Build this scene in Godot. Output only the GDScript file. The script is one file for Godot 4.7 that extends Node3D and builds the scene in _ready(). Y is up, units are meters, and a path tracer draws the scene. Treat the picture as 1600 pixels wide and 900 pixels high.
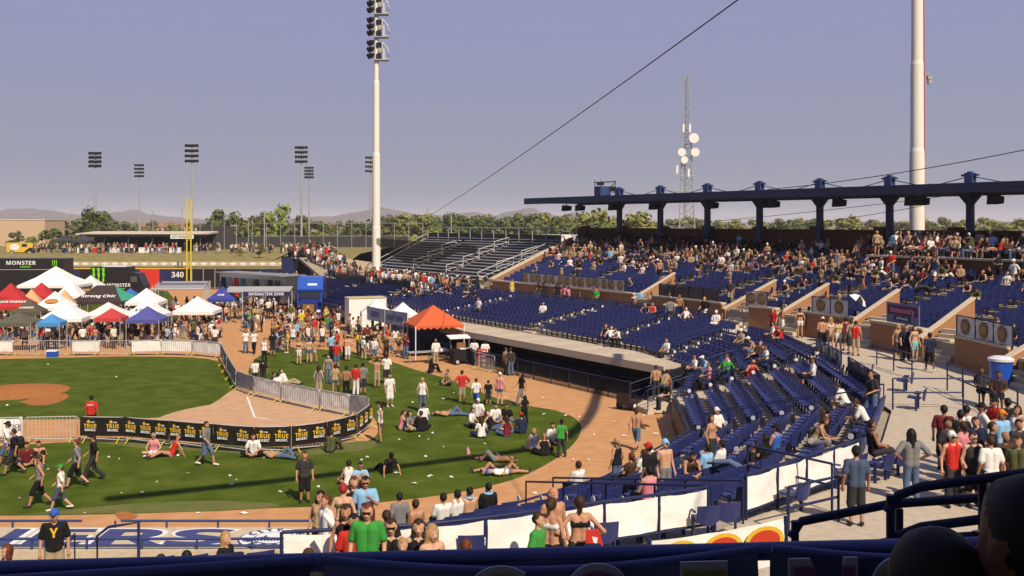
extends Node3D

# ---------------------------------------------------------------- small tools
const FOCAL := 1570.0      # lens, in units of a 1600 wide picture
const EYE := 9.5           # height of the eye above the playing field
const WALK := 2.9          # height of the cross aisle
var rng := RandomNumberGenerator.new()
var mats := {}
var used_names := {}

func V(x: float, d: float, h: float) -> Vector3:
	return Vector3(x, h, -d)

# a point on the level h that is seen in the direction (px, py)
func G(px: float, py: float, h := 0.0) -> Vector3:
	var d := FOCAL * (EYE - h) / (py - 348.0)
	return Vector3((px - 800.0) / FOCAL * d, h, -d)

# a point at the distance d
func D(px: float, py: float, d: float) -> Vector3:
	return Vector3((px - 800.0) / FOCAL * d, EYE - (py - 348.0) / FOCAL * d, -d)

# far stand: s runs along the dugout (away), w across it (outwards)
func P(s: float, w: float, h: float) -> Vector3:
	return Vector3(-3.6 - 0.545 * s + 0.838 * w, h, -(70.0 + 0.838 * s + 0.545 * w))

func rnd(a: float, b: float) -> float:
	return rng.randf_range(a, b)

func noise_tex(freq: float, lo: Color, hi: Color, size := 512, octaves := 4, sd := 1, mid = null) -> NoiseTexture2D:
	var n := FastNoiseLite.new()
	n.noise_type = FastNoiseLite.TYPE_SIMPLEX_SMOOTH
	n.frequency = freq
	n.fractal_octaves = octaves
	n.seed = sd
	var t := NoiseTexture2D.new()
	t.width = size
	t.height = size
	t.seamless = true
	t.noise = n
	var g := Gradient.new()
	g.set_color(0, lo)
	g.set_color(1, hi)
	if mid != null:
		g.add_point(0.5, mid)
	t.color_ramp = g
	return t

func mat(key: String, c := Color.WHITE, rough := 0.8, metal := 0.0) -> StandardMaterial3D:
	if mats.has(key):
		return mats[key]
	var m := StandardMaterial3D.new()
	m.resource_name = key
	m.albedo_color = c
	m.roughness = rough
	m.metallic = metal
	m.metallic_specular = 0.5 if rough < 0.4 or metal > 0.3 else (0.12 if rough >= 0.9 else 0.3)
	mats[key] = m
	return m

func textured(key: String, tex: Texture2D, scale: float, rough := 0.9, bump: Texture2D = null, bump_cm := 0.0) -> StandardMaterial3D:
	var m := mat(key, Color.WHITE, rough)
	m.albedo_texture = tex
	m.uv1_triplanar = true
	m.uv1_world_triplanar = true
	m.uv1_scale = Vector3.ONE * scale
	if bump:
		m.heightmap_enabled = true
		m.heightmap_texture = bump
		m.heightmap_scale = bump_cm
	return m

class MB:
	var v := PackedVector3Array()
	var n := PackedVector3Array()
	var uv := PackedVector2Array()
	var ix := PackedInt32Array()
	func quad(a: Vector3, b: Vector3, c: Vector3, d: Vector3) -> void:   # counter-clockwise seen from its front
		var nn := (b - a).cross(c - a)
		if nn.length_squared() < 1e-14:
			nn = (c - a).cross(d - a)
		nn = nn.normalized()
		var i := v.size()
		v.append_array([a, b, c, d])
		n.append_array([nn, nn, nn, nn])
		uv.append_array([Vector2(0, 1), Vector2(1, 1), Vector2(1, 0), Vector2(0, 0)])
		ix.append_array([i, i + 2, i + 1, i, i + 3, i + 2])
	func tri(a: Vector3, b: Vector3, c: Vector3) -> void:
		var nn := (b - a).cross(c - a).normalized()
		var i := v.size()
		v.append_array([a, b, c])
		n.append_array([nn, nn, nn])
		uv.append_array([Vector2(0, 1), Vector2(1, 1), Vector2(0.5, 0)])
		ix.append_array([i, i + 2, i + 1])
	func box(c: Vector3, s: Vector3, b := Basis()) -> void:
		var x := b.x * s.x * 0.5
		var y := b.y * s.y * 0.5
		var z := b.z * s.z * 0.5
		quad(c - x - y + z, c + x - y + z, c + x + y + z, c - x + y + z)
		quad(c + x - y - z, c - x - y - z, c - x + y - z, c + x + y - z)
		quad(c + x - y + z, c + x - y - z, c + x + y - z, c + x + y + z)
		quad(c - x - y - z, c - x - y + z, c - x + y + z, c - x + y - z)
		quad(c - x + y + z, c + x + y + z, c + x + y - z, c - x + y - z)
		quad(c - x - y - z, c + x - y - z, c + x - y + z, c - x - y + z)
	# a bar of cross-section (width, height) from a to b
	func bar(a: Vector3, b: Vector3, w: float, h: float) -> void:
		var z := (b - a).normalized()
		var x := z.cross(Vector3.UP)
		if x.length() < 0.01:
			x = Vector3.RIGHT
		x = x.normalized()
		var y := x.cross(z).normalized()
		box((a + b) * 0.5, Vector3(w, h, a.distance_to(b)), Basis(x, y, -z))
	func tube(p: Array, r: float, sides := 6, r2 := -1.0) -> void:
		var rings := []
		for k in p.size():
			var t: Vector3 = (p[mini(k + 1, p.size() - 1)] - p[maxi(k - 1, 0)]).normalized()
			var x := t.cross(Vector3.UP)
			if x.length() < 0.05:
				x = t.cross(Vector3.RIGHT)
			x = x.normalized()
			var y := t.cross(x).normalized()
			var rr := r if r2 < 0.0 else lerpf(r, r2, float(k) / maxf(1.0, p.size() - 1))
			var base := v.size()
			for j in sides:
				var a := TAU * j / sides
				var o := x * cos(a) + y * sin(a)
				v.append(p[k] + o * rr)
				n.append(o)
				uv.append(Vector2(float(j) / sides, k))
			rings.append(base)
		for k in p.size() - 1:
			for j in sides:
				var a: int = rings[k] + j
				var b: int = rings[k] + (j + 1) % sides
				var c: int = rings[k + 1] + j
				var d: int = rings[k + 1] + (j + 1) % sides
				ix.append_array([a, d, b, a, c, d])
		cap(rings[0], sides, p[0] - p[1])
		cap(rings[-1], sides, p[-1] - p[-2])
	func cap(first: int, sides: int, dir: Vector3) -> void:
		var nn := dir.normalized()
		var i := v.size()
		for j in sides:
			v.append(v[first + j])
			n.append(nn)
			uv.append(Vector2.ZERO)
		for j in range(1, sides - 1):
			face(i, i + j, i + j + 1, nn)
	func face(a: int, b: int, c: int, nn: Vector3) -> void:    # winds a triangle to suit its normal
		if (v[b] - v[a]).cross(v[c] - v[a]).dot(nn) > 0.0:
			ix.append_array([a, c, b])
		else:
			ix.append_array([a, b, c])
	# closed outline in the plane of (o, x, y), pushed along -z/+z by half of the depth
	func plate(outline: PackedVector2Array, o: Vector3, x: Vector3, y: Vector3, depth: float) -> void:
		var z := x.cross(y).normalized()
		var tris := Geometry2D.triangulate_polygon(outline)
		for side in [1.0, -1.0]:
			var i := v.size()
			for q in outline:
				v.append(o + x * q.x + y * q.y + z * depth * 0.5 * side)
				n.append(z * side)
				uv.append(q)
			for k in range(0, tris.size(), 3):
				face(i + tris[k], i + tris[k + 1], i + tris[k + 2], z * side)
		var area := 0.0
		for k in outline.size():
			area += outline[k].cross(outline[(k + 1) % outline.size()])
		for k in outline.size():
			var a := o + x * outline[k].x + y * outline[k].y
			var q2 := outline[(k + 1) % outline.size()]
			var b := o + x * q2.x + y * q2.y
			if area > 0.0:
				quad(a - z * depth * 0.5, b - z * depth * 0.5, b + z * depth * 0.5, a + z * depth * 0.5)
			else:
				quad(b - z * depth * 0.5, a - z * depth * 0.5, a + z * depth * 0.5, b + z * depth * 0.5)
	# profile of (radius, height) pairs turned round an upright axis
	func lathe(o: Vector3, prof: Array, sides := 12) -> void:
		for k in prof.size() - 1:
			var i := v.size()
			var slope := Vector2(prof[k + 1].x - prof[k].x, prof[k + 1].y - prof[k].y)
			var out := Vector2(slope.y, -slope.x).normalized()
			for j in sides + 1:
				var a := TAU * j / sides
				var e := Vector3(cos(a), 0, sin(a))
				v.append_array([o + e * prof[k].x + Vector3.UP * prof[k].y, o + e * prof[k + 1].x + Vector3.UP * prof[k + 1].y])
				var nn := e * out.x + Vector3.UP * out.y
				n.append_array([nn, nn])
				uv.append_array([Vector2(float(j) / sides, 0), Vector2(float(j) / sides, 1)])
			for j in sides:
				var b := i + j * 2
				ix.append_array([b, b + 3, b + 1, b, b + 2, b + 3])
	func mesh() -> ArrayMesh:
		var m := ArrayMesh.new()
		var a := []
		a.resize(Mesh.ARRAY_MAX)
		a[Mesh.ARRAY_VERTEX] = v
		a[Mesh.ARRAY_NORMAL] = n
		a[Mesh.ARRAY_TEX_UV] = uv
		a[Mesh.ARRAY_INDEX] = ix
		m.add_surface_from_arrays(Mesh.PRIMITIVE_TRIANGLES, a)
		return m

func numbered(called: String) -> String:
	var k: int = used_names.get(called, 0)
	used_names[called] = k + 1
	return called if k == 0 else "%s_%03d" % [called, k]

func tag(o: Node3D, label: String, category: String, group := "", kind := "") -> Node3D:
	if label:
		o.set_meta("label", label)
	if category:
		o.set_meta("category", category)
	if group:
		o.set_meta("group", group)
	if kind:
		o.set_meta("kind", kind)
	return o

func thing(called: String, at: Vector3, label: String, category: String, group := "", turn := 0.0) -> Node3D:
	var o := Node3D.new()
	o.name = numbered(called)
	add_child(o)
	o.position = at
	o.rotation.y = turn
	tag(o, label, category, group)
	return o

# commits a builder as one named mesh; a part when it has a parent
func put(mb, called: String, m: Material, parent: Node3D = null, at := Vector3.ZERO) -> MeshInstance3D:
	var o := MeshInstance3D.new()
	o.mesh = mb.mesh() if mb is MB else mb
	o.material_override = m
	if parent == null:
		o.name = numbered(called)
		add_child(o)
	else:
		o.name = called
		parent.add_child(o, true)
	o.position = at
	return o

func setting(mb, called: String, m: Material) -> MeshInstance3D:
	return tag(put(mb, called, m), "", "", "", "structure")

func text_mesh(s: String, height: float, depth := 0.01, serif := false) -> TextMesh:
	var t := TextMesh.new()
	var f := SystemFont.new()
	f.font_names = PackedStringArray(["Droid Serif" if serif else "Droid Sans"])
	f.font_weight = 700
	t.font = f
	t.text = s
	t.font_size = 48
	t.pixel_size = height / 35.0
	t.depth = depth
	t.curve_step = 4.0
	return t

# lettering as a part, facing the direction z of the basis
func letters(s: String, height: float, m: Material, parent: Node3D, at: Vector3, b := Basis(), stretch := 1.0) -> MeshInstance3D:
	var o := MeshInstance3D.new()
	o.mesh = text_mesh(s, height)
	o.material_override = m
	o.name = "lettering"
	parent.add_child(o, true)
	o.transform = Transform3D(Basis(b.x * stretch, b.y, b.z), at)
	return o

# turns +z to the direction dir (level)
func facing(dir: Vector3) -> float:
	return atan2(dir.x, dir.z)

func spline(p: Array, steps: int) -> Array:
	var out := []
	for i in p.size() - 1:
		var a = p[maxi(i - 1, 0)]
		var b = p[i]
		var c = p[i + 1]
		var d = p[mini(i + 2, p.size() - 1)]
		for k in steps:
			var t := float(k) / steps
			out.append(b.cubic_interpolate(c, a, d, t) if p.size() > 2 else b.lerp(c, t))
	out.append(p[-1])
	return out

func flat(outline: PackedVector2Array, h: float) -> MB:    # outline of (x, distance)
	var m := MB.new()
	var t := Geometry2D.triangulate_polygon(outline)
	for q in outline:
		m.v.append(V(q.x, q.y, h))
		m.n.append(Vector3.UP)
		m.uv.append(q)
	for k in range(0, t.size(), 3):
		var a := m.v[t[k]]
		var b := m.v[t[k + 1]]
		var c := m.v[t[k + 2]]
		if (b - a).cross(c - a).y > 0.0:
			m.ix.append_array([t[k], t[k + 2], t[k + 1]])
		else:
			m.ix.append_array([t[k], t[k + 1], t[k + 2]])
	return m

func xd(p: Vector3) -> Vector2:
	return Vector2(p.x, -p.z)

# a wall of some thickness along a path of points, from its height up to top
func wall_along(p: Array, up: float, thick: float) -> MB:
	var m := MB.new()
	for k in p.size() - 1:
		var a: Vector3 = p[k]
		var b: Vector3 = p[k + 1]
		var x := (b - a).normalized()
		var z := x.cross(Vector3.UP).normalized() * thick * 0.5
		var u := Vector3.UP * up
		m.quad(a + z, b + z, b + z + u, a + z + u)
		m.quad(b - z, a - z, a - z + u, b - z + u)
		m.quad(a + z + u, b + z + u, b - z + u, a - z + u)
		if k == 0:
			m.quad(a - z, a + z, a + z + u, a - z + u)
		if k == p.size() - 2:
			m.quad(b + z, b - z, b - z + u, b + z + u)
	return m

# ---------------------------------------------------------------- light, air, camera
func make_view() -> void:
	var cam := Camera3D.new()
	cam.name = "camera"
	cam.projection = Camera3D.PROJECTION_FRUSTUM      # a level camera whose picture lies below the middle of the lens
	cam.near = 0.1
	cam.far = 9000.0
	cam.size = 0.1 * 900.0 / FOCAL
	cam.frustum_offset = Vector2(0, -0.1 * 102.0 / FOCAL)
	add_child(cam)
	cam.position = Vector3(0, EYE, 0)
	cam.current = true
	var sun := DirectionalLight3D.new()
	sun.name = "sun"
	add_child(sun)
	sun.look_at_from_position(Vector3.ZERO, -TO_SUN, Vector3.UP)
	sun.light_energy = 1.6
	sun.light_color = Color(1.0, 0.93, 0.82)
	sun.light_angular_distance = 0.5
	sun.shadow_enabled = true
	var e := Environment.new()
	e.background_mode = Environment.BG_SKY
	var sm := ProceduralSkyMaterial.new()
	sm.sky_top_color = Color8(117, 125, 168)
	sm.sky_horizon_color = Color8(129, 130, 140)
	sm.sky_curve = 0.15
	sm.ground_bottom_color = Color8(105, 92, 74)
	sm.ground_horizon_color = Color8(130, 126, 124)
	sm.sun_angle_max = 2.0
	var sky := Sky.new()
	sky.sky_material = sm
	e.sky = sky
	e.tonemap_mode = Environment.TONE_MAPPER_LINEAR
	e.tonemap_exposure = 1.45
	e.fog_enabled = true
	e.fog_density = 0.00015
	e.fog_light_color = Color8(200, 199, 204)
	e.sdfgi_enabled = true
	e.ssao_enabled = true
	e.ssil_enabled = true
	var we := WorldEnvironment.new()
	we.name = "air"
	we.environment = e
	add_child(we)

const TO_SUN := Vector3(0.50, 1.0, 0.94)

func lin(r: float, g: float, b: float) -> Color:     # a real-world base colour
	return Color(r * 0.78, g * 0.78, b * 0.78).linear_to_srgb()

func make_materials() -> void:
	var fine := noise_tex(0.09, Color.BLACK, Color.WHITE, 256, 4, 5)
	textured("grass", noise_tex(0.012, lin(0.080, 0.118, 0.015), lin(0.175, 0.205, 0.038), 1024, 6, 11, lin(0.118, 0.160, 0.023)), 0.045, 0.95, fine, 3.0)
	var gm: StandardMaterial3D = mats["grass"]
	gm.detail_enabled = true
	gm.detail_blend_mode = BaseMaterial3D.BLEND_MODE_MUL
	gm.detail_albedo = noise_tex(0.1, Color(0.62, 0.66, 0.55), Color(1, 1, 1), 512, 5, 12)
	gm.detail_uv_layer = BaseMaterial3D.DETAIL_UV_2
	gm.uv2_triplanar = true
	gm.uv2_world_triplanar = true
	gm.uv2_scale = Vector3.ONE * 0.6
	textured("worn_grass", noise_tex(0.02, lin(0.10, 0.125, 0.035), lin(0.17, 0.16, 0.06), 512, 5, 15), 0.07, 0.95)
	textured("dirt", noise_tex(0.016, lin(0.45, 0.235, 0.105), lin(0.56, 0.31, 0.155), 1024, 6, 21, lin(0.5, 0.27, 0.125)), 0.06, 0.95, fine, 2.0)
	textured("mound_clay", noise_tex(0.02, lin(0.30, 0.115, 0.035), lin(0.42, 0.18, 0.065), 512, 5, 22), 0.3, 0.95)
	textured("pale_dirt", noise_tex(0.02, lin(0.46, 0.29, 0.17), lin(0.56, 0.36, 0.22), 512, 5, 23), 0.1, 0.95)
	textured("desert", noise_tex(0.01, lin(0.16, 0.13, 0.075), lin(0.27, 0.21, 0.13), 512, 5, 31), 0.01, 1.0)
	textured("concrete", noise_tex(0.02, lin(0.40, 0.34, 0.265), lin(0.52, 0.45, 0.36), 1024, 6, 41), 0.15, 0.9)
	textured("step_concrete", noise_tex(0.03, lin(0.26, 0.22, 0.17), lin(0.42, 0.36, 0.28), 512, 6, 42), 0.25, 0.9)
	textured("cap_concrete", noise_tex(0.03, lin(0.46, 0.38, 0.28), lin(0.58, 0.50, 0.38), 512, 5, 43), 0.3, 0.9)
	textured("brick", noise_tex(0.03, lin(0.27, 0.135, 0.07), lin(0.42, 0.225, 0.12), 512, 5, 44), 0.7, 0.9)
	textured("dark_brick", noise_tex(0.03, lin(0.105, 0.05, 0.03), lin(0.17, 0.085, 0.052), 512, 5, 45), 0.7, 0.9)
	textured("wall_pad", noise_tex(0.03, lin(0.030, 0.018, 0.016), lin(0.055, 0.034, 0.030), 256, 4, 46), 0.4, 0.5)
	textured("tan_wall", noise_tex(0.02, lin(0.46, 0.37, 0.25), lin(0.54, 0.45, 0.32), 256, 4, 47), 0.1, 0.9)
	textured("banner_white", noise_tex(0.015, lin(0.72, 0.71, 0.70), lin(0.82, 0.81, 0.80), 256, 3, 48), 0.5, 0.6)
	mat("dull_metal", lin(0.13, 0.13, 0.135), 0.7)
	mat("charcoal_metal", lin(0.045, 0.045, 0.048), 0.7)
	textured("bank_grass", noise_tex(0.02, lin(0.18, 0.16, 0.06), lin(0.30, 0.25, 0.12), 512, 5, 51), 0.05, 0.95)
	mat("seat_blue", lin(0.020, 0.028, 0.130), 0.38)
	mat("seat_blue_worn", lin(0.030, 0.038, 0.145), 0.5)
	mat("seat_iron", lin(0.012, 0.015, 0.045), 0.5)
	mat("rail_blue", lin(0.018, 0.025, 0.080), 0.4)
	mat("steel_blue", lin(0.035, 0.055, 0.16), 0.45)
	mat("roof_blue", lin(0.022, 0.030, 0.075), 0.5)
	mat("emblem_white", lin(0.62, 0.64, 0.68), 0.5)
	mat("galvanised", lin(0.36, 0.36, 0.36), 0.55, 0.15)
	mat("aluminium", lin(0.50, 0.50, 0.51), 0.5, 0.15)
	mat("white_paint", lin(0.76, 0.75, 0.72), 0.45)
	mat("mast_white", lin(0.72, 0.69, 0.62), 0.5)
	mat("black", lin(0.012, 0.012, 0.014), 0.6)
	mat("black_vinyl", lin(0.014, 0.012, 0.012), 0.35)
	mat("dark_net", lin(0.018, 0.017, 0.014), 0.9)
	mat("yellow", lin(0.62, 0.48, 0.03), 0.5)
	mat("gold", lin(0.66, 0.42, 0.04), 0.6)
	mat("red", lin(0.52, 0.035, 0.025), 0.6)
	mat("orange_canvas", lin(0.56, 0.105, 0.035), 0.75)
	mat("navy", lin(0.018, 0.024, 0.085), 0.6)
	mat("letter_blue", lin(0.055, 0.065, 0.19), 0.8)
	mat("paper", lin(0.72, 0.72, 0.72), 0.8)
	mat("wood", lin(0.22, 0.12, 0.05), 0.7)
	mat("glass_dark", lin(0.02, 0.025, 0.03), 0.1)
	mat("rubber", lin(0.012, 0.012, 0.012), 0.8)

# ---------------------------------------------------------------- ground
func px_outline(a: Array) -> PackedVector2Array:
	var o := PackedVector2Array()
	for q in a:
		o.append(xd(G(q[0], q[1])))
	return o

func smooth_outline(a: Array, steps := 4) -> PackedVector2Array:
	var p := []
	for q in a:
		p.append(xd(G(q[0], q[1])))
	var s := spline(p, steps)
	return PackedVector2Array(s)

func make_ground() -> void:
	setting(flat(PackedVector2Array([Vector2(-6500, -100), Vector2(6500, -100), Vector2(6500, 8000), Vector2(-6500, 8000)]), -0.03), "ground", mats["desert"])
	setting(flat(PackedVector2Array([Vector2(-70, 16), Vector2(20, 16), Vector2(20, 60), Vector2(-6, 100), Vector2(-60, 172), Vector2(-110, 150), Vector2(-110, 16)]), 0.0), "warning_track", mats["dirt"])
	var g1 := [[-200, 808], [0, 806], [200, 803], [400, 795], [560, 788], [700, 772], [800, 750], [860, 722], [895, 695], [908, 672], [900, 655], [870, 642], [820, 633], [770, 620], [740, 608], [700, 592], [650, 578], [600, 562], [540, 550], [470, 544], [425, 549], [398, 562], [390, 588], [440, 607], [560, 642], [590, 662], [584, 684], [540, 697], [460, 702], [380, 697], [250, 690], [130, 690], [0, 697], [-200, 705]]
	setting(flat(smooth_outline(g1), 0.006), "foul_lawn", mats["grass"])
	var g2 := [[-300, 564], [0, 561], [210, 557], [325, 561], [352, 578], [371, 610], [335, 630], [262, 651], [130, 655], [0, 656], [-300, 662]]
	setting(flat(smooth_outline(g2), 0.006), "infield_lawn", mats["grass"])
	# bleached rim of the lawn
	var worn := [[30, 805], [130, 794], [230, 786], [330, 783], [420, 786], [430, 793], [330, 799], [200, 802]]
	setting(flat(smooth_outline(worn), 0.010), "worn_lawn_edge", mats["worn_grass"])
	var worn2 := [[150, 692], [240, 687], [360, 694], [460, 699], [560, 690], [600, 690], [560, 705], [450, 712], [330, 706], [220, 700]]
	setting(flat(smooth_outline(worn2), 0.010), "worn_lawn_edge", mats["worn_grass"])
	# clay round home plate
	var home := PackedVector2Array()
	for k in 40:
		home.append(Vector2(-12.0 + cos(TAU * k / 40) * 5.2, 48.5 + sin(TAU * k / 40) * 5.6))
	setting(flat(home, 0.012), "home_plate_clay", mats["pale_dirt"])
	var spill := [[270, 651], [330, 632], [372, 607], [420, 622], [540, 645], [560, 662], [500, 676], [400, 682], [300, 672]]
	setting(flat(smooth_outline(spill), 0.017), "batting_clay", mats["pale_dirt"])
	var line := MB.new()
	for seg in [[[386, 620], [398, 652]], [[398, 652], [418, 654]]]:
		var a := G(seg[0][0], seg[0][1], 0.022)
		var b := G(seg[1][0], seg[1][1], 0.022)
		line.bar(a, b, 0.10, 0.004)
	tag(put(line, "chalk_line", mats["paper"]), "", "", "", "structure")
	var mound := MB.new()
	mound.lathe(Vector3.ZERO, [Vector2(2.9, 0.0), Vector2(2.2, 0.1), Vector2(1.2, 0.2), Vector2(0.5, 0.25), Vector2(0.0, 0.26)], 32)
	var mo := setting(mound, "pitching_mound", mats["mound_clay"])
	mo.position = V(-28.0, 56.5, 0.004)
	setting(flat(smooth_outline([[30, 628], [70, 618], [100, 615], [106, 622], [80, 632], [50, 634]]), 0.014), "mound_apron", mats["mound_clay"])
	setting(flat(smooth_outline([[178, 803], [196, 800], [216, 806], [206, 811], [190, 814]]), 0.012), "damp_clay_patch", mats["mound_clay"])
	# lawn of the outfield and the grass bank behind its wall
	setting(flat(PackedVector2Array([Vector2(-100, 100), Vector2(-32, 100), Vector2(-48, 140), Vector2(-100, 140)]), 0.006), "outfield_lawn", mats["grass"])

# ---------------------------------------------------------------- stands
var low_in: Array
var low_out: Array
var up_in: Array
var up_out: Array
const STEPS := 8
const LOW_ROWS := 7
const UP_ROWS := 16
var seat_list := []      # [Transform3D, row, section]

func low_point(t: float, f: float) -> Vector3:   # f: 0 at the front wall, 1 at the aisle
	var i := clampi(int(t * STEPS), 0, low_in.size() - 2)
	var u := t * STEPS - i
	var a: Vector3 = low_in[i].lerp(low_in[i + 1], u)
	var b: Vector3 = low_out[i].lerp(low_out[i + 1], u)
	return a.lerp(b, f)

func up_point(t: float, f: float) -> Vector3:
	var i := clampi(int(t * STEPS), 0, up_in.size() - 2)
	var u := t * STEPS - i
	return up_in[i].lerp(up_in[i + 1], u).lerp(up_out[i].lerp(up_out[i + 1], u), f)

func polyline(p: Array, steps: int) -> Array:
	var out := []
	for i in p.size() - 1:
		for k in steps:
			out.append(p[i].lerp(p[i + 1], float(k) / steps))
	out.append(p[-1])
	return out

func make_curves() -> void:
	low_in = polyline([P(24, 3.4, 1.9), P(8, 3.4, 1.9), P(-7, 3.4, 1.9), P(-15, 3.2, 1.85), V(9.3, 53.0, 1.5), V(7.7, 47.5, 1.0), V(7.0, 39.6, 0.95), V(5.0, 36.0, 0.95), V(3.0, 32.4, 0.95), V(0.0, 29.2, 1.0), V(-4.0, 24.6, 1.2), V(-12.5, 23.0, 1.5), V(-24.0, 22.8, 1.5)], STEPS)
	low_out = polyline([P(24, 10.4, WALK), P(8, 10.4, WALK), P(-6, 10.4, WALK), P(-14, 10.0, WALK), V(14.6, 54.5, WALK), V(14.6, 47.2, WALK), V(13.3, 35.2, WALK), V(11.3, 30.6, WALK), V(9.26, 26.2, WALK), V(4.05, 21.2, WALK), V(-1.3, 18.7, WALK), V(-9.5, 17.2, WALK), V(-24.0, 16.6, WALK)], STEPS)
	up_in = spline([P(16, 12.8, 3.9), P(0, 12.6, 3.9), P(-9, 12.0, 3.9), V(13.9, 64.0, 3.9), V(16.3, 60.0, 3.9), V(18.6, 54.7, 3.9), V(20.2, 47.8, 3.9), V(20.7, 40.6, 3.9), V(20.2, 32.0, 3.9)], STEPS)
	up_out = spline([P(23, 27, 7.3), P(3, 27, 7.3), P(-9, 27, 7.3), P(-16, 27, 7.3), P(-20, 27, 7.3), P(-25, 27, 7.3), V(35.5, 58.0, 7.3), V(36.5, 47.0, 7.3), V(36.0, 32.0, 7.3)], STEPS)

func low_floor(t: float, row: int) -> float:
	return lerpf(low_point(t, 0).y, WALK - 0.12, row / float(LOW_ROWS - 1))

func up_floor(row: int) -> float:
	return 3.9 + 0.2 * row

const LOW_AISLES := [0.02, 0.9, 1.75, 2.6, 3.5, 5.0, 6.0, 7.45, 8.88, 9.9, 11.0]
const UP_AISLES := [0.02, 0.75, 1.5, 2.3, 3.1, 4.1, 5.15, 6.05, 7.05]

func tier_strip(t0: float, t1: float, f0: float, f1: float, lower: bool, row: int, drop: float) -> MB:
	var m := MB.new()
	var n := int((t1 - t0) * STEPS)
	var pa := Vector3.ZERO
	var pb := Vector3.ZERO
	for k in n + 1:
		var t := lerpf(t0, t1, float(k) / n)
		var a := low_point(t, f0) if lower else up_point(t, f0)
		var b := low_point(t, f1) if lower else up_point(t, f1)
		var h := low_floor(t, row) if lower else up_floor(row)
		a.y = h
		b.y = h
		if k > 0:
			m.quad(pa, pb, b, a)
			m.quad(pa - Vector3.UP * drop, pa, a, a - Vector3.UP * drop)
		pa = a
		pb = b
	return m

func seat_mesh() -> ArrayMesh:
	var m := MB.new()
	# curved backrest, three facets, rounded below
	var tilt := Basis(Vector3.RIGHT, -0.16)
	for k in 3:
		var a0 := (k - 1.5) / 3.0
		var a1 := (k - 0.5) / 3.0
		var z0 := -0.19 - 0.05 * (1.0 - 4.0 * a0 * a0)
		var z1 := -0.19 - 0.05 * (1.0 - 4.0 * a1 * a1)
		var lo0 := 0.36 + 0.10 * pow(absf(a0) * 2.0, 2.0)
		var lo1 := 0.36 + 0.10 * pow(absf(a1) * 2.0, 2.0)
		var x0 := a0 * 0.50
		var x1 := a1 * 0.50
		var A := tilt * Vector3(x0, lo0, z0)
		var B := tilt * Vector3(x1, lo1, z1)
		var C := tilt * Vector3(x1, 0.82 - absf(a1) * 0.05, z1)
		var E := tilt * Vector3(x0, 0.82 - absf(a0) * 0.05, z0)
		var back := Vector3(0, 0, -0.025)
		m.quad(A, B, C, E)
		m.quad(B + back, A + back, E + back, C + back)
		m.quad(E, C, C + back, E + back)
		m.quad(A + back, B + back, B, A)
	# the pan, half folded
	m.box(Vector3(0, 0.43, 0.03), Vector3(0.46, 0.05, 0.42), Basis(Vector3.RIGHT, -0.12))
	for s in [-1.0, 1.0]:
		m.box(Vector3(0.25 * s, 0.26, -0.06), Vector3(0.03, 0.52, 0.08))
		m.box(Vector3(0.245 * s, 0.60, -0.08), Vector3(0.04, 0.04, 0.2))
	return m.mesh()

func add_seats(lower: bool, aisles: Array, rows: int, tmax: float) -> void:
	for row in rows:
		var f := (row + 0.50) / rows
		var t := 0.0
		var prev := low_point(0, f) if lower else up_point(0, f)
		var run := 0.0
		while t < tmax:
			t += 0.01
			var p := low_point(t, f) if lower else up_point(t, f)
			run += p.distance_to(prev)
			prev = p
			if run < 0.53:
				continue
			run = 0.0
			if not lower and t > 3.25 and row >= 11 or lower and t > 9.9 and row < 6:
				continue
			var free := true
			for a in aisles:
				var q := low_point(a, f) if lower else up_point(a, f)
				if q.distance_to(p) < (0.8 if lower else 0.75):
					free = false
			# openings of the stairs in the upper stand
			if not lower and row < 3:
				for a in UP_STAIRS:
					if up_point(a, f).distance_to(p) < 1.5:
						free = false
			if not free:
				continue
			p.y = low_floor(t, row) if lower else up_floor(row)
			var to := (low_point(t, 0) - low_point(t, 1)) if lower else (up_point(t, 0) - up_point(t, 1))
			seat_list.append([Transform3D(Basis(Vector3.UP, facing(to)), p), row, lower, t])

const UP_STAIRS := [1.5, 3.1, 4.1, 5.15, 6.05, 7.05]

func screen_of(p: Vector3) -> Vector2:
	return Vector2(800.0 + FOCAL * p.x / -p.z, 348.0 + FOCAL * (EYE - p.y) / -p.z)

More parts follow.
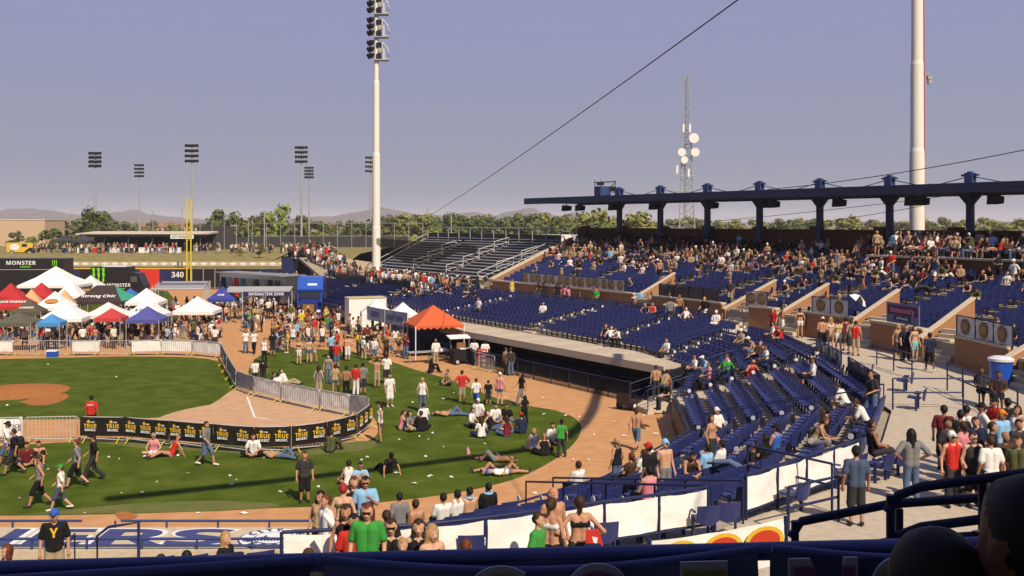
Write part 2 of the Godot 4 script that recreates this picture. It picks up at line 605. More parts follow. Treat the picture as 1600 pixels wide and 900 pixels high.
func make_stands() -> void:
	make_curves()
	var conc: Material = mats["concrete"]
	# lower stand
	var low := thing("lower_grandstand", V(7, 45, 0), "concrete lower seating bowl curving behind home plate and the dugouts", "grandstand")
	var off := -low.position
	for row in LOW_ROWS:
		put(tier_strip(0, 12, float(row) / LOW_ROWS, float(row + 1) / LOW_ROWS, true, row, 0.5), "tier", mats["step_concrete"], low, off)
	# steps of the aisles and emblems on the row ends
	var disc := MB.new()
	disc.plate(circle(0.085, 12), Vector3.ZERO, Vector3.RIGHT, Vector3.UP, 0.02)
	var disc_mesh := disc.mesh()
	for a in LOW_AISLES:
		for row in LOW_ROWS:
			var f0 := float(row) / LOW_ROWS
			var p := low_point(a, f0 + 0.03)
			p.y = low_floor(a, row) + 0.07
			var to := (low_point(a, 1) - low_point(a, 0))
			to.y = 0
			var st := MB.new()
			st.box(Vector3.ZERO, Vector3(1.05, 0.12, 0.34))
			var o := put(st, "aisle_step", mats["cap_concrete"], low, off + p)
			o.rotation.y = facing(to)
			for s in [1.0]:
				var q: Vector3 = low_point(a, (row + 0.6) / LOW_ROWS) + to.normalized().cross(Vector3.UP) * 0.62 * s
				q.y = low_floor(a, row) + 0.66
				var e := put(disc_mesh, "row_end_emblem", mats["emblem_white"], low, off + q)
				e.rotation.y = facing(to) + PI * 0.5
	# the wall in front of the first row
	var front := []
	for k in range(5 * STEPS, 10 * STEPS + 4):
		var p: Vector3 = low_in[k]
		front.append(Vector3(p.x, 0, p.z))
	var fw := thing("field_wall", front[0], "dark padded wall between dirt track and the front row", "wall")
	put(wall_along(front.slice(0, 10), 1.15, 0.3), "wall_padding", mats["wall_pad"], fw, -front[0])
	put(wall_along(front.slice(9), 1.0, 0.25), "concrete_wall", mats["cap_concrete"], fw, -front[0])
	var rail := []
	for p in front:
		rail.append(p + Vector3.UP * 1.32)
	var rm := MB.new()
	rm.tube(rail, 0.035, 6)
	for k in range(0, front.size(), 4):
		rm.tube([front[k] + Vector3.UP * 0.95, front[k] + Vector3.UP * 1.32], 0.025, 5)
	put(rm, "top_rail", mats["rail_blue"], fw, -front[0])
	# cross aisle
	var ring := PackedVector2Array()
	for k in range(0, low_out.size(), 2):
		ring.append(xd(low_out[k]))
	ring.append(Vector2(-24, 13.5))
	ring.append(Vector2(6, 13.5))
	ring.append(Vector2(16, 20.0))
	for k in range(up_in.size() - 1, -1, -2):
		ring.append(xd(up_in[k]))
	ring.append(xd(P(24, 14.5, 0)))
	setting(flat(ring, WALK), "cross_aisle", conc)
	# upper stand
	var up := thing("upper_grandstand", V(20, 62, 2.9), "brick fronted upper seating deck with blue seats above cross aisle", "grandstand")
	off = -up.position
	for row in UP_ROWS:
		var tend := 8.0 if row < 11 else 3.25
		put(tier_strip(0, tend, float(row) / UP_ROWS, float(row + 1) / UP_ROWS, false, row, 0.6), "tier", mats["step_concrete"], up, off)
	# terrace at the top right
	var th := 7.2
	var tm := MB.new()
	var tw := MB.new()
	var tc := MB.new()
	for k in range(int(3.25 * STEPS), 8 * STEPS):
		var a := up_point(float(k) / STEPS, 11.0 / UP_ROWS)
		var b := up_point(float(k + 1) / STEPS, 11.0 / UP_ROWS)
		var c := up_point(float(k + 1) / STEPS, 1.08)
		var e := up_point(float(k) / STEPS, 1.08)
		a.y = th
		b.y = th
		c.y = th
		e.y = th
		tm.quad(a, e, c, b)
		tw.quad(a - Vector3.UP * 1.4, a, b, b - Vector3.UP * 1.4)
		tc.bar(a + Vector3.UP * 0.07, b + Vector3.UP * 0.07, 0.35, 0.13)
	put(tm, "terrace_floor", conc, up, off)
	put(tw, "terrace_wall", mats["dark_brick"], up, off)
	put(tc, "terrace_coping", mats["cap_concrete"], up, off)
	# front wall with openings for the stairs
	for k in range(0, up_in.size() - 1):
		var t := (k + 0.5) / STEPS
		var a: Vector3 = up_in[k]
		var b: Vector3 = up_in[k + 1]
		var gap := false
		for q in UP_STAIRS:
			if up_point(q, 0).distance_to((a + b) * 0.5) < 1.1:
				gap = true
		if gap:
			continue
		a.y = WALK
		b.y = WALK
		put(wall_along([a, b], 1.35, 0.3), "brick_wall", mats["brick"], up, off)
		var cope := MB.new()
		cope.bar(a + Vector3.UP * 1.41, b + Vector3.UP * 1.41, 0.42, 0.11)
		put(cope, "coping", mats["cap_concrete"], up, off)
	for q in UP_STAIRS:
		var a := up_point(q, 0)
		var into := up_point(q, 1) - up_point(q, 0)
		into.y = 0
		into = into.normalized()
		var side := into.cross(Vector3.UP)
		for k in 7:
			var st := MB.new()
			st.box(Vector3.ZERO, Vector3(1.5, 0.25, 0.32))
			var o := put(st, "stair_step", mats["cap_concrete"], up, off + Vector3(a.x, WALK + 0.08 + 0.21 * k, a.z) + into * (0.3 * k - 0.5))
			o.rotation.y = facing(into)
		for s in [-1.0]:
			var wm := MB.new()
			var o2: Vector3 = a + side * s * 1.0
			o2.y = WALK
			var outline := PackedVector2Array([Vector2(-0.1, 0), Vector2(4.2, 0.4), Vector2(4.2, 2.75), Vector2(-0.1, 1.05)])
			wm.plate(outline, o2, into, Vector3.UP, 0.22)
			put(wm, "wing_wall", mats["brick"], up, off)
			var cm := MB.new()
			cm.bar(o2 + into * -0.2 + Vector3.UP * 1.08, o2 + into * 4.25 + Vector3.UP * 2.82, 0.26, 0.09)
			put(cm, "wing_coping", mats["cap_concrete"], up, off)
	for a in UP_AISLES:
		for row in UP_ROWS:
			if a > 3.25 and row >= 11:
				continue
			var p := up_point(a, (row + 0.12) / UP_ROWS)
			p.y = up_floor(row) + 0.07
			var to := up_point(a, 1) - up_point(a, 0)
			to.y = 0
			var st := MB.new()
			st.box(Vector3.ZERO, Vector3(1.0, 0.13, 0.35))
			var o := put(st, "aisle_step", mats["cap_concrete"], up, off + p)
			o.rotation.y = facing(to)
	# left flank
	var fl := MB.new()
	var f0 := up_point(0, 0)
	var f1 := up_point(0, 1)
	fl.bar(Vector3(f0.x, 3.9, f0.z), Vector3(f1.x, 7.4, f1.z), 0.35, 0.9)
	put(fl, "flank_wall", mats["brick"], up, off + Vector3(-0.3, 0, -0.3))
	var fc := MB.new()
	fc.bar(Vector3(f0.x, 4.4, f0.z), Vector3(f1.x, 7.9, f1.z), 0.45, 0.14)
	put(fc, "flank_coping", mats["cap_concrete"], up, off + Vector3(-0.3, 0, -0.3))
	# back wall
	var bw := MB.new()
	bw.bar(P(24, 28.3, 8.0), P(-32, 28.3, 8.0), 0.4, 1.7)
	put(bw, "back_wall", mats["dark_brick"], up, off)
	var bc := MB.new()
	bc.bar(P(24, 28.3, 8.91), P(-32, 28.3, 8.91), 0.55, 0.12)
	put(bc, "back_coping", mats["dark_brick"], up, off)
	for s in range(-26, 24, 6):
		var pm := MB.new()
		pm.box(Vector3.ZERO, Vector3(0.9, 2.4, 0.7), Basis(Vector3.UP, 0.577 + PI * 0.5))
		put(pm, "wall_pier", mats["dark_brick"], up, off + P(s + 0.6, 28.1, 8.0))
	add_seats(true, LOW_AISLES, LOW_ROWS, 11.2)
	add_seats(false, UP_AISLES, UP_ROWS, 7.9)
	place_seats()

func circle(r: float, n: int) -> PackedVector2Array:
	var o := PackedVector2Array()
	for k in n:
		o.append(Vector2(cos(TAU * k / n), sin(TAU * k / n)) * r)
	return o

const ROW_WORDS := ["front", "second", "third", "fourth", "fifth", "sixth", "last"]

func place_seats() -> void:
	var mesh := seat_mesh()
	var scored := []
	for e in seat_list:
		var p: Vector3 = e[0].origin
		var s := screen_of(p + Vector3.UP * 0.6)
		var seen: bool = s.x > 0 and s.x < 1600 and s.y < 830 and p.z < -17.0
		scored.append([-1.0 / p.z if seen else 0.0, e])
	scored.sort_custom(func(a, b): return a[0] > b[0])
	var rest := []
	var count := 0
	for q in scored:
		var e: Array = q[1]
		if count < 300 and q[0] > 0.0:
			count += 1
			var o := MeshInstance3D.new()
			o.mesh = mesh
			o.material_override = mats["seat_blue"] if (count * 7919) % 5 else mats["seat_blue_worn"]
			o.name = numbered("stadium_seat")
			add_child(o)
			o.transform = e[0]
			var where := "beside the padded wall" if e[3] < 7.3 else "behind the white banner rail"
			var words := "blue seat in %s row %s" % [ROW_WORDS[e[1]], where]
			people.append([o, words])
			tag(o, words, "seat", "blue folding seats of the curved lower stand")
		else:
			rest.append(e[0])
	var mm := MultiMesh.new()
	mm.transform_format = MultiMesh.TRANSFORM_3D
	mm.mesh = mesh
	mm.instance_count = rest.size()
	for k in rest.size():
		mm.set_instance_transform(k, rest[k])
	var mi := MultiMeshInstance3D.new()
	mi.multimesh = mm
	mi.material_override = mats["seat_blue"]
	mi.name = "distant_stadium_seats"
	add_child(mi)
	tag(mi, "rows of small blue seats filling both decks of the stand", "seats", "", "stuff")

# ---------------------------------------------------------------- dugouts, rails, roof, masts
# a sheet of cloth between two posts with small wrinkles; normal roughly to the front
func cloth(a: Vector3, b: Vector3, up: float, seed_value: int, depth := 0.03, nx := 10, ny := 5) -> MB:
	var m := MB.new()
	var x := (b - a)
	var z := x.normalized().cross(Vector3.UP).normalized()
	var ns := FastNoiseLite.new()
	ns.seed = seed_value
	ns.frequency = 0.9
	for j in ny + 1:
		for i in nx + 1:
			var u := float(i) / nx
			var w := float(j) / ny
			var p := a + x * u + Vector3.UP * up * w
			p += z * (ns.get_noise_2d(u * x.length() * 1.6 + w * 0.8, w * 1.5) * depth * 2.0 + sin(u * PI) * depth * 0.6)
			p.y -= sin(u * PI) * 0.03 * w
			m.v.append(p)
			m.n.append(z)
			m.uv.append(Vector2(u, 1.0 - w))
	var st := SurfaceTool.new()
	for j in ny:
		for i in nx:
			var k := j * (nx + 1) + i
			m.ix.append_array([k, k + nx + 2, k + 1, k, k + nx + 1, k + nx + 2])
	# normals from the shape
	for j in ny + 1:
		for i in nx + 1:
			var l := m.v[j * (nx + 1) + maxi(i - 1, 0)]
			var r := m.v[j * (nx + 1) + mini(i + 1, nx)]
			var d := m.v[maxi(j - 1, 0) * (nx + 1) + i]
			var t := m.v[mini(j + 1, ny) * (nx + 1) + i]
			m.n[j * (nx + 1) + i] = (r - l).cross(t - d).normalized()
	return m

func make_far_dugout() -> void:
	var o := P(-8, 1, 0)
	var dug := thing("dugout", o, "long dark dugout with flat concrete slab roof below the blue seats", "dugout")
	var off := -o
	var k := 0
	var s := 5.0
	while s > -20.5:
		var m := MB.new()
		var wdt := 0.92
		var drop := rnd(-0.012, 0.012)
		m.box(Vector3.ZERO, Vector3(2.9, 0.2, wdt), Basis())
		var q := put(m, "roof_slab", mats["concrete"] if k % 3 else mats["cap_concrete"], dug, off + P(s, 2.05, 1.80 + drop))
		q.rotation.y = 0.577
		s -= 0.955
		k += 1
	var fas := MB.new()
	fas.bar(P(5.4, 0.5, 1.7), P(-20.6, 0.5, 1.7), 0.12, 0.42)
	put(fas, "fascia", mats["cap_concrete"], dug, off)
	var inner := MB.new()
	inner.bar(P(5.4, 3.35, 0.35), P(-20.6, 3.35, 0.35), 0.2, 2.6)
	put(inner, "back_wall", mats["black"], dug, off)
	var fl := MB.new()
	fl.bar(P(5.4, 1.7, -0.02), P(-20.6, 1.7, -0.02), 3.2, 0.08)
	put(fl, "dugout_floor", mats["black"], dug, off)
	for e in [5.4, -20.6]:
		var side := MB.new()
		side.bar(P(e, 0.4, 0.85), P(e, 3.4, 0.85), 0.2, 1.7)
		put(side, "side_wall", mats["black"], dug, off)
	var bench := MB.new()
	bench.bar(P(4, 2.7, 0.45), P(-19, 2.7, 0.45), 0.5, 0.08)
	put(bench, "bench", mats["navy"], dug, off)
	# fence before it
	var fe := thing("dugout_fence", P(-8, -0.9, 0), "low dark chain link fence in front of the far dugout", "fence")
	off = -fe.position
	var rails := MB.new()
	for h in [0.08, 1.05]:
		rails.tube([P(4, -0.9, h), P(-19.5, -0.9, h)], 0.03, 6)
	put(rails, "rail", mats["rail_blue"], fe, off)
	for i in 14:
		var post := MB.new()
		var p := P(4 - i * 1.8, -0.9, 0)
		post.tube([p, p + Vector3.UP * 1.1], 0.035, 6)
		put(post, "post", mats["rail_blue"], fe, off)
	var net := MB.new()
	var q0 := 4.0
	while q0 > -19.4:
		net.bar(P(q0, -0.9, 0.1), P(q0 - 0.95, -0.9, 1.03), 0.012, 0.012)
		net.bar(P(q0 - 0.95, -0.9, 0.1), P(q0, -0.9, 1.03), 0.012, 0.012)
		net.bar(P(q0, -0.9, 0.1), P(q0, -0.9, 1.03), 0.012, 0.012)
		q0 -= 0.09
	tag(put(net, "chain_link", mats["black"], fe, off), "", "", "", "stuff")
	# ramp beside the dugout, with blue rails
	var ramp := thing("access_ramp", V(8.0, 50.5, 0), "sloping concrete ramp with blue pipe rails beside dugout end", "ramp")
	off = -ramp.position
	var body := MB.new()
	body.plate(PackedVector2Array([Vector2(0, 0), Vector2(6.4, 0), Vector2(6.4, 1.75), Vector2(0, 0.25)]), V(6.4, 50.6, 0.0), (V(12.2, 52.6, 0) - V(6.4, 50.6, 0)).normalized(), Vector3.UP, 1.9)
	put(body, "ramp_slab", mats["cap_concrete"], ramp, off)
	for side in [-0.95, 0.95]:
		var r := MB.new()
		for up in [0.55, 1.0]:
			r.tube([V(6.4 - side * 0.33, 50.6 + side, 0.25 + up), V(9.3 - side * 0.33, 51.6 + side, 1.0 + up), V(12.2 - side * 0.33, 52.6 + side, 1.75 + up)], 0.03, 6)
		for i in 6:
			var b := V(6.4 - side * 0.33, 50.6 + side, 0.2).lerp(V(12.2 - side * 0.33, 52.6 + side, 1.7), i / 5.0)
			r.tube([b, b + Vector3.UP * 1.05], 0.028, 5)
		put(r, "handrail", mats["rail_blue"], ramp, off)
	# hand cart on the track
	var cart := thing("utility_cart", G(988, 638), "grey flat utility cart with white hubbed wheels by ramp", "cart", "", 0.9)
	var bed := MB.new()
	bed.box(Vector3(0, 0.34, 0), Vector3(1.7, 0.1, 0.8))
	bed.box(Vector3(-0.85, 0.6, 0), Vector3(0.06, 0.55, 0.8))
	put(bed, "cart_bed", mats["wall_pad"], cart)
	for x in [-0.55, 0.6]:
		for z in [-0.42, 0.42]:
			var wheel := MB.new()
			wheel.plate(circle(0.24, 14), Vector3.ZERO, Vector3.RIGHT, Vector3.UP, 0.12)
			var wn := put(wheel, "wheel", mats["rubber"], cart, Vector3(x, 0.24, z))
			var hub := MB.new()
			hub.plate(circle(0.12, 12), Vector3.ZERO, Vector3.RIGHT, Vector3.UP, 0.14)
			put(hub, "hub", mats["white_paint"], wn)
	var handle := MB.new()
	handle.tube([Vector3(0.85, 0.35, 0), Vector3(1.5, 0.75, 0)], 0.025, 6)
	put(handle, "handle", mats["rail_blue"], cart)

func make_near_dugout() -> void:
	var o := V(-12, 24.6, 0)
	var dug := thing("dugout", o, "tan dugout roof painted with big blue letters and a round seal", "dugout")
	var off := -o
	var roof := MB.new()
	roof.box(V(-14.4, 24.55, 1.28), Vector3(19.4, 1.0, 1.9))
	put(roof, "roof_deck", mats["cap_concrete"], dug, off)
	var lay := Basis(Vector3.RIGHT, Vector3.FORWARD, Vector3.UP)
	lay = Basis(Vector3(1, 0, 0), Vector3(0, 0, -1), Vector3(0, 1, 0))
	var kern := [["E", -11.1], ["R", -9.4], ["S", -7.68], ["N", -13.0]]
	for q in kern:
		for layer in 2:
			var l := letters(q[0], 1.22 if layer else 1.42, mats["letter_blue"] if layer else mats["paper"], dug, off + V(q[1], 24.62, 1.786 + layer * 0.012), lay, 2.0 if q[0] in ["S", "E"] else 1.85)
			if layer == 0:
				l.name = "letter_outline"
	# the seal
	var c := V(-5.82, 24.55, 1.785)
	for ring in [[0.86, "letter_blue", 0.004], [0.82, "paper", 0.010], [0.50, "letter_blue", 0.016], [0.46, "paper", 0.022]]:
		var d := MB.new()
		d.plate(circle(ring[0], 40), Vector3.ZERO, Vector3(1, 0, 0), Vector3(0, 0, -0.92), 0.012)
		put(d, "seal_disc", mats[ring[1]], dug, off + c + Vector3.UP * ring[2])
	for word in [["CITY OF", 1.0], ["PEORIA", -1.0]]:
		var w: String = word[0]
		for i in w.length():
			if w[i] == " ":
				continue
			var f := (i / float(w.length() - 1) - 0.5) * 2.2
			var a: float = PI * 0.5 - f if word[1] > 0 else -PI * 0.5 + f
			var dir := Vector3(cos(a), 0, -sin(a) * 0.92)
			var yy: Vector3 = dir.normalized() * word[1]
			var xx := yy.cross(Vector3.UP)
			letters(w[i], 0.2, mats["letter_blue"], dug, off + c + dir * 0.66 + Vector3.UP * 0.03, Basis(xx, yy, Vector3.UP))
	var pic := MB.new()
	for i in 9:
		pic.box(Vector3(-0.32 + i * 0.08, 0, 0.18), Vector3(0.03, 0.008, 0.22))
	pic.box(Vector3(0, 0, 0.04), Vector3(0.8, 0.008, 0.03))
	pic.box(Vector3(-0.22, 0, 0.0), Vector3(0.05, 0.008, 0.26))
	pic.box(Vector3(-0.22, 0, 0.0), Vector3(0.2, 0.008, 0.04))
	put(pic, "seal_picture", mats["letter_blue"], dug, off + c + Vector3.UP * 0.034)
	var rails := MB.new()
	for r in [[25.45, 1.95, -9.9, -4.8], [25.45, 1.95, -24.0, -10.9], [23.75, 2.03, -24.0, -4.9], [23.75, 1.87, -24.0, -4.9]]:
		rails.tube([V(r[2], r[0], r[1]), V(r[3], r[0], r[1])], 0.032, 6)
	rails.tube([V(-4.85, 25.45, 1.95), V(-4.7, 23.75, 2.03)], 0.032, 6)
	put(rails, "roof_rail", mats["steel_blue"], dug, off)
	for i in 12:
		for d in [25.45, 23.75]:
			var x := -4.85 - i * 1.3
			var post := MB.new()
			post.tube([V(x, d, 1.6), V(x, d, 2.03 if d < 24 else 1.95)], 0.028, 5)
			put(post, "rail_post", mats["steel_blue"], dug, off)
	# stair rail behind the dugout
	var sr := thing("stair_rail", V(-9.0, 21.8, 1.9), "blue pipe stair rail behind the painted dugout roof", "handrail")
	var q := MB.new()
	q.tube([Vector3(0, 0, 0), Vector3(0, 0.8, 0), Vector3(0.25, 1.0, 0), Vector3(0.9, 1.1, 0), Vector3(0.9, 0, 0)], 0.035, 6)
	q.tube([Vector3(-0.9, 0.1, 1.0), Vector3(-0.4, 0.9, 0.2), Vector3(-0.4, 0, 0.2)], 0.035, 6)
	put(q, "pipe", mats["rail_blue"], sr)

# a railing along one of the stand's edges, hung with panels
func hung_rail(called: String, label: String, pts: Array, up: float, panel_mat: Material, panel_lo: float, panel_hi: float, deco := "") -> void:
	var r := thing(called, pts[0], label, "railing")
	var off: Vector3 = -pts[0]
	var top := MB.new()
	var tp := []
	for p in pts:
		tp.append(p + Vector3.UP * up)
	top.tube(tp, 0.035, 6)
	put(top, "top_rail", mats["rail_blue"], r, off)
	var low := MB.new()
	var lp := []
	for p in pts:
		lp.append(p + Vector3.UP * (panel_lo - 0.04))
	low.tube(lp, 0.028, 6)
	put(low, "lower_rail", mats["rail_blue"], r, off)
	for k in pts.size():
		var post := MB.new()
		post.tube([pts[k], pts[k] + Vector3.UP * up], 0.032, 6)
		put(post, "post", mats["rail_blue"], r, off)
		if k == pts.size() - 1 or panel_mat == null:
			continue
		var a: Vector3 = pts[k]
		var b: Vector3 = pts[k + 1]
		var e := (b - a).normalized() * 0.04
		put(cloth(a + e + Vector3.UP * panel_lo, b - e + Vector3.UP * panel_lo, panel_hi - panel_lo, k * 7 + pts.size(), 0.022), "banner_panel", panel_mat, r, off)
		if deco == "seals":
			var x := (b - a).normalized()
			var z := x.cross(Vector3.UP)
			var n := maxi(1, int(a.distance_to(b) / 0.85))
			for i in n:
				var c := a.lerp(b, (i + 0.5) / n) + Vector3.UP * (panel_lo + panel_hi) * 0.5
				var rad := (panel_hi - panel_lo) * 0.44
				for side in [1.0, -1.0]:
					var d := MB.new()
					d.plate(circle(rad, 16), Vector3.ZERO, x, Vector3.UP, 0.02)
					var dn := put(d, "round_print", mats["seal_brown"], r, off + c + z * 0.055 * side)
					var ring := MB.new()
					ring.plate(circle(rad * 0.78, 14), Vector3.ZERO, x, Vector3.UP * 0.7, 0.02)
					put(ring, "print_centre", mats["seal_gold"], dn, z * 0.012 * side)

func low_edge(t0: float, t1: float, gap: float) -> Array:
	var out := [low_point(t0, 1.0)]
	var step := 0.01 if t1 > t0 else -0.01
	var t := t0
	while (t1 - t) * step > 0:
		t += step
		var p := low_point(t, 1.0)
		if p.distance_to(out[-1]) > gap:
			out.append(p)
	return out

func up_edge(t0: float, t1: float, gap: float) -> Array:
	var out := []
	var t := t0
	while t <= t1:
		var p := up_point(t, 0.0)
		p.y = 4.3
		if out.is_empty() or p.distance_to(out[-1]) > gap:
			out.append(p)
		t += 0.01
	return out

func make_rails() -> void:
	mat("seal_brown", lin(0.20, 0.13, 0.06), 0.7)
	mat("seal_gold", lin(0.30, 0.20, 0.07), 0.7)
	mat("seal_sheet", lin(0.58, 0.57, 0.56), 0.6)
	mat("lilac_panel", lin(0.13, 0.14, 0.27), 0.5)
	hung_rail("banner_railing", "blue railing hung with white banners nearest the tan dugout roof", low_edge(10.35, 8.98, 1.25), 1.0, mats["banner_white"], 0.25, 0.95)
	hung_rail("banner_railing", "blue railing with white banners rising toward the walkway crowd", low_edge(8.78, 7.92, 1.25), 1.0, mats["banner_white"], 0.22, 0.95)
	hung_rail("seal_railing", "railing hung with round gold prints behind the curved seats", low_edge(4.86, 5.40, 1.6), 1.0, mats["seal_sheet"], 0.25, 0.98, "seals")
	hung_rail("camouflage_railing", "railing with dark printed cover at end of curved seats", low_edge(5.44, 5.98, 1.6), 1.0, mats["black_vinyl"], 0.1, 0.98)
	hung_rail("aisle_railing", "long blue panelled railing behind the straight lower seats", low_edge(0.1, 3.25, 1.7), 1.0, mats["lilac_panel"], 0.2, 0.92)
	hung_rail("seal_banner", "row of round gold prints over brick wall left of dark banner", up_edge(0.35, 1.38, 1.9), 0.95, mats["seal_sheet"], 0.1, 0.92, "seals")
	hung_rail("gold_text_banner", "black banner with small gold print along the upper front wall", up_edge(1.72, 2.86, 1.6), 0.9, mats["black_vinyl"], 0.1, 0.88)
	hung_rail("seal_banner", "four round gold prints on brick wall above the red shirts", up_edge(3.30, 3.94, 1.7), 0.95, mats["seal_sheet"], 0.1, 0.92, "seals")
	hung_rail("seal_banner", "three round gold prints on brick wall below the umbrella", up_edge(4.42, 4.93, 1.5), 0.95, mats["seal_sheet"], 0.1, 0.92, "seals")
	hung_rail("seal_banner", "wide row of round gold prints at far right brick wall", up_edge(6.24, 6.92, 1.5), 0.95, mats["seal_sheet"], 0.1, 0.92, "seals")
	# maroon sign board on the wall
	var a := up_point(5.42, 0)
	var b := up_point(5.80, 0)
	a.y = 4.42
	b.y = 4.42
	var sg := thing("wall_sign", (a + b) * 0.5, "maroon and white sign board standing on brick wall above turquoise skirt", "sign")
	var x := (b - a).normalized()
	var z := Vector3.UP.cross(x) * -1.0
	var w := a.distance_to(b)
	var bas := Basis(x, Vector3.UP, x.cross(Vector3.UP))
	var bd := MB.new()
	bd.box(Vector3(0, 0.5, 0), Vector3(w, 1.0, 0.05), bas)
	put(bd, "board", mats["lilac_panel"], sg)
	mat("maroon", lin(0.09, 0.012, 0.05), 0.6)
	var fr := bas.z
	if fr.dot(Vector3(-1, 0, 0)) < 0:
		fr = -fr
	var fb := Basis(Vector3.UP.cross(fr), Vector3.UP, fr)
	var mr := MB.new()
	mr.box(fr * 0.03 + Vector3(0, 0.64, 0), Vector3(w * 0.9, 0.46, 0.02), fb)
	put(mr, "print_field", mats["maroon"], sg)
	var nb := MB.new()
	nb.box(fr * 0.032 + Vector3(0, 0.25, 0), Vector3(w * 0.5, 0.26, 0.02), fb)
	put(nb, "print_field", mats["navy"], sg)
	mat("pink_print", lin(0.62, 0.24, 0.36), 0.7)
	letters("University", 0.26, mats["pink_print"], sg, fr * 0.045 + Vector3(0, 0.64, 0), fb, 1.2)
	letters("of Phoenix", 0.14, mats["emblem_white"], sg, fr * 0.048 + Vector3(0, 0.25, 0), fb)
	# aisle handrails
	for e in [[5.0, 0.05, 1.0, "blue stair rail between straight and curved lower seats"], [8.88, 0.1, 1.0, "blue stair rail dividing the white banner railing"], [3.5, 0.1, 0.95, "blue stair rail above the far end of access ramp"], [2.6, 0.1, 0.95, "blue stair rail over middle of the dugout roof"], [1.75, 0.1, 0.95, "blue stair rail near the far end of dugout roof"], [6.0, 0.1, 0.95, "blue stair rail in the middle of curved seats"]]:
		var rr := thing("aisle_handrail", low_point(e[0], e[1]), e[3], "handrail")
		var off := -rr.position
		for side in [-0.45, 0.45]:
			var m := MB.new()
			var tp := []
			for k in 5:
				var f := lerpf(e[1], e[2], k / 4.0)
				var p := low_point(e[0], f)
				p.y = lerpf(low_floor(e[0], 0), WALK, f)
				var d: Vector3 = (low_point(e[0], 1) - low_point(e[0], 0)).cross(Vector3.UP).normalized()
				p += d * side
				tp.append(p + Vector3.UP * 0.95)
				m.tube([p, p + Vector3.UP * 0.95], 0.025, 5)
			m.tube(tp, 0.03, 6)
			put(m, "rail", mats["rail_blue"], rr, off)
	# railings of the walkway: frames of pipes
	var frames := [[1395, 640, 1505, 640, 1.1, "tall blue pipe gate frame standing on the sunlit walkway"], [1370, 570, 1425, 590, 1.0, "blue pipe barrier on walkway beside the girl's turquoise skirt"], [1300, 800, 1168, 765, 1.1, "blue pipe ramp railing below the white banner railing"], [1310, 815, 1232, 835, 1.0, "blue pipe railing in front of man in blue shirt"], [1480, 610, 1590, 660, 1.1, "dark pipe railing along the far brick wall"]]
	for f in frames:
		var p0 := G(f[0], f[1], WALK)
		var p1 := G(f[2], f[3], WALK)
		var r := thing("pipe_railing", p0, f[5], "railing")
		var n := maxi(2, int(p0.distance_to(p1) / 1.4) + 1)
		for h in [f[4], f[4] * 0.55]:
			var m := MB.new()
			m.tube([p0 + Vector3.UP * h, p1 + Vector3.UP * h], 0.03, 6)
			put(m, "rail", mats["rail_blue"], r, -p0)
		for k in n:
			var m := MB.new()
			var p := p0.lerp(p1, k / float(n - 1))
			m.tube([p, p + Vector3.UP * f[4]], 0.03, 6)
			put(m, "post", mats["rail_blue"], r, -p0)

func beam_at(t: float, across: float, h: float) -> Vector3:
	return Vector3(32.9 - 0.563 * t + 0.826 * across, h, -(64.6 + 0.826 * t + 0.563 * across))

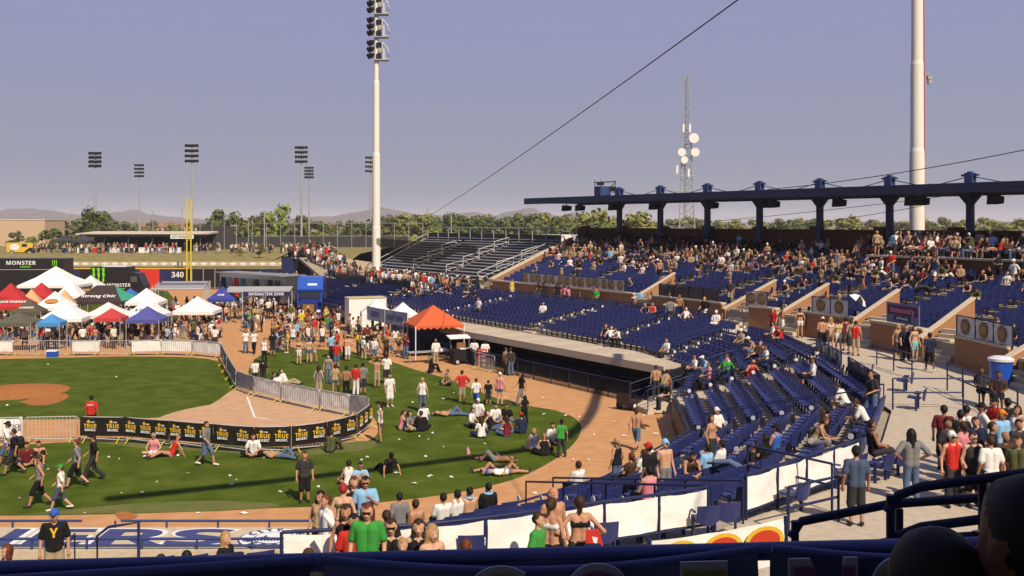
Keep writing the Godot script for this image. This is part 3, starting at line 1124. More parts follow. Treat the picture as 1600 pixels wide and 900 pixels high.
func make_roof() -> void:
	var o := beam_at(22, 0, 11)
	var rf := thing("stand_roof", o, "long thin dark blue flat roof over the top of upper stand", "roof")
	var off := -o
	var fas := MB.new()
	fas.bar(beam_at(-10, -3.6, 11.75), beam_at(50.8, -3.6, 11.72), 0.2, 0.62)
	put(fas, "fascia", mats["roof_blue"], rf, off)
	var deck := MB.new()
	deck.bar(beam_at(-10, 0, 11.95), beam_at(50.8, 0, 11.92), 7.0, 0.1)
	put(deck, "deck", mats["roof_blue"], rf, off)
	var back := MB.new()
	back.bar(beam_at(-10, 3.4, 11.7), beam_at(50.8, 3.4, 11.68), 0.2, 0.6)
	put(back, "rear_fascia", mats["roof_blue"], rf, off)
	for k in 60:
		var rib := MB.new()
		rib.bar(beam_at(k - 9.5, -3.4, 11.66), beam_at(k - 9.5, 3.3, 11.66), 0.14, 0.34)
		put(rib, "joist", mats["roof_blue"], rf, off)
	var names := ["rightmost", "second from the right", "third from the right", "middle", "third from the left", "second from the left", "leftmost"]
	var ts := [3.66, 9.87, 16.06, 22.15, 28.1, 34.1, 39.9]
	for k in 7:
		var t: float = ts[k]
		var base := beam_at(t, 0, 6.6)
		var c := thing("roof_column", base, "dark blue steel roof column with bracket arms, %s along the upper stand" % names[k], "column", "roof columns of the upper stand")
		var sh := MB.new()
		var bas := Basis(Vector3.UP, 0.598)
		sh.box(Vector3(0, 3.1, 0), Vector3(0.40, 6.2, 0.40), bas)
		put(sh, "shaft", mats["steel_blue"], c)
		for s in [-1.0, 1.0]:
			var br := MB.new()
			var dir: Vector3 = (beam_at(1, 0, 0) - beam_at(0, 0, 0)).normalized() * s
			br.plate(PackedVector2Array([Vector2(0.19, 4.05), Vector2(0.19, 4.98), Vector2(0.88, 4.98), Vector2(0.84, 4.78)]), Vector3.ZERO, dir, Vector3.UP, 0.2)
			put(br, "bracket", mats["steel_blue"], c)
			var tie := MB.new()
			tie.tube([Vector3(0, 6.0, 0) + dir * 0.2, dir * 2.9 + Vector3(0, 5.42, 0)], 0.035, 5)
			put(tie, "tie_rod", mats["steel_blue"], c)
		var hd := MB.new()
		hd.box(Vector3(0, 5.75, 0), Vector3(0.55, 1.0, 0.55), bas)
		hd.box(Vector3(0, 6.1, 0), Vector3(1.15, 0.14, 0.3), Basis(Vector3.UP, 0.598 + PI * 0.5))
		hd.box(Vector3(0, 6.28, 0), Vector3(0.3, 0.14, 0.3), bas)
		put(hd, "capital", mats["steel_blue"], c)
	# loudspeakers under the roof
	var sp := [[885, "leftmost of the loudspeaker pair under roof's far end"], [906, "right one of the loudspeaker pair under roof's far end"], [958, "loudspeaker left of the farthest roof column"], [1022, "loudspeaker beside the second farthest roof column"], [1113, "loudspeaker right of the third farthest roof column"], [1193, "small loudspeaker close to the middle roof column"], [1208, "larger loudspeaker right of the middle roof column"], [1311, "lone loudspeaker between the middle and right roof columns"], [1425, "left box of the speaker pair before the white mast"], [1440, "right box of the speaker pair before the white mast"], [1555, "loudspeaker hanging at the near right end of roof"]]
	for e in sp:
		var ratio: float = (e[0] - 800.0) / FOCAL
		var t := (32.9 - 0.826 * 2.6 - ratio * (64.6 - 0.563 * 2.6)) / (0.563 + ratio * 0.826)
		var s := thing("loudspeaker", beam_at(t, -2.6, 10.95), "black " + e[1], "loudspeaker", "loudspeakers under the stand roof", 0.6)
		var b := MB.new()
		b.plate(PackedVector2Array([Vector2(-0.35, -0.3), Vector2(0.35, -0.24), Vector2(0.42, 0.2), Vector2(-0.28, 0.3)]), Vector3.ZERO, Vector3.RIGHT, Vector3.UP, 0.75)
		put(b, "cabinet", mats["black"], s)
		var y := MB.new()
		y.tube([Vector3(0, 0.2, 0), Vector3(0, 0.7, 0)], 0.04, 5)
		put(y, "hanger", mats["black"], s)
	# platform with equipment on the roof
	var eq := thing("roof_platform", beam_at(42.5, 0, 12.0), "small blue equipment platform standing on the far end of roof", "platform", "", 0.6)
	var em := MB.new()
	em.box(Vector3(0, 0.55, 0), Vector3(1.3, 1.1, 1.0))
	put(em, "cabinet", mats["steel_blue"], eq)
	var ef := MB.new()
	for x in [-1.3, -0.5, 1.3]:
		ef.tube([Vector3(x, 0, 0.4), Vector3(x, 1.7, 0.4)], 0.04, 5)
	ef.tube([Vector3(-1.3, 1.45, 0.4), Vector3(1.4, 1.6, 0.4)], 0.06, 5)
	ef.tube([Vector3(0.2, 0.6, 0.4), Vector3(1.3, 1.5, 0.4)], 0.05, 5)
	put(ef, "frame", mats["navy"], eq)
	var ej := MB.new()
	ej.box(Vector3(0.9, 0.85, 0.3), Vector3(0.9, 0.5, 0.5))
	ej.box(Vector3(-0.5, 1.35, 0.3), Vector3(0.6, 0.3, 0.4))
	put(ej, "instrument", mats["black"], eq)

func flood_lamp(parent: Node3D, at: Vector3, aim: Vector3) -> void:
	var m := MB.new()
	m.lathe(Vector3.ZERO, [Vector2(0.0, -0.32), Vector2(0.14, -0.28), Vector2(0.22, -0.1), Vector2(0.34, 0.1), Vector2(0.34, 0.16), Vector2(0.0, 0.13)], 10)
	var o := put(m, "floodlight", mats["black"], parent, at)
	var y := aim.normalized()
	var x := y.cross(Vector3.FORWARD).normalized()
	o.basis = Basis(x, y, x.cross(y))

func make_masts() -> void:
	# near masts with racks of lamps
	var m := D(588, 405, 112)
	m.y = 0.0
	var a := thing("light_mast", m, "tall white tapering floodlight mast left of the grey bleachers", "light mast")
	var sh := MB.new()
	sh.lathe(Vector3.ZERO, [Vector2(0.47, 0), Vector2(0.47, 9.0), Vector2(0.44, 9.1), Vector2(0.43, 17.0), Vector2(0.36, 17.3), Vector2(0.34, 25.0), Vector2(0.26, 25.4), Vector2(0.24, 36.0)], 18)
	put(sh, "mast", mats["mast_white"], a)
	for r in 4:
		var y := 27.6 + r * 2.55
		for k in 3:
			for j in 2:
				flood_lamp(a, Vector3(-0.42 - j * 0.35, y + 0.5 + k * 0.72, 0.5 - j * 0.55), Vector3(-0.75, -0.55, 0.5))
		var cage := MB.new()
		for z in [-0.5, 0.5]:
			cage.tube([Vector3(0.85, y + 0.1, z), Vector3(1.35, y + 0.1, z), Vector3(1.35, y + 1.25, z), Vector3(0.75, y + 1.95, z)], 0.045, 5)
			cage.tube([Vector3(0.85, y + 0.1, z), Vector3(0.75, y + 1.95, z)], 0.045, 5)
		cage.tube([Vector3(1.35, y + 0.1, -0.5), Vector3(1.35, y + 0.1, 0.5)], 0.05, 5)
		cage.tube([Vector3(1.35, y + 1.25, -0.5), Vector3(1.35, y + 1.25, 0.5)], 0.05, 5)
		put(cage, "service_cage", mats["white_paint"], a)
		var floor_m := MB.new()
		floor_m.box(Vector3(0.55, y, 0), Vector3(1.5, 0.1, 1.1))
		put(floor_m, "platform", mats["galvanised"], a)
		for k in 3:
			var bx := MB.new()
			bx.box(Vector3(0.3 + 0.22 * (k % 2), y + 0.45 + k * 0.62, 0.1), Vector3(0.5, 0.5, 0.6))
			put(bx, "ballast_box", mats["galvanised"] if k % 2 else mats["black"], a)
	m = D(1433, 358, 82)
	m.y = 0.0
	var b := thing("light_mast", m, "thick white stepped mast rising behind the stand roof", "light mast")
	sh = MB.new()
	sh.lathe(Vector3.ZERO, [Vector2(0.60, 0), Vector2(0.60, 14.5), Vector2(0.58, 15.3), Vector2(0.53, 15.6), Vector2(0.51, 22.4), Vector2(0.46, 22.7), Vector2(0.44, 38.0)], 24)
	put(sh, "mast", mats["mast_white"], b)
	var cb := MB.new()
	cb.tube([Vector3(0.5, 8, 0.35), Vector3(0.46, 22, 0.32), Vector3(0.4, 36, 0.25)], 0.03, 5)
	put(cb, "conduit", mats["red"], b)
	var cm := MB.new()
	cm.box(Vector3(0.9, 21.3, 0.2), Vector3(0.3, 0.3, 0.4))
	cm.box(Vector3(0.75, 21.6, 0.2), Vector3(0.5, 0.1, 0.2))
	cm.box(Vector3(0.95, 20.95, 0.2), Vector3(0.3, 0.3, 0.35))
	put(cm, "camera_box", mats["galvanised"], b)
	# floodlights of the practice fields
	var far := [[149, 238, 258, 250, "floodlight mast at far left, above the beige building"], [218, 257, 274, 330, "paler floodlight mast second from left, behind the pavilion"], [300, 226, 250, 235, "tallest distant floodlight mast, behind the yellow foul pole"], [471, 229, 251, 250, "darker of two close floodlight masts left of white mast"], [483, 261, 276, 340, "paler of two close floodlight masts left of white mast"], [579, 245, 266, 300, "distant floodlight mast mostly hidden by the tall white mast"]]
	for f in far:
		var top := D(f[0], f[1], f[3])
		var bot := D(f[0], f[2], f[3])
		var lm := thing("floodlight_mast", Vector3(top.x, 0, top.z), "thin " + f[4], "light mast", "distant floodlight masts")
		var pole := MB.new()
		pole.tube([Vector3.ZERO, Vector3(0, top.y, 0)], 0.32, 8, 0.2)
		put(pole, "pole", mats["galvanised"], lm)
		var n := 4
		for k in n:
			var y := lerpf(bot.y, top.y, k / float(n - 1))
			var bar := MB.new()
			bar.box(Vector3(0, y + 0.2, 0), Vector3(3.0, 0.12, 0.12))
			put(bar, "crossbar", mats["galvanised"], lm)
			for j in 5:
				var lamp := MB.new()
				lamp.box(Vector3(-1.3 + j * 0.65, y - 0.25, 0.25), Vector3(0.52, 0.5, 0.55), Basis(Vector3.RIGHT, 0.5))
				put(lamp, "floodlight", mats["black"], lm)
	# lattice radio mast
	var rd := 300.0
	var rb := D(1072, 355, rd)
	rb.y = 0
	var rt := thing("radio_mast", rb, "grey lattice radio mast with white dishes behind the stand roof", "radio mast")
	var top_h := EYE + (348 - 118) / FOCAL * rd
	var legs := []
	for k in 3:
		var an := TAU * k / 3 + 0.5
		legs.append([Vector3(cos(an) * 3.0, 0, sin(an) * 3.0), Vector3(cos(an) * 0.7, top_h, sin(an) * 0.7)])
	for l in legs:
		var m2 := MB.new()
		m2.tube([l[0], l[1]], 0.22, 6, 0.12)
		put(m2, "leg", mats["galvanised"], rt)
	var br := MB.new()
	for k in 26:
		for j in 3:
			var a0: Vector3 = legs[j][0].lerp(legs[j][1], k / 26.0)
			var b0: Vector3 = legs[(j + 1) % 3][0].lerp(legs[(j + 1) % 3][1], (k + 1) / 26.0)
			var c0: Vector3 = legs[(j + 1) % 3][0].lerp(legs[(j + 1) % 3][1], k / 26.0)
			br.tube([a0, b0], 0.07, 4)
			br.tube([a0, c0], 0.06, 4)
	tag(put(br, "bracing", mats["galvanised"], rt), "", "", "", "stuff")
	for d in [[1084, 216, 1.5], [1065, 238, 1.25], [1086, 238, 1.3], [1069, 250, 1.1]]:
		var q := D(d[0], d[1], rd - 2)
		var dish := MB.new()
		dish.plate(circle(d[2], 16), Vector3.ZERO, Vector3.RIGHT, Vector3.UP, 0.9)
		put(dish, "dish", mats["white_paint"], rt, q - rb)
	for d in [[1068, 200], [1078, 200], [1058, 265], [1076, 270]]:
		var q := D(d[0], d[1], rd - 2)
		var pn := MB.new()
		pn.box(Vector3.ZERO, Vector3(0.6, 2.4, 0.4))
		put(pn, "panel_antenna", mats["white_paint"], rt, q - rb)
	var arm := MB.new()
	for y in [275, 298]:
		var q := D(1072, y, rd - 2) - rb
		arm.tube([q + Vector3(-3, 0, 0), q + Vector3(3.4, 0, 0)], 0.12, 5)
	put(arm, "antenna_arm", mats["galvanised"], rt)

func make_cables() -> void:
	var list := [
		[D(1150, -16, 30).lerp(D(655, 346, 118), -0.28), D(655, 346, 118), 0.022, 0.5, "thick black cable crossing the sky from the upper right"],
		[D(1640, 226, 60), D(1200, 296, 84), 0.03, 0.3, "thin dark cable running along above the roof"],
		[D(1640, 285, 58), D(880, 360, 112), 0.02, 0.5, "thin cable passing below the roof across columns"],
		[D(1440, 322, 62), D(1010, 372, 96), 0.02, 0.4, "lower thin cable just above the upper stand wall"],
	]
	for c in list:
		var p := []
		for k in 25:
			var f := k / 24.0
			var q: Vector3 = c[0].lerp(c[1], f)
			q.y -= 4.0 * c[3] * f * (1.0 - f)
			p.append(q)
		var m := MB.new()
		m.tube(p, c[2], 5)
		tag(put(m, "overhead_cable", mats["black"]), c[4], "cable", "overhead cables")
	# backstop net gathered up into a roll, high over the plate
	var pts := []
	for q in [[-14.0, 34.5], [-7.4, 37.6], [-2.5, 40.2], [1.2, 42.6], [2.9, 46.0], [3.9, 50.0], [4.7, 55.5], [5.2, 60.0]]:
		pts.append(V(q[0], q[1], 0) + TO_SUN * 20.5)
	var net := MB.new()
	net.tube(spline(pts, 5), 0.26, 7)
	tag(put(net, "rolled_net", mats["dark_net"]), "rolled dark backstop net hanging high over home plate", "net")

# ---------------------------------------------------------------- people
# A body is one surface: tapered bones joined by a smooth minimum, meshed as surface nets. Materials: 0 skin, 1 top, 2 bottom, 3 hair, 4 shoes, 5 hat, 6 eyes
var body_cache := {}
var people := []         # [node, label without ordinal, where]

func pose_of(pose: String, fem: bool) -> Dictionary:
	var j := {"pel": Vector3(0, 0.95, 0), "che": Vector3(0, 1.36, 0), "fwd": Vector3(0, 0, 1), "look": Vector3(0, 0, 1)}
	var el := [Vector3(0.26, 1.12, -0.04), Vector3(-0.26, 1.12, -0.04)]
	var wr := [Vector3(0.27, 0.87, 0.06), Vector3(-0.27, 0.87, 0.06)]
	var kn := [Vector3(0.105, 0.50, 0.03), Vector3(-0.105, 0.50, 0.03)]
	var an := [Vector3(0.12, 0.09, -0.02), Vector3(-0.12, 0.09, -0.02)]
	var toe := Vector3(0.02, -0.045, 0.17)
	match pose:
		"shift":
			j.pel = Vector3(0.03, 0.94, 0)
			kn = [Vector3(0.12, 0.50, 0.0), Vector3(-0.14, 0.51, 0.10)]
			an = [Vector3(0.12, 0.09, -0.03), Vector3(-0.20, 0.09, 0.06)]
			wr = [Vector3(0.16, 1.02, 0.22), Vector3(-0.29, 0.88, 0.03)]
		"akimbo":
			el = [Vector3(0.40, 1.16, -0.10), Vector3(-0.40, 1.16, -0.10)]
			wr = [Vector3(0.19, 1.00, 0.05), Vector3(-0.19, 1.00, 0.05)]
		"folded":
			el = [Vector3(0.25, 1.13, 0.06), Vector3(-0.25, 1.13, 0.06)]
			wr = [Vector3(-0.03, 1.20, 0.22), Vector3(0.05, 1.13, 0.22)]
		"drink":
			el = [Vector3(0.25, 1.13, 0.06), Vector3(-0.26, 1.12, -0.03)]
			wr = [Vector3(0.08, 1.32, 0.27), Vector3(-0.27, 0.87, 0.06)]
		"raised":
			el = [Vector3(0.45, 1.50, 0.0), Vector3(-0.45, 1.50, 0.0)]
			wr = [Vector3(0.22, 1.60, 0.02), Vector3(-0.22, 1.60, 0.02)]
		"walk":
			kn = [Vector3(0.10, 0.53, 0.20), Vector3(-0.10, 0.49, -0.02)]
			an = [Vector3(0.10, 0.10, 0.30), Vector3(-0.10, 0.16, -0.36)]
			el = [Vector3(0.25, 1.12, -0.16), Vector3(-0.25, 1.13, 0.07)]
			wr = [Vector3(0.26, 0.89, -0.12), Vector3(-0.24, 0.95, 0.28)]
		"sit":
			j.pel = Vector3(0, 0.55, -0.06)
			j.che = Vector3(0, 0.97, -0.10)
			kn = [Vector3(0.13, 0.56, 0.36), Vector3(-0.13, 0.56, 0.36)]
			an = [Vector3(0.14, 0.10, 0.36), Vector3(-0.14, 0.10, 0.36)]
			el = [Vector3(0.25, 0.74, -0.02), Vector3(-0.25, 0.74, -0.02)]
			wr = [Vector3(0.13, 0.66, 0.25), Vector3(-0.13, 0.66, 0.25)]
		"lean":
			j.pel = Vector3(0, 0.55, -0.08)
			j.che = Vector3(0, 0.92, 0.12)
			kn = [Vector3(0.15, 0.56, 0.34), Vector3(-0.15, 0.56, 0.34)]
			an = [Vector3(0.16, 0.10, 0.30), Vector3(-0.16, 0.10, 0.30)]
			el = [Vector3(0.22, 0.68, 0.24), Vector3(-0.22, 0.68, 0.24)]
			wr = [Vector3(0.06, 0.66, 0.46), Vector3(-0.06, 0.64, 0.46)]
		"recline":
			j.pel = Vector3(0, 0.52, 0.02)
			j.che = Vector3(0, 0.90, -0.16)
			kn = [Vector3(0.12, 0.70, 0.44), Vector3(-0.12, 0.62, 0.46)]
			an = [Vector3(0.12, 0.66, 0.86), Vector3(-0.12, 0.46, 0.84)]
			el = [Vector3(0.34, 0.74, -0.20), Vector3(-0.34, 0.74, -0.20)]
			wr = [Vector3(0.40, 0.66, 0.02), Vector3(-0.36, 0.66, 0.05)]
		"cross":
			j.pel = Vector3(0, 0.15, -0.05)
			j.che = Vector3(0, 0.56, 0.0)
			kn = [Vector3(0.36, 0.20, 0.26), Vector3(-0.36, 0.20, 0.26)]
			an = [Vector3(-0.06, 0.09, 0.34), Vector3(0.08, 0.09, 0.26)]
			el = [Vector3(0.28, 0.33, 0.05), Vector3(-0.28, 0.33, 0.05)]
			wr = [Vector3(0.20, 0.24, 0.27), Vector3(-0.20, 0.24, 0.27)]
			toe = Vector3(0.0, 0.0, 0.12)
		"knees":
			j.pel = Vector3(0, 0.15, -0.05)
			j.che = Vector3(0, 0.55, 0.02)
			kn = [Vector3(0.14, 0.52, 0.36), Vector3(-0.14, 0.50, 0.38)]
			an = [Vector3(0.14, 0.10, 0.58), Vector3(-0.15, 0.10, 0.56)]
			el = [Vector3(0.26, 0.40, 0.20), Vector3(-0.26, 0.40, 0.20)]
			wr = [Vector3(0.08, 0.44, 0.44), Vector3(-0.08, 0.42, 0.44)]
		"prop":
			j.pel = Vector3(0, 0.14, 0)
			j.che = Vector3(0, 0.52, -0.20)
			kn = [Vector3(0.12, 0.26, 0.42), Vector3(-0.13, 0.14, 0.44)]
			an = [Vector3(0.13, 0.09, 0.82), Vector3(-0.14, 0.09, 0.88)]
			el = [Vector3(0.30, 0.30, -0.34), Vector3(-0.30, 0.30, -0.34)]
			wr = [Vector3(0.33, 0.06, -0.42), Vector3(-0.33, 0.06, -0.42)]
		"lie":
			j.pel = Vector3(0, 0.13, 0)
			j.che = Vector3(0, 0.14, -0.42)
			j.fwd = Vector3(0, 1, 0)
			j.look = Vector3(0, 1, 0)
			kn = [Vector3(0.12, 0.40, 0.30), Vector3(-0.12, 0.14, 0.44)]
			an = [Vector3(0.12, 0.08, 0.58), Vector3(-0.15, 0.09, 0.86)]
			el = [Vector3(0.36, 0.16, -0.66), Vector3(-0.28, 0.10, -0.18)]
			wr = [Vector3(0.14, 0.14, -0.82), Vector3(-0.14, 0.26, -0.06)]
			toe = Vector3(0.02, 0.12, 0.08)
	j.el = el
	j.wr = wr
	j.kn = kn
	j.an = an
	j.toe = toe
	return j

func bones_of(pose: String, top: String, bottom: String, hair: String, fem: bool) -> Dictionary:
	var j := pose_of(pose, fem)
	var B := []
	var up: Vector3 = (j.che - j.pel).normalized()
	var fw: Vector3 = j.fwd
	fw = (fw - up * fw.dot(up)).normalized()
	var rt := up.cross(fw).normalized()      # the person's left (+x)
	var tm := 0 if top in ["bare", "bikini"] else 1
	var cw := 0.07 if fem else 0.088
	var cr := 0.098 if fem else 0.108
	var che: Vector3 = j.che
	var pel: Vector3 = j.pel
	var waist := pel.lerp(che, 0.30)
	var puff := 0.012 if tm else 0.0
	var sh := []
	for s in [1.0, -1.0]:
		B.append([che + rt * cw * s - up * 0.03, waist + rt * (0.055 if fem else 0.075) * s, cr + puff, (0.082 if fem else 0.096) + puff, tm])
		B.append([waist + rt * 0.06 * s, pel + rt * (0.082 if fem else 0.074) * s - up * 0.03, 0.092 + puff, 0.104 + puff, (1 if top in ["tee", "long", "dress"] else (2 if tm == 0 else 1)) if tm else 0])
		B.append([pel + rt * 0.078 * s - up * 0.02, pel + rt * 0.085 * s - up * 0.07, 0.112, 0.108, 1 if top == "dress" else 2])
		sh.append(che + rt * (0.165 if fem else 0.19) * s + up * 0.035)
	B.append([sh[0] - rt * 0.03, sh[1] + rt * 0.03, 0.058 + puff * 0.5, 0.058 + puff * 0.5, 0 if top in ["bare", "bikini", "tank"] else tm])
	if top == "tank":
		for s in [1.0, -1.0]:
			B.append([che + rt * 0.09 * s + up * 0.09, che + rt * 0.085 * s - up * 0.08, 0.05, 0.10, 1])
	if top == "bikini":
		for s in [1.0, -1.0]:
			B.append([che + rt * 0.07 * s - up * 0.05 + fw * 0.075, che + rt * 0.075 * s - up * 0.07 + fw * 0.07, 0.06, 0.06, 1])
		B.append([che + rt * 0.12 - up * 0.08 - fw * 0.055, che - rt * 0.12 - up * 0.08 - fw * 0.055, 0.056, 0.056, 1])
	elif fem:
		for s in [1.0, -1.0]:
			B.append([che + rt * 0.07 * s - up * 0.06 + fw * 0.065, che + rt * 0.07 * s - up * 0.08 + fw * 0.06, 0.062, 0.062, tm])
	# neck and head
	var nk := che + up * 0.075
	var look: Vector3 = j.look
	var hd := nk + up * 0.165 + look * 0.025
	B.append([nk - up * 0.02, nk + up * 0.09 + look * 0.012, 0.055, 0.05, 0])
	B.append([hd - up * 0.015 + look * 0.012, hd + up * 0.045 - look * 0.012, 0.078, 0.088, 0])
	B.append([hd - up * 0.075 + look * 0.035, hd - up * 0.055 + look * 0.045, 0.045, 0.04, 0])
	B.append([hd - up * 0.02 + look * 0.085, hd - up * 0.035 + look * 0.10, 0.012, 0.016, 0])
	for s in [1.0, -1.0]:
		B.append([hd + rt * 0.085 * s - up * 0.01, hd + rt * 0.09 * s + up * 0.02 - look * 0.01, 0.014, 0.016, 0])
	if hair == "bald":
		pass
	elif hair == "cap" or hair == "hat":
		B.append([hd + up * 0.065 - look * 0.012, hd + up * 0.08 - look * 0.02, 0.098, 0.085, 5])
		B.append([hd + up * 0.065 + look * 0.08, hd + up * 0.055 + look * 0.15, 0.045 if hair == "cap" else 0.03, 0.028, 5])
		B.append([hd - look * 0.05 - up * 0.01, hd - look * 0.06 + up * 0.02, 0.065, 0.07, 3])
	else:
		B.append([hd + up * 0.058 - look * 0.026, hd + up * 0.02 - look * 0.05, 0.092, 0.084, 3])
		B.append([hd + up * 0.088 + look * 0.035, hd + up * 0.085 - look * 0.02, 0.042, 0.066, 3])
	if hair == "long":
		for s in [1.0, -1.0]:
			B.append([hd + rt * 0.07 * s + up * 0.02 - look * 0.03, hd + rt * 0.075 * s - up * 0.21 - look * 0.05, 0.05, 0.045, 3])
		B.append([hd - look * 0.06, hd - up * 0.25 - look * 0.09, 0.075, 0.055, 3])
	elif hair == "tail":
		B.append([hd + up * 0.05 - look * 0.11, hd - up * 0.12 - look * 0.12, 0.035, 0.022, 3])
	elif hair == "bob":
		for s in [1.0, -1.0]:
			B.append([hd + rt * 0.075 * s + up * 0.02, hd + rt * 0.085 * s - up * 0.10, 0.04, 0.04, 3])
		B.append([hd - look * 0.06, hd - up * 0.11 - look * 0.06, 0.075, 0.06, 3])
	# arms
	var hands := []
	for i in 2:
		var e: Vector3 = j.el[i]
		var w: Vector3 = j.wr[i]
		var k := 0.85 if fem else 1.0
		B.append([sh[i], e, 0.052 * k, 0.041 * k, 0])
		B.append([e, w, 0.042 * k, 0.028 * k, 0])
		var hv := (w - e).normalized()
		B.append([w + hv * 0.02, w + hv * 0.075, 0.03 * k, 0.034 * k, 0])
		hands.append([w, hv, k])
		if top == "tee" or top == "long" or top == "dress" and not fem:
			B.append([sh[i], sh[i].lerp(e, 0.74 if not fem else 0.5), 0.068 * k, 0.074 * k, 1])
		if top == "long":
			B.append([sh[i].lerp(e, 0.7), e, 0.066, 0.06, 1])
			B.append([e, e.lerp(w, 0.92), 0.06, 0.045, 1])
	# legs
	for i in 2:
		var s := 1.0 if i == 0 else -1.0
		var hp := pel + rt * 0.088 * s - up * 0.05
		var kn: Vector3 = j.kn[i]
		var an: Vector3 = j.an[i]
		var toe: Vector3 = j.toe
		toe.x *= s
		B.append([hp, kn, 0.082, 0.056, 0])
		B.append([kn, kn.lerp(an, 0.35), 0.055, 0.056, 0])
		B.append([kn.lerp(an, 0.35), an, 0.056, 0.036, 0])
		match bottom:
			"long":
				B.append([hp, kn, 0.102, 0.078, 2])
				B.append([kn, an + (kn - an).normalized() * 0.03, 0.078, 0.068, 2])
			"shorts":
				B.append([hp, kn, 0.106, 0.098, 2])
				B.append([kn, kn.lerp(an, 0.12), 0.098, 0.09, 2])
			"short_shorts":
				B.append([hp, hp.lerp(kn, 0.3), 0.10, 0.092, 2])
		B.append([an - Vector3(0, 0.03, 0) - toe * 0.15, an + toe, 0.046, 0.036, 4])
	if bottom == "skirt" or top == "dress":
		var sk: Vector3 = (j.kn[0] + j.kn[1]) * 0.5
		var hem := pel.lerp(sk, 0.78)
		for q in 6:
			var an := TAU * q / 6.0
			var o := rt * cos(an) + fw * sin(an) * 0.8
			B.append([pel + o * 0.085, hem + o * 0.15, 0.05, 0.035, 1 if top == "dress" else 2])
	return {"bones": B, "hands": hands, "hd": hd, "up": up, "look": look, "rt": rt}

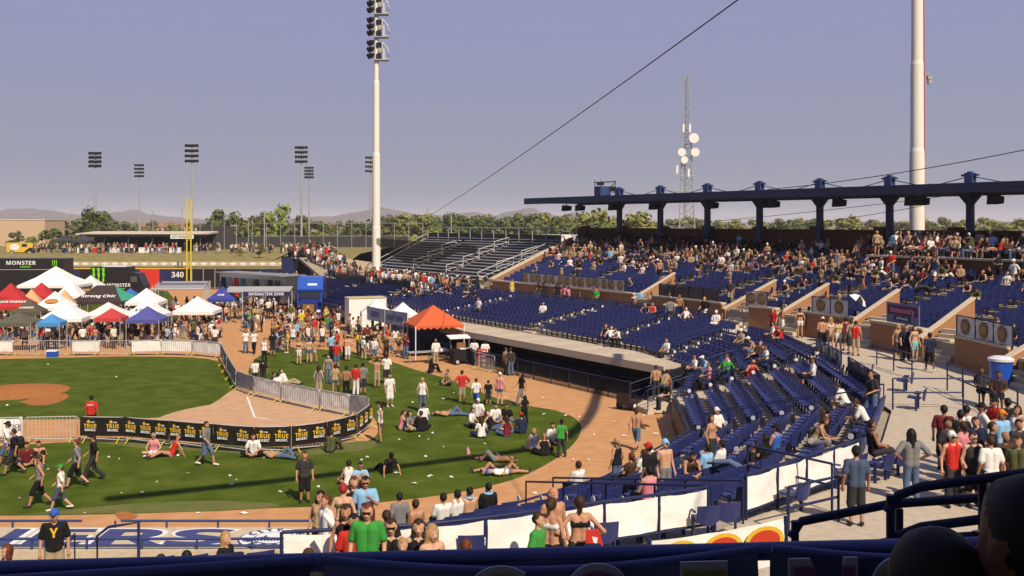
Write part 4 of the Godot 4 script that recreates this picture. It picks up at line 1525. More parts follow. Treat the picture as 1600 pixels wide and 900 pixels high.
func bake_body(pose: String, top: String, bottom: String, hair: String, fem: bool, shades: bool, cell: float) -> ArrayMesh:
	var key := "%s|%s|%s|%s|%s|%s|%.3f" % [pose, top, bottom, hair, fem, shades, cell]
	if body_cache.has(key):
		return body_cache[key]
	var R := bones_of(pose, top, bottom, hair, fem)
	var B: Array = R.bones
	var lo := Vector3.ONE * 9.0
	var hi := Vector3.ONE * -9.0
	for b in B:
		var r: float = maxf(b[2], b[3]) + 0.05
		lo = lo.min(b[0] - Vector3.ONE * r).min(b[1] - Vector3.ONE * r)
		hi = hi.max(b[0] + Vector3.ONE * r).max(b[1] + Vector3.ONE * r)
	var nx := int((hi.x - lo.x) / cell) + 3
	var ny := int((hi.y - lo.y) / cell) + 3
	var nz := int((hi.z - lo.z) / cell) + 3
	var f := PackedFloat32Array()
	f.resize(nx * ny * nz)
	f.fill(1.0)
	var raw := f.duplicate()
	var id := PackedByteArray()
	id.resize(nx * ny * nz)
	var K := 0.022
	for b in B:
		var a: Vector3 = b[0]
		var ba: Vector3 = b[1] - b[0]
		var ra: float = b[2]
		var dr: float = b[3] - b[2]
		var inv := 1.0 / maxf(ba.length_squared(), 1e-6)
		var pad: float = maxf(b[2], b[3]) + cell * 1.6 + 0.012
		var l: Vector3 = (a.min(b[1]) - Vector3.ONE * pad - lo) / cell
		var h: Vector3 = (a.max(b[1]) + Vector3.ONE * pad - lo) / cell
		var m: int = b[4]
		for iy in range(maxi(0, int(l.y)), mini(ny - 1, int(h.y) + 1) + 1):
			for iz in range(maxi(0, int(l.z)), mini(nz - 1, int(h.z) + 1) + 1):
				var row := (iy * nz + iz) * nx
				for ix in range(maxi(0, int(l.x)), mini(nx - 1, int(h.x) + 1) + 1):
					var pa := lo + Vector3(ix, iy, iz) * cell - a
					var t := clampf(pa.dot(ba) * inv, 0.0, 1.0)
					var d := (pa - ba * t).length() - ra - dr * t
					var k := row + ix
					if d < raw[k]:
						raw[k] = d
						id[k] = m
					var o := f[k]
					var q := K - absf(o - d)
					f[k] = minf(o, d) - (q * q / K * 0.25 if q > 0.0 else 0.0)
	# surface nets
	var vid := PackedInt32Array()
	vid.resize(nx * ny * nz)
	vid.fill(-1)
	var vs := PackedVector3Array()
	var ns := PackedVector3Array()
	var sx := 1
	var sz := nx
	var sy := nx * nz
	var lim := cell * 1.8
	for iy in ny - 1:
		for iz in nz - 1:
			var row := iy * sy + iz * sz
			for ix in nx - 1:
				var k := row + ix
				var a0 := f[k]
				if a0 > lim or a0 < -lim:
					continue
				var c := [a0, f[k + sx], f[k + sy], f[k + sx + sy], f[k + sz], f[k + sx + sz], f[k + sy + sz], f[k + sx + sy + sz]]
				var neg := 0
				for q in 8:
					if c[q] < 0.0:
						neg += 1
				if neg == 0 or neg == 8:
					continue
				var sum := Vector3.ZERO
				var cnt := 0
				for e in NET_EDGES:
					var u: float = c[e[0]]
					var w: float = c[e[1]]
					if (u < 0.0) != (w < 0.0):
						var t := u / (u - w)
						sum += NET_CORNERS[e[0]].lerp(NET_CORNERS[e[1]], t)
						cnt += 1
				vid[k] = vs.size()
				vs.append(lo + (Vector3(ix, iy, iz) + sum / cnt) * cell)
				ns.append(Vector3(c[1] + c[3] + c[5] + c[7] - c[0] - c[2] - c[4] - c[6], c[2] + c[3] + c[6] + c[7] - c[0] - c[1] - c[4] - c[5], c[4] + c[5] + c[6] + c[7] - c[0] - c[1] - c[2] - c[3]).normalized())
	var tris := []
	for q in 7:
		tris.append(PackedInt32Array())
	var dirs := [[sx, sy, sz], [sy, sz, sx], [sz, sx, sy]]
	for iy in range(1, ny - 1):
		for iz in range(1, nz - 1):
			var row := iy * sy + iz * sz
			for ix in range(1, nx - 1):
				var k := row + ix
				if vid[k] < 0:
					continue
				for ax in 3:
					var e: Array = dirs[ax]
					var k2: int = k + e[0]
					if (f[k] < 0.0) == (f[k2] < 0.0):
						continue
					var p0 := vid[k]
					var p1 := vid[k - e[1]]
					var p2 := vid[k - e[1] - e[2]]
					var p3 := vid[k - e[2]]
					if p0 < 0 or p1 < 0 or p2 < 0 or p3 < 0:
						continue
					var m: int = id[k] if f[k] < 0.0 else id[k2]
					var nn := ns[p0] + ns[p1] + ns[p2] + ns[p3]
					if (vs[p1] - vs[p0]).cross(vs[p2] - vs[p0]).dot(nn) > 0.0:
						tris[m].append_array([p0, p2, p1, p0, p3, p2])
					else:
						tris[m].append_array([p0, p1, p2, p0, p2, p3])
	# fingers and eyes
	var extra := {0: MB.new(), 6: MB.new()}
	for hnd in R.hands:
		var w: Vector3 = hnd[0]
		var hv: Vector3 = hnd[1]
		var side := hv.cross(Vector3.UP)
		if side.length() < 0.3:
			side = Vector3(0, 0, 1) - hv * hv.z
		side = side.normalized()
		var palm := hv.cross(side)
		for q in 4:
			var base := w + hv * 0.09 + side * (q - 1.5) * 0.017
			var ln: float = [0.055, 0.068, 0.064, 0.048][q]
			extra[0].tube([base, base + hv * ln * 0.6 + palm * 0.006, base + hv * ln + palm * 0.022], 0.0095, 4, 0.0075)
		var th := w + hv * 0.045 - side * 0.026
		extra[0].tube([th, th + hv * 0.03 - side * 0.022, th + hv * 0.06 - side * 0.022 + palm * 0.012], 0.011, 4, 0.008)
	var hd: Vector3 = R.hd
	var lk: Vector3 = R.look
	if shades:
		extra[6].box(hd + lk * 0.088 + R.up * 0.012, Vector3(0.136, 0.028, 0.03), Basis(R.rt, R.up, lk))
	else:
		for s in [1.0, -1.0]:
			extra[6].box(hd + lk * 0.082 + R.up * 0.012 + R.rt * 0.033 * s, Vector3(0.02, 0.008, 0.012), Basis(R.rt, R.up, lk))
	extra[6].box(hd + lk * 0.0835 - R.up * 0.068, Vector3(0.034, 0.004, 0.008), Basis(R.rt, R.up, lk))
	var mesh := ArrayMesh.new()
	for m in 7:
		var map := {}
		var V3 := PackedVector3Array()
		var N3 := PackedVector3Array()
		var I := PackedInt32Array()
		for p in tris[m]:
			if not map.has(p):
				map[p] = V3.size()
				V3.append(vs[p])
				N3.append(ns[p])
			I.append(map[p])
		if extra.has(m):
			var x: MB = extra[m]
			var base := V3.size()
			V3.append_array(x.v)
			N3.append_array(x.n)
			for i in x.ix:
				I.append(base + i)
		if I.is_empty():
			continue
		var arr := []
		arr.resize(Mesh.ARRAY_MAX)
		arr[Mesh.ARRAY_VERTEX] = V3
		arr[Mesh.ARRAY_NORMAL] = N3
		arr[Mesh.ARRAY_INDEX] = I
		mesh.add_surface_from_arrays(Mesh.PRIMITIVE_TRIANGLES, arr)
		mesh.surface_set_name(mesh.get_surface_count() - 1, str(m))
	body_cache[key] = mesh
	return mesh

const NET_CORNERS := [Vector3(0, 0, 0), Vector3(1, 0, 0), Vector3(0, 1, 0), Vector3(1, 1, 0), Vector3(0, 0, 1), Vector3(1, 0, 1), Vector3(0, 1, 1), Vector3(1, 1, 1)]
const NET_EDGES := [[0, 1], [2, 3], [4, 5], [6, 7], [0, 2], [1, 3], [4, 6], [5, 7], [0, 4], [1, 5], [2, 6], [3, 7]]

const CLOTH := {"white": [0.66, 0.65, 0.64], "black": [0.010, 0.010, 0.012], "red": [0.46, 0.025, 0.02], "grey": [0.17, 0.17, 0.18], "navy": [0.014, 0.020, 0.055], "sky-blue": [0.22, 0.42, 0.66], "blue": [0.03, 0.10, 0.42], "green": [0.04, 0.26, 0.045], "olive": [0.075, 0.085, 0.035], "pink": [0.56, 0.19, 0.25], "yellow": [0.55, 0.43, 0.04], "tan": [0.36, 0.26, 0.15], "maroon": [0.13, 0.014, 0.022], "denim": [0.085, 0.13, 0.23], "khaki": [0.34, 0.28, 0.18], "charcoal": [0.032, 0.032, 0.036], "slate": [0.05, 0.075, 0.13], "turquoise": [0.14, 0.46, 0.44], "orange": [0.62, 0.20, 0.02], "brown": [0.06, 0.03, 0.018], "lime": [0.26, 0.5, 0.07]}
const SKINS := [[0.52, 0.30, 0.20], [0.42, 0.22, 0.135], [0.30, 0.145, 0.085], [0.14, 0.065, 0.038]]
const HAIRS := {"black": [0.010, 0.008, 0.007], "brown": [0.035, 0.018, 0.010], "blond": [0.34, 0.21, 0.085], "auburn": [0.11, 0.028, 0.012], "grey": [0.2, 0.19, 0.18], "red": [0.28, 0.02, 0.025]}

func cloth_mat(c: String) -> StandardMaterial3D:
	var key := "cloth_" + c
	if not mats.has(key):
		var q: Array = CLOTH[c]
		var m := mat(key, lin(q[0], q[1], q[2]), 0.9)
		m.metallic_specular = 0.3
	return mats[key]

func dress_up(o: MeshInstance3D, e: Dictionary) -> void:
	for s in o.mesh.get_surface_count():
		var m := int((o.mesh as ArrayMesh).surface_get_name(s))
		o.set_surface_override_material(s, part_mat(m, e))

func part_mat(m: int, e: Dictionary) -> Material:
	match m:
		0:
			var q: Array = SKINS[e.skin]
			var k := mat("skin_%d" % e.skin, lin(q[0], q[1], q[2]), 0.55)
			return k
		1: return cloth_mat(e.c1)
		2: return cloth_mat(e.c2)
		3:
			var h: Array = HAIRS[e.hc]
			return mat("hair_" + e.hc, lin(h[0], h[1], h[2]), 0.6)
		4: return cloth_mat(e.shoe)
		5: return cloth_mat(e.hat)
	return mat("eye_dark", lin(0.012, 0.008, 0.008), 0.3)

# outfit: [top style, colour, bottom style, colour, hair style, hair colour]
func outfit(a: Array) -> Dictionary:
	return {"top": a[0], "c1": a[1], "bot": a[2], "c2": a[3], "hair": a[4], "hc": a[5], "skin": a[6] if a.size() > 6 else 1, "shoe": "charcoal", "hat": "black", "fem": a[0] in ["bikini", "dress"] or a[4] in ["long", "tail", "bob"] or a[2] in ["skirt", "short_shorts"], "shades": false}

func random_outfit(dark := false) -> Dictionary:
	var fem := rng.randf() < 0.42
	var tops := ["tee", "tee", "tank", "tank", "tee", "bikini"] if fem else ["tee", "tee", "tee", "tee", "tee", "tee", "bare", "tank"]
	var cols := ["white", "white", "white", "black", "black", "black", "red", "grey", "charcoal", "navy", "sky-blue", "pink", "yellow", "maroon", "olive", "tan", "green", "brown", "red", "white"]
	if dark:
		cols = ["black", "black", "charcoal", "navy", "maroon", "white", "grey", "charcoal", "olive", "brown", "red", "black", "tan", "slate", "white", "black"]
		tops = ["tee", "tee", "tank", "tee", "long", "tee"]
	var t: String = tops[rng.randi() % tops.size()]
	var b: String = ["short_shorts", "shorts", "long", "skirt"][rng.randi() % 4] if fem else ["shorts", "shorts", "long"][rng.randi() % 3]
	var bc: String = ["denim", "denim", "black", "khaki", "white", "charcoal", "navy"][rng.randi() % 7]
	var hs: String = ["long", "long", "tail", "bob"][rng.randi() % 4] if fem else ["short", "short", "short", "cap"][rng.randi() % 4]
	var hc: String = ["black", "brown", "brown", "blond", "auburn"][rng.randi() % 5]
	var e := outfit([t, cols[rng.randi() % cols.size()], b, bc, hs, hc, [0, 0, 1, 1, 1, 2][rng.randi() % 6]])
	e.fem = fem
	e.hat = ["white", "black", "red", "navy"][rng.randi() % 4]
	e.shoe = ["white", "charcoal", "brown"][rng.randi() % 3]
	return e

const POSE_WORDS := {"stand": "standing", "shift": "standing", "akimbo": "hands on hips", "folded": "arms folded", "drink": "drinking", "raised": "arms raised", "walk": "walking", "sit": "seated", "lean": "leaning forward", "recline": "reclining", "cross": "sitting cross-legged", "knees": "sitting knees up", "prop": "sitting back", "lie": "lying"}

func wear_words(e: Dictionary) -> String:
	var bot: String = {"long": "trousers", "shorts": "shorts", "short_shorts": "shorts", "skirt": "skirt"}[e.bot]
	if e.c2 == "denim" and e.bot == "long":
		bot = "jeans"
	else:
		bot = e.c2 + " " + bot
	if e.top == "bare":
		return "shirtless person in " + bot
	if e.top == "dress":
		return "person in %s dress" % e.c1
	var t: String = {"tee": "tee", "tank": "tank top", "bikini": "bikini top", "long": "long-sleeved shirt"}[e.top]
	return "person in %s %s and %s" % [e.c1, t, bot]

func person(at: Vector3, yaw: float, pose: String, e: Dictionary, where: String, group: String, cell := 0.034, tall := 1.0, label := "") -> MeshInstance3D:
	var o := MeshInstance3D.new()
	o.mesh = bake_body(pose, e.top, e.bot, e.hair, e.fem, e.shades, cell)
	o.name = numbered("person")
	add_child(o)
	o.position = at
	o.rotation.y = yaw
	o.scale = Vector3.ONE * tall
	dress_up(o, e)
	var base := label
	if base == "":
		base = "%s %s %s" % [wear_words(e), POSE_WORDS[pose], where]
	people.append([o, base])
	tag(o, base, "person", group)
	return o

const ORDINALS := ["first", "second", "third", "fourth", "fifth", "sixth", "seventh", "eighth", "ninth", "tenth", "eleventh", "twelfth"]

func ordinal(i: int) -> String:
	if i < 12:
		return ORDINALS[i]
	return "%d%s" % [i + 1, ["th", "st", "nd", "rd"][(i + 1) % 10] if (i + 1) % 10 < 4 else "th"]

# alike descriptions get their order in the picture
func settle_labels() -> void:
	var by := {}
	for q in people:
		if not by.has(q[1]):
			by[q[1]] = []
		by[q[1]].append(q[0])
	for k in by:
		var a: Array = by[k]
		if a.size() < 2:
			continue
		a.sort_custom(func(u, w): return screen_of(u.position).x < screen_of(w.position).x)
		for i in a.size():
			a[i].set_meta("label", "%s, %s from left" % [k, ordinal(i)])

# ---------------------------------------------------------------- tents, vehicles, barricades, bleachers
func tint(c: Array) -> StandardMaterial3D:
	var m := mat("canvas_%d_%d_%d" % [int(c[0] * 100), int(c[1] * 100), int(c[2] * 100)], lin(c[0], c[1], c[2]), 0.75)
	m.backlight_enabled = true
	m.backlight = Color(0.25, 0.25, 0.25)
	return m

# a square pop-up canopy seen between two picture columns; size and place follow from its eaves
func tent(l: float, r: float, eave_y: float, apex_y: float, c: Array, label: String, turn := 0.0, eave := 2.2, long := 1.0, words := "", wc := "paper", front_c = null) -> Node3D:
	var d := FOCAL * (EYE - eave) / (eave_y - 348.0)
	var w := (r - l) / FOCAL * d
	var x := ((l + r) * 0.5 - 800.0) / FOCAL * d
	var apex: float = EYE - (apex_y - 348.0) / FOCAL * (d + w * 0.3)
	w *= 0.94
	var o := thing("canopy_tent", V(x, d + w * 0.35, 0), label, "tent", "", turn)
	var hw := w * 0.5
	var hd := minf(hw, 2.6)
	var top := MB.new()
	var corners := [Vector3(-hw, eave, hd), Vector3(hw, eave, hd), Vector3(hw, eave, -hd), Vector3(-hw, eave, -hd)]
	var ridge := hw * (long - 1.0) / long
	var peak := [Vector3(-ridge, apex, 0), Vector3(ridge, apex, 0), Vector3(ridge, apex, 0), Vector3(-ridge, apex, 0)]
	var fronts := MB.new()
	for k in 4:
		var a: Vector3 = corners[k]
		var b: Vector3 = corners[(k + 1) % 4]
		var pa: Vector3 = peak[k]
		var pb: Vector3 = peak[(k + 1) % 4]
		var ma := a.lerp(pa, 0.5) - Vector3.UP * 0.07 * w / 3.0
		var mc := b.lerp(pb, 0.5) - Vector3.UP * 0.07 * w / 3.0
		var use := fronts if (k == 0 and front_c != null) else top
		use.quad(a, b, mc, ma)
		use.quad(ma, mc, pb, pa)
	put(top, "canopy", tint(c), o)
	if front_c != null:
		put(fronts, "front_panel", tint(front_c), o)
	var val := MB.new()
	for k in 4:
		var a: Vector3 = corners[k]
		var b: Vector3 = corners[(k + 1) % 4]
		val.quad(a - Vector3.UP * 0.28, b - Vector3.UP * 0.28, b, a)
	put(val, "valance", tint(c if front_c == null else front_c), o)
	for k in 4:
		var leg := MB.new()
		var a: Vector3 = corners[k] * Vector3(0.985, 1, 0.985)
		leg.tube([Vector3(a.x, 0, a.z), a], 0.035, 5)
		put(leg, "leg", mats["galvanised"], o)
	if words != "":
		var n := (Vector3(0, hd, apex - eave)).normalized()
		var upv := Vector3(0, apex - eave, -hd).normalized()
		letters(words, w * 0.09, mats[wc], o, Vector3(0, lerpf(eave, apex, 0.30), hd * 0.72) + n * 0.05, Basis(Vector3.RIGHT, upv, n))
	return o

func claw_mark(parent: Node3D, at: Vector3, h: float, b := Basis()) -> void:
	mat("claw_green", lin(0.20, 0.62, 0.03), 0.5)
	for k in 3:
		var m := MB.new()
		var x0 := (k - 1) * 0.30 * h
		var lenk: float = [0.95, 1.0, 0.9][k]
		var o := PackedVector2Array()
		for q in [[-0.10, 0.46], [0.11, 0.5], [0.08, 0.2], [0.12, 0.05], [0.06, -0.15], [0.09, -0.3], [-0.01, -0.5 * lenk], [-0.05, -0.28], [0.0, -0.1], [-0.05, 0.1], [-0.02, 0.28]]:
			o.append(Vector2((x0 + q[0] * h), q[1] * h))
		m.plate(o, Vector3.ZERO, b.x, b.y, 0.02)
		put(m, "claw_stroke", mats["claw_green"], parent, at)

func make_tents() -> void:
	var W := [0.74, 0.73, 0.72]
	var R := [0.40, 0.025, 0.03]
	tent(25, 121, 446, 416, W, "largest white peaked tent before the black trailer", 0.05, 2.6)
	tent(117, 156, 447, 430, [0.68, 0.66, 0.64], "small white tent right of the largest white tent", 0.1)
	tent(-8, 30, 463, 442, R, "plain red tent at the picture's left edge, farther back", 0.05)
	tent(38, 79, 463, 441, R, "plain red tent below the largest white tent", 0.1)
	tent(85, 126, 462, 437, W, "white tent between the red tent and green tent", 0.12)
	tent(25, 62, 474, 451, [0.52, 0.32, 0.17], "tan tent half hidden between red tents", 0.3)
	tent(80, 113, 474, 452, [0.52, 0.33, 0.18], "tan tent tucked behind white tents left of green tent", 0.3)
	tent(112, 196, 470, 446, [0.05, 0.33, 0.20], "large green tent with black front and white script", 0.02, 2.2, 1.6, "Strong Chic", "paper", [0.045, 0.03, 0.03])
	tent(188, 213, 461, 450, [0.04, 0.13, 0.42], "small blue tent top behind the white tents", 0.1)
	tent(195, 250, 472, 450, W, "white tent behind the white lettered tent", 0.08)
	tent(-10, 46, 479, 455, R, "red tent with white oval and lettering at left edge", 0.05, 2.2, 1.0, "ROCK ENERGY", "paper")
	var g := tent(50, 106, 480, 455, W, "white tent with a brown oval mark", 0.1)
	var ov := MB.new()
	ov.plate(circle(0.32, 16), Vector3.ZERO, Vector3(1.8, 0, 0), Vector3(0, 0.55, -0.85), 0.02)
	put(ov, "oval_mark", tint([0.45, 0.20, 0.06]), g, Vector3(0, 2.72, 0.92))
	tent(15, 62, 487, 467, [0.085, 0.075, 0.05], "olive brown tent with pale lettering", 0.2, 2.2, 1.0, "LOADED", "paper")
	tent(60, 128, 497, 470, W, "wide white tent in front of the green tent", 0.15)
	tent(130, 192, 492, 472, [0.66, 0.64, 0.62], "greyish white tent behind the small red tent", 0.05)
	tent(192, 254, 492, 466, W, "white tent lettered in blue behind the purple tent", 0.05, 2.2, 1.0, "R O C K", "letter_blue")
	tent(-14, 50, 504, 488, [0.10, 0.10, 0.07], "dark olive tent at the front left corner", 0.1)
	tent(57, 94, 504, 490, [0.06, 0.24, 0.55], "small bright blue tent in the front row", 0.1)
	tent(147, 190, 497, 481, [0.46, 0.05, 0.05], "small red tent with white valance in front row", 0.05)
	tent(197, 251, 499, 478, [0.075, 0.08, 0.30], "purple blue tent at the right end of front row", 0.05)
	tent(268, 336, 486, 463, W, "white tent standing alone on the dirt", 0.08)
	tent(322, 366, 467, 447, [0.035, 0.05, 0.26], "blue tent between lone white tent and silver trailer", 0.1, 2.2, 1.0, "LIVE", "paper")
	# flat canopies on trusses
	for k in 3:
		var o := thing("truss_canopy", V(-36.5 + k * 0.9, 112.0 - k * 3.4, 0), ["farthest", "middle", "nearest"][k] + " of three pale truss canopies left of blue tent", "canopy", "pale truss canopies", 0.1)
		var m := MB.new()
		m.box(Vector3(0, 2.75, 0), Vector3(5.0, 0.12, 2.0), Basis(Vector3.RIGHT, 0.12))
		put(m, "canopy", tint([0.30, 0.30, 0.32]) if k != 1 else tint([0.12, 0.12, 0.17]), o)
		var f := MB.new()
		f.tube([Vector3(-2.6, 2.62, 1.05), Vector3(2.6, 2.62, 1.05)], 0.07, 5)
		put(f, "truss", mats["aluminium"], o)
		for x in [-2.6, 2.6]:
			for z in [-0.9, 0.98]:
				var leg := MB.new()
				leg.tube([Vector3(x, 0, z), Vector3(x, 3.0, z)], 0.05, 5)
				put(leg, "leg", mats["aluminium"], o)
	var o2 := thing("lettered_canopy", V(-24.6, 97.0, 0), "navy canopy with white lettering beside the blue truck", "canopy", "", 0.06)
	var c2 := MB.new()
	c2.box(Vector3(0, 3.0, -1.0), Vector3(6.2, 0.1, 2.2), Basis(Vector3.RIGHT, 0.16))
	put(c2, "canopy", tint([0.36, 0.36, 0.38]), o2)
	var v2 := MB.new()
	v2.box(Vector3(0.9, 2.62, 0.12), Vector3(4.4, 0.45, 0.04))
	put(v2, "valance", mats["navy"], o2)
	letters("INTERACTIVE ZONE", 0.27, mats["paper"], o2, Vector3(0.9, 2.62, 0.16))
	for x in [-3.0, -1.4, 3.0]:
		for z in [-2.0, 0.0]:
			var leg := MB.new()
			leg.tube([Vector3(x, 0, z), Vector3(x, 2.8, z)], 0.05, 5)
			put(leg, "leg", mats["aluminium"], o2)

func wheel(parent: Node3D, at: Vector3, r: float, axis := Vector3.RIGHT) -> void:
	var m := MB.new()
	var y := Vector3.UP
	var x := y.cross(axis).normalized()
	m.plate(circle(r, 16), Vector3.ZERO, x, y, 0.3)
	var w := put(m, "wheel", mats["rubber"], parent, at)
	var h := MB.new()
	h.plate(circle(r * 0.55, 12), Vector3.ZERO, x, y, 0.33)
	put(h, "hub", mats["aluminium"], w)

func make_trucks() -> void:
	mat("truck_blue", lin(0.015, 0.075, 0.42), 0.25)
	mat("truck_deep_blue", lin(0.015, 0.03, 0.22), 0.25)
	mat("chrome", lin(0.55, 0.55, 0.56), 0.2, 1.0)
	# tractor: z forward
	var t := thing("tractor_truck", G(482, 503), "bright blue long nose tractor truck with chrome grille", "truck", "", 0.12)
	var slp := MB.new()
	slp.plate(PackedVector2Array([Vector2(-4.6, 0.9), Vector2(-1.9, 0.9), Vector2(-1.9, 2.95), Vector2(-2.7, 4.15), Vector2(-4.6, 4.2)]), Vector3.ZERO, Vector3(0, 0, 1), Vector3.UP, 2.45)
	var cab := put(slp, "cab", mats["truck_blue"], t)
	var em := MB.new()
	em.box(Vector3(0.2, 3.45, -2.2), Vector3(0.9, 0.22, 0.03), Basis(Vector3.RIGHT, -0.58))
	put(em, "emblem", mats["paper"], cab)
	var ws := MB.new()
	ws.box(Vector3(0, 2.5, -1.72), Vector3(2.0, 0.75, 0.05), Basis(Vector3.RIGHT, -0.25))
	put(ws, "windscreen", mats["glass_dark"], cab)
	for s in [-1.0, 1.0]:
		var dr := MB.new()
		dr.box(Vector3(1.235 * s, 2.45, -2.45), Vector3(0.03, 0.7, 0.9))
		put(dr, "side_window", mats["glass_dark"], cab)
		var mi := MB.new()
		mi.box(Vector3(1.5 * s, 2.35, -1.6), Vector3(0.2, 0.7, 0.12))
		mi.tube([Vector3(1.2 * s, 2.5, -1.8), Vector3(1.5 * s, 2.5, -1.6)], 0.03, 5)
		put(mi, "mirror", mats["chrome"], t)
		var st := MB.new()
		st.tube([Vector3(1.32 * s, 1.0, -4.7), Vector3(1.32 * s, 4.4, -4.7)], 0.08, 8)
		put(st, "exhaust_stack", mats["chrome"], t)
		wheel(t, Vector3(1.05 * s, 0.5, -0.55), 0.5)
		wheel(t, Vector3(1.05 * s, 0.5, -5.4), 0.5)
		var hl := MB.new()
		hl.box(Vector3(0.95 * s, 1.05, 0.12), Vector3(0.35, 0.22, 0.12))
		put(hl, "headlight", mats["emblem_white"], t)
		var fd := MB.new()
		fd.box(Vector3(1.0 * s, 1.0, -0.55), Vector3(0.5, 0.5, 1.3))
		put(fd, "fender", mats["truck_deep_blue"], t)
	var hood := MB.new()
	hood.plate(PackedVector2Array([Vector2(-1.9, 0.8), Vector2(0.0, 0.8), Vector2(0.0, 1.78), Vector2(-1.9, 2.15)]), Vector3.ZERO, Vector3(0, 0, 1), Vector3.UP, 1.75)
	put(hood, "bonnet", mats["truck_deep_blue"], t)
	var gr := MB.new()
	gr.box(Vector3(0, 1.25, 0.04), Vector3(1.25, 1.05, 0.08))
	var grn := put(gr, "grille", mats["chrome"], t)
	var gi := MB.new()
	gi.box(Vector3(0, 1.25, 0.085), Vector3(1.05, 0.88, 0.02))
	put(gi, "grille_mesh", mats["wood"], grn)
	var bow := MB.new()
	for s in [-1.0, 1.0]:
		bow.bar(Vector3(0, 1.42, 0.11), Vector3(0.48 * s, 1.0, 0.11), 0.1, 0.03)
	put(bow, "grille_bow", mats["gold"], grn)
	var bp := MB.new()
	bp.box(Vector3(0, 0.55, 0.1), Vector3(2.4, 0.35, 0.2))
	put(bp, "bumper", mats["chrome"], t)
	var vz := MB.new()
	vz.box(Vector3(0, 2.98, -1.82), Vector3(2.3, 0.14, 0.3), Basis(Vector3.RIGHT, 0.3))
	put(vz, "sun_visor", mats["truck_blue"], cab)
	# trailer behind it
	var a := V(-22.6, 105.0, 0)
	var b := V(-31.9, 113.5, 0)
	var tr := thing("silver_trailer", (a + b) * 0.5, "long silver show trailer with mirrored open side", "trailer", "", facing(b - a) + PI * 0.5)
	var ln := a.distance_to(b)
	var bd := MB.new()
	bd.box(Vector3(0, 2.5, 0), Vector3(ln, 2.8, 2.5))
	mat("mirror_side", lin(0.30, 0.32, 0.36), 0.18, 0.85)
	put(bd, "body", mats["mirror_side"], tr)
	var rf := MB.new()
	rf.box(Vector3(0, 3.97, 0.35), Vector3(ln + 0.2, 0.1, 3.2))
	put(rf, "roof", tint([0.24, 0.24, 0.25]), tr)
	for k in 9:
		var pn := MB.new()
		pn.box(Vector3(-ln * 0.5 + 0.8 + k * (ln - 1.0) / 9.0, 2.4, 1.27), Vector3(0.9, 2.1, 0.04))
		put(pn, "side_panel", [mats["navy"], mats["galvanised"], mats["red"], tint([0.05, 0.25, 0.25]), mats["galvanised"], mats["glass_dark"], mats["galvanised"], mats["navy"], mats["glass_dark"]][k], tr)
	for x in [-4.5, -3.3, 4.2]:
		for s in [-1.0, 1.0]:
			wheel(tr, Vector3(x, 0.5, 1.0 * s), 0.5, Vector3(0, 0, 1))
	# black show van with the claw mark
	var v := thing("box_van", V(-49.2, 126, 0), "black box van with green claw mark and white lettering", "van")
	var vb := MB.new()
	vb.box(Vector3(-0.8, 2.3, 0), Vector3(4.6, 3.4, 2.4))
	put(vb, "box_body", mats["black_vinyl"], v)
	var vr := MB.new()
	vr.box(Vector3(-0.2, 4.06, 0), Vector3(3.0, 0.1, 2.5))
	put(vr, "roof_hatch", mats["emblem_white"], v)
	claw_mark(v, Vector3(-2.2, 2.9, 1.22), 2.0)
	letters("MONSTER", 0.42, mats["paper"], v, Vector3(0.35, 1.75, 1.22), Basis(), 1.1)
	letters("ENERGY", 0.17, mats["claw_green"], v, Vector3(0.6, 1.32, 1.22), Basis(), 1.3)
	var vc := MB.new()
	vc.plate(PackedVector2Array([Vector2(1.5, 0.6), Vector2(3.4, 0.6), Vector2(3.4, 1.7), Vector2(2.7, 3.2), Vector2(1.5, 3.3)]), Vector3.ZERO, Vector3.RIGHT, Vector3.UP, 2.2)
	put(vc, "cab", mats["black_vinyl"], v)
	var vw := MB.new()
	vw.box(Vector3(2.2, 2.5, 1.12), Vector3(0.8, 0.7, 0.03))
	put(vw, "side_window", mats["mirror_side"], v)
	for x in [-2.2, 2.4]:
		for s in [-1.0, 1.0]:
			wheel(v, Vector3(x, 0.45, 1.05 * s), 0.45, Vector3(0, 0, 1))
	# tall black stage trailer at the edge
	var st := thing("stage_trailer", V(-62.5, 130, 0), "tall black trailer with white lettering behind the red tents", "trailer")
	var sb := MB.new()
	sb.box(Vector3(0, 2.55, 0), Vector3(10.4, 4.7, 2.6))
	put(sb, "body", mats["black_vinyl"], st)
	var sl := MB.new()
	sl.tube([Vector3(-5.2, 3.45, 1.36), Vector3(5.2, 3.5, 1.36)], 0.05, 5)
	put(sl, "awning_bar", mats["galvanised"], st)
	letters("MONSTER", 0.5, mats["paper"], st, Vector3(-0.4, 4.35, 1.33), Basis(), 1.2)
	letters("ENERGY", 0.2, mats["claw_green"], st, Vector3(0.2, 3.85, 1.33), Basis(), 1.3)
	claw_mark(st, Vector3(3.9, 4.3, 1.33), 0.8)
	claw_mark(st, Vector3(-3.7, 2.3, 1.33), 1.3)
	for x in [-3.5, 3.5]:
		wheel(st, Vector3(x, 0.5, 1.1), 0.5, Vector3(0, 0, 1))
	# white service box beside the beer tents
	var wb := thing("service_van", V(-12.9, 88.5, 0), "plain white box trailer beside the beer tents", "trailer", "", 0.35)
	var wm := MB.new()
	wm.box(Vector3(0, 1.65, 0), Vector3(3.3, 2.5, 2.0))
	put(wm, "body", mats["white_paint"], wb)
	var wr := MB.new()
	wr.box(Vector3(0, 2.93, 0), Vector3(3.4, 0.06, 2.1))
	put(wr, "roof", mats["tan_wall"], wb)
	var ww := MB.new()
	ww.box(Vector3(0.9, 1.75, 1.01), Vector3(1.1, 0.5, 0.03))
	put(ww, "serving_hatch", mats["galvanised"], wb)
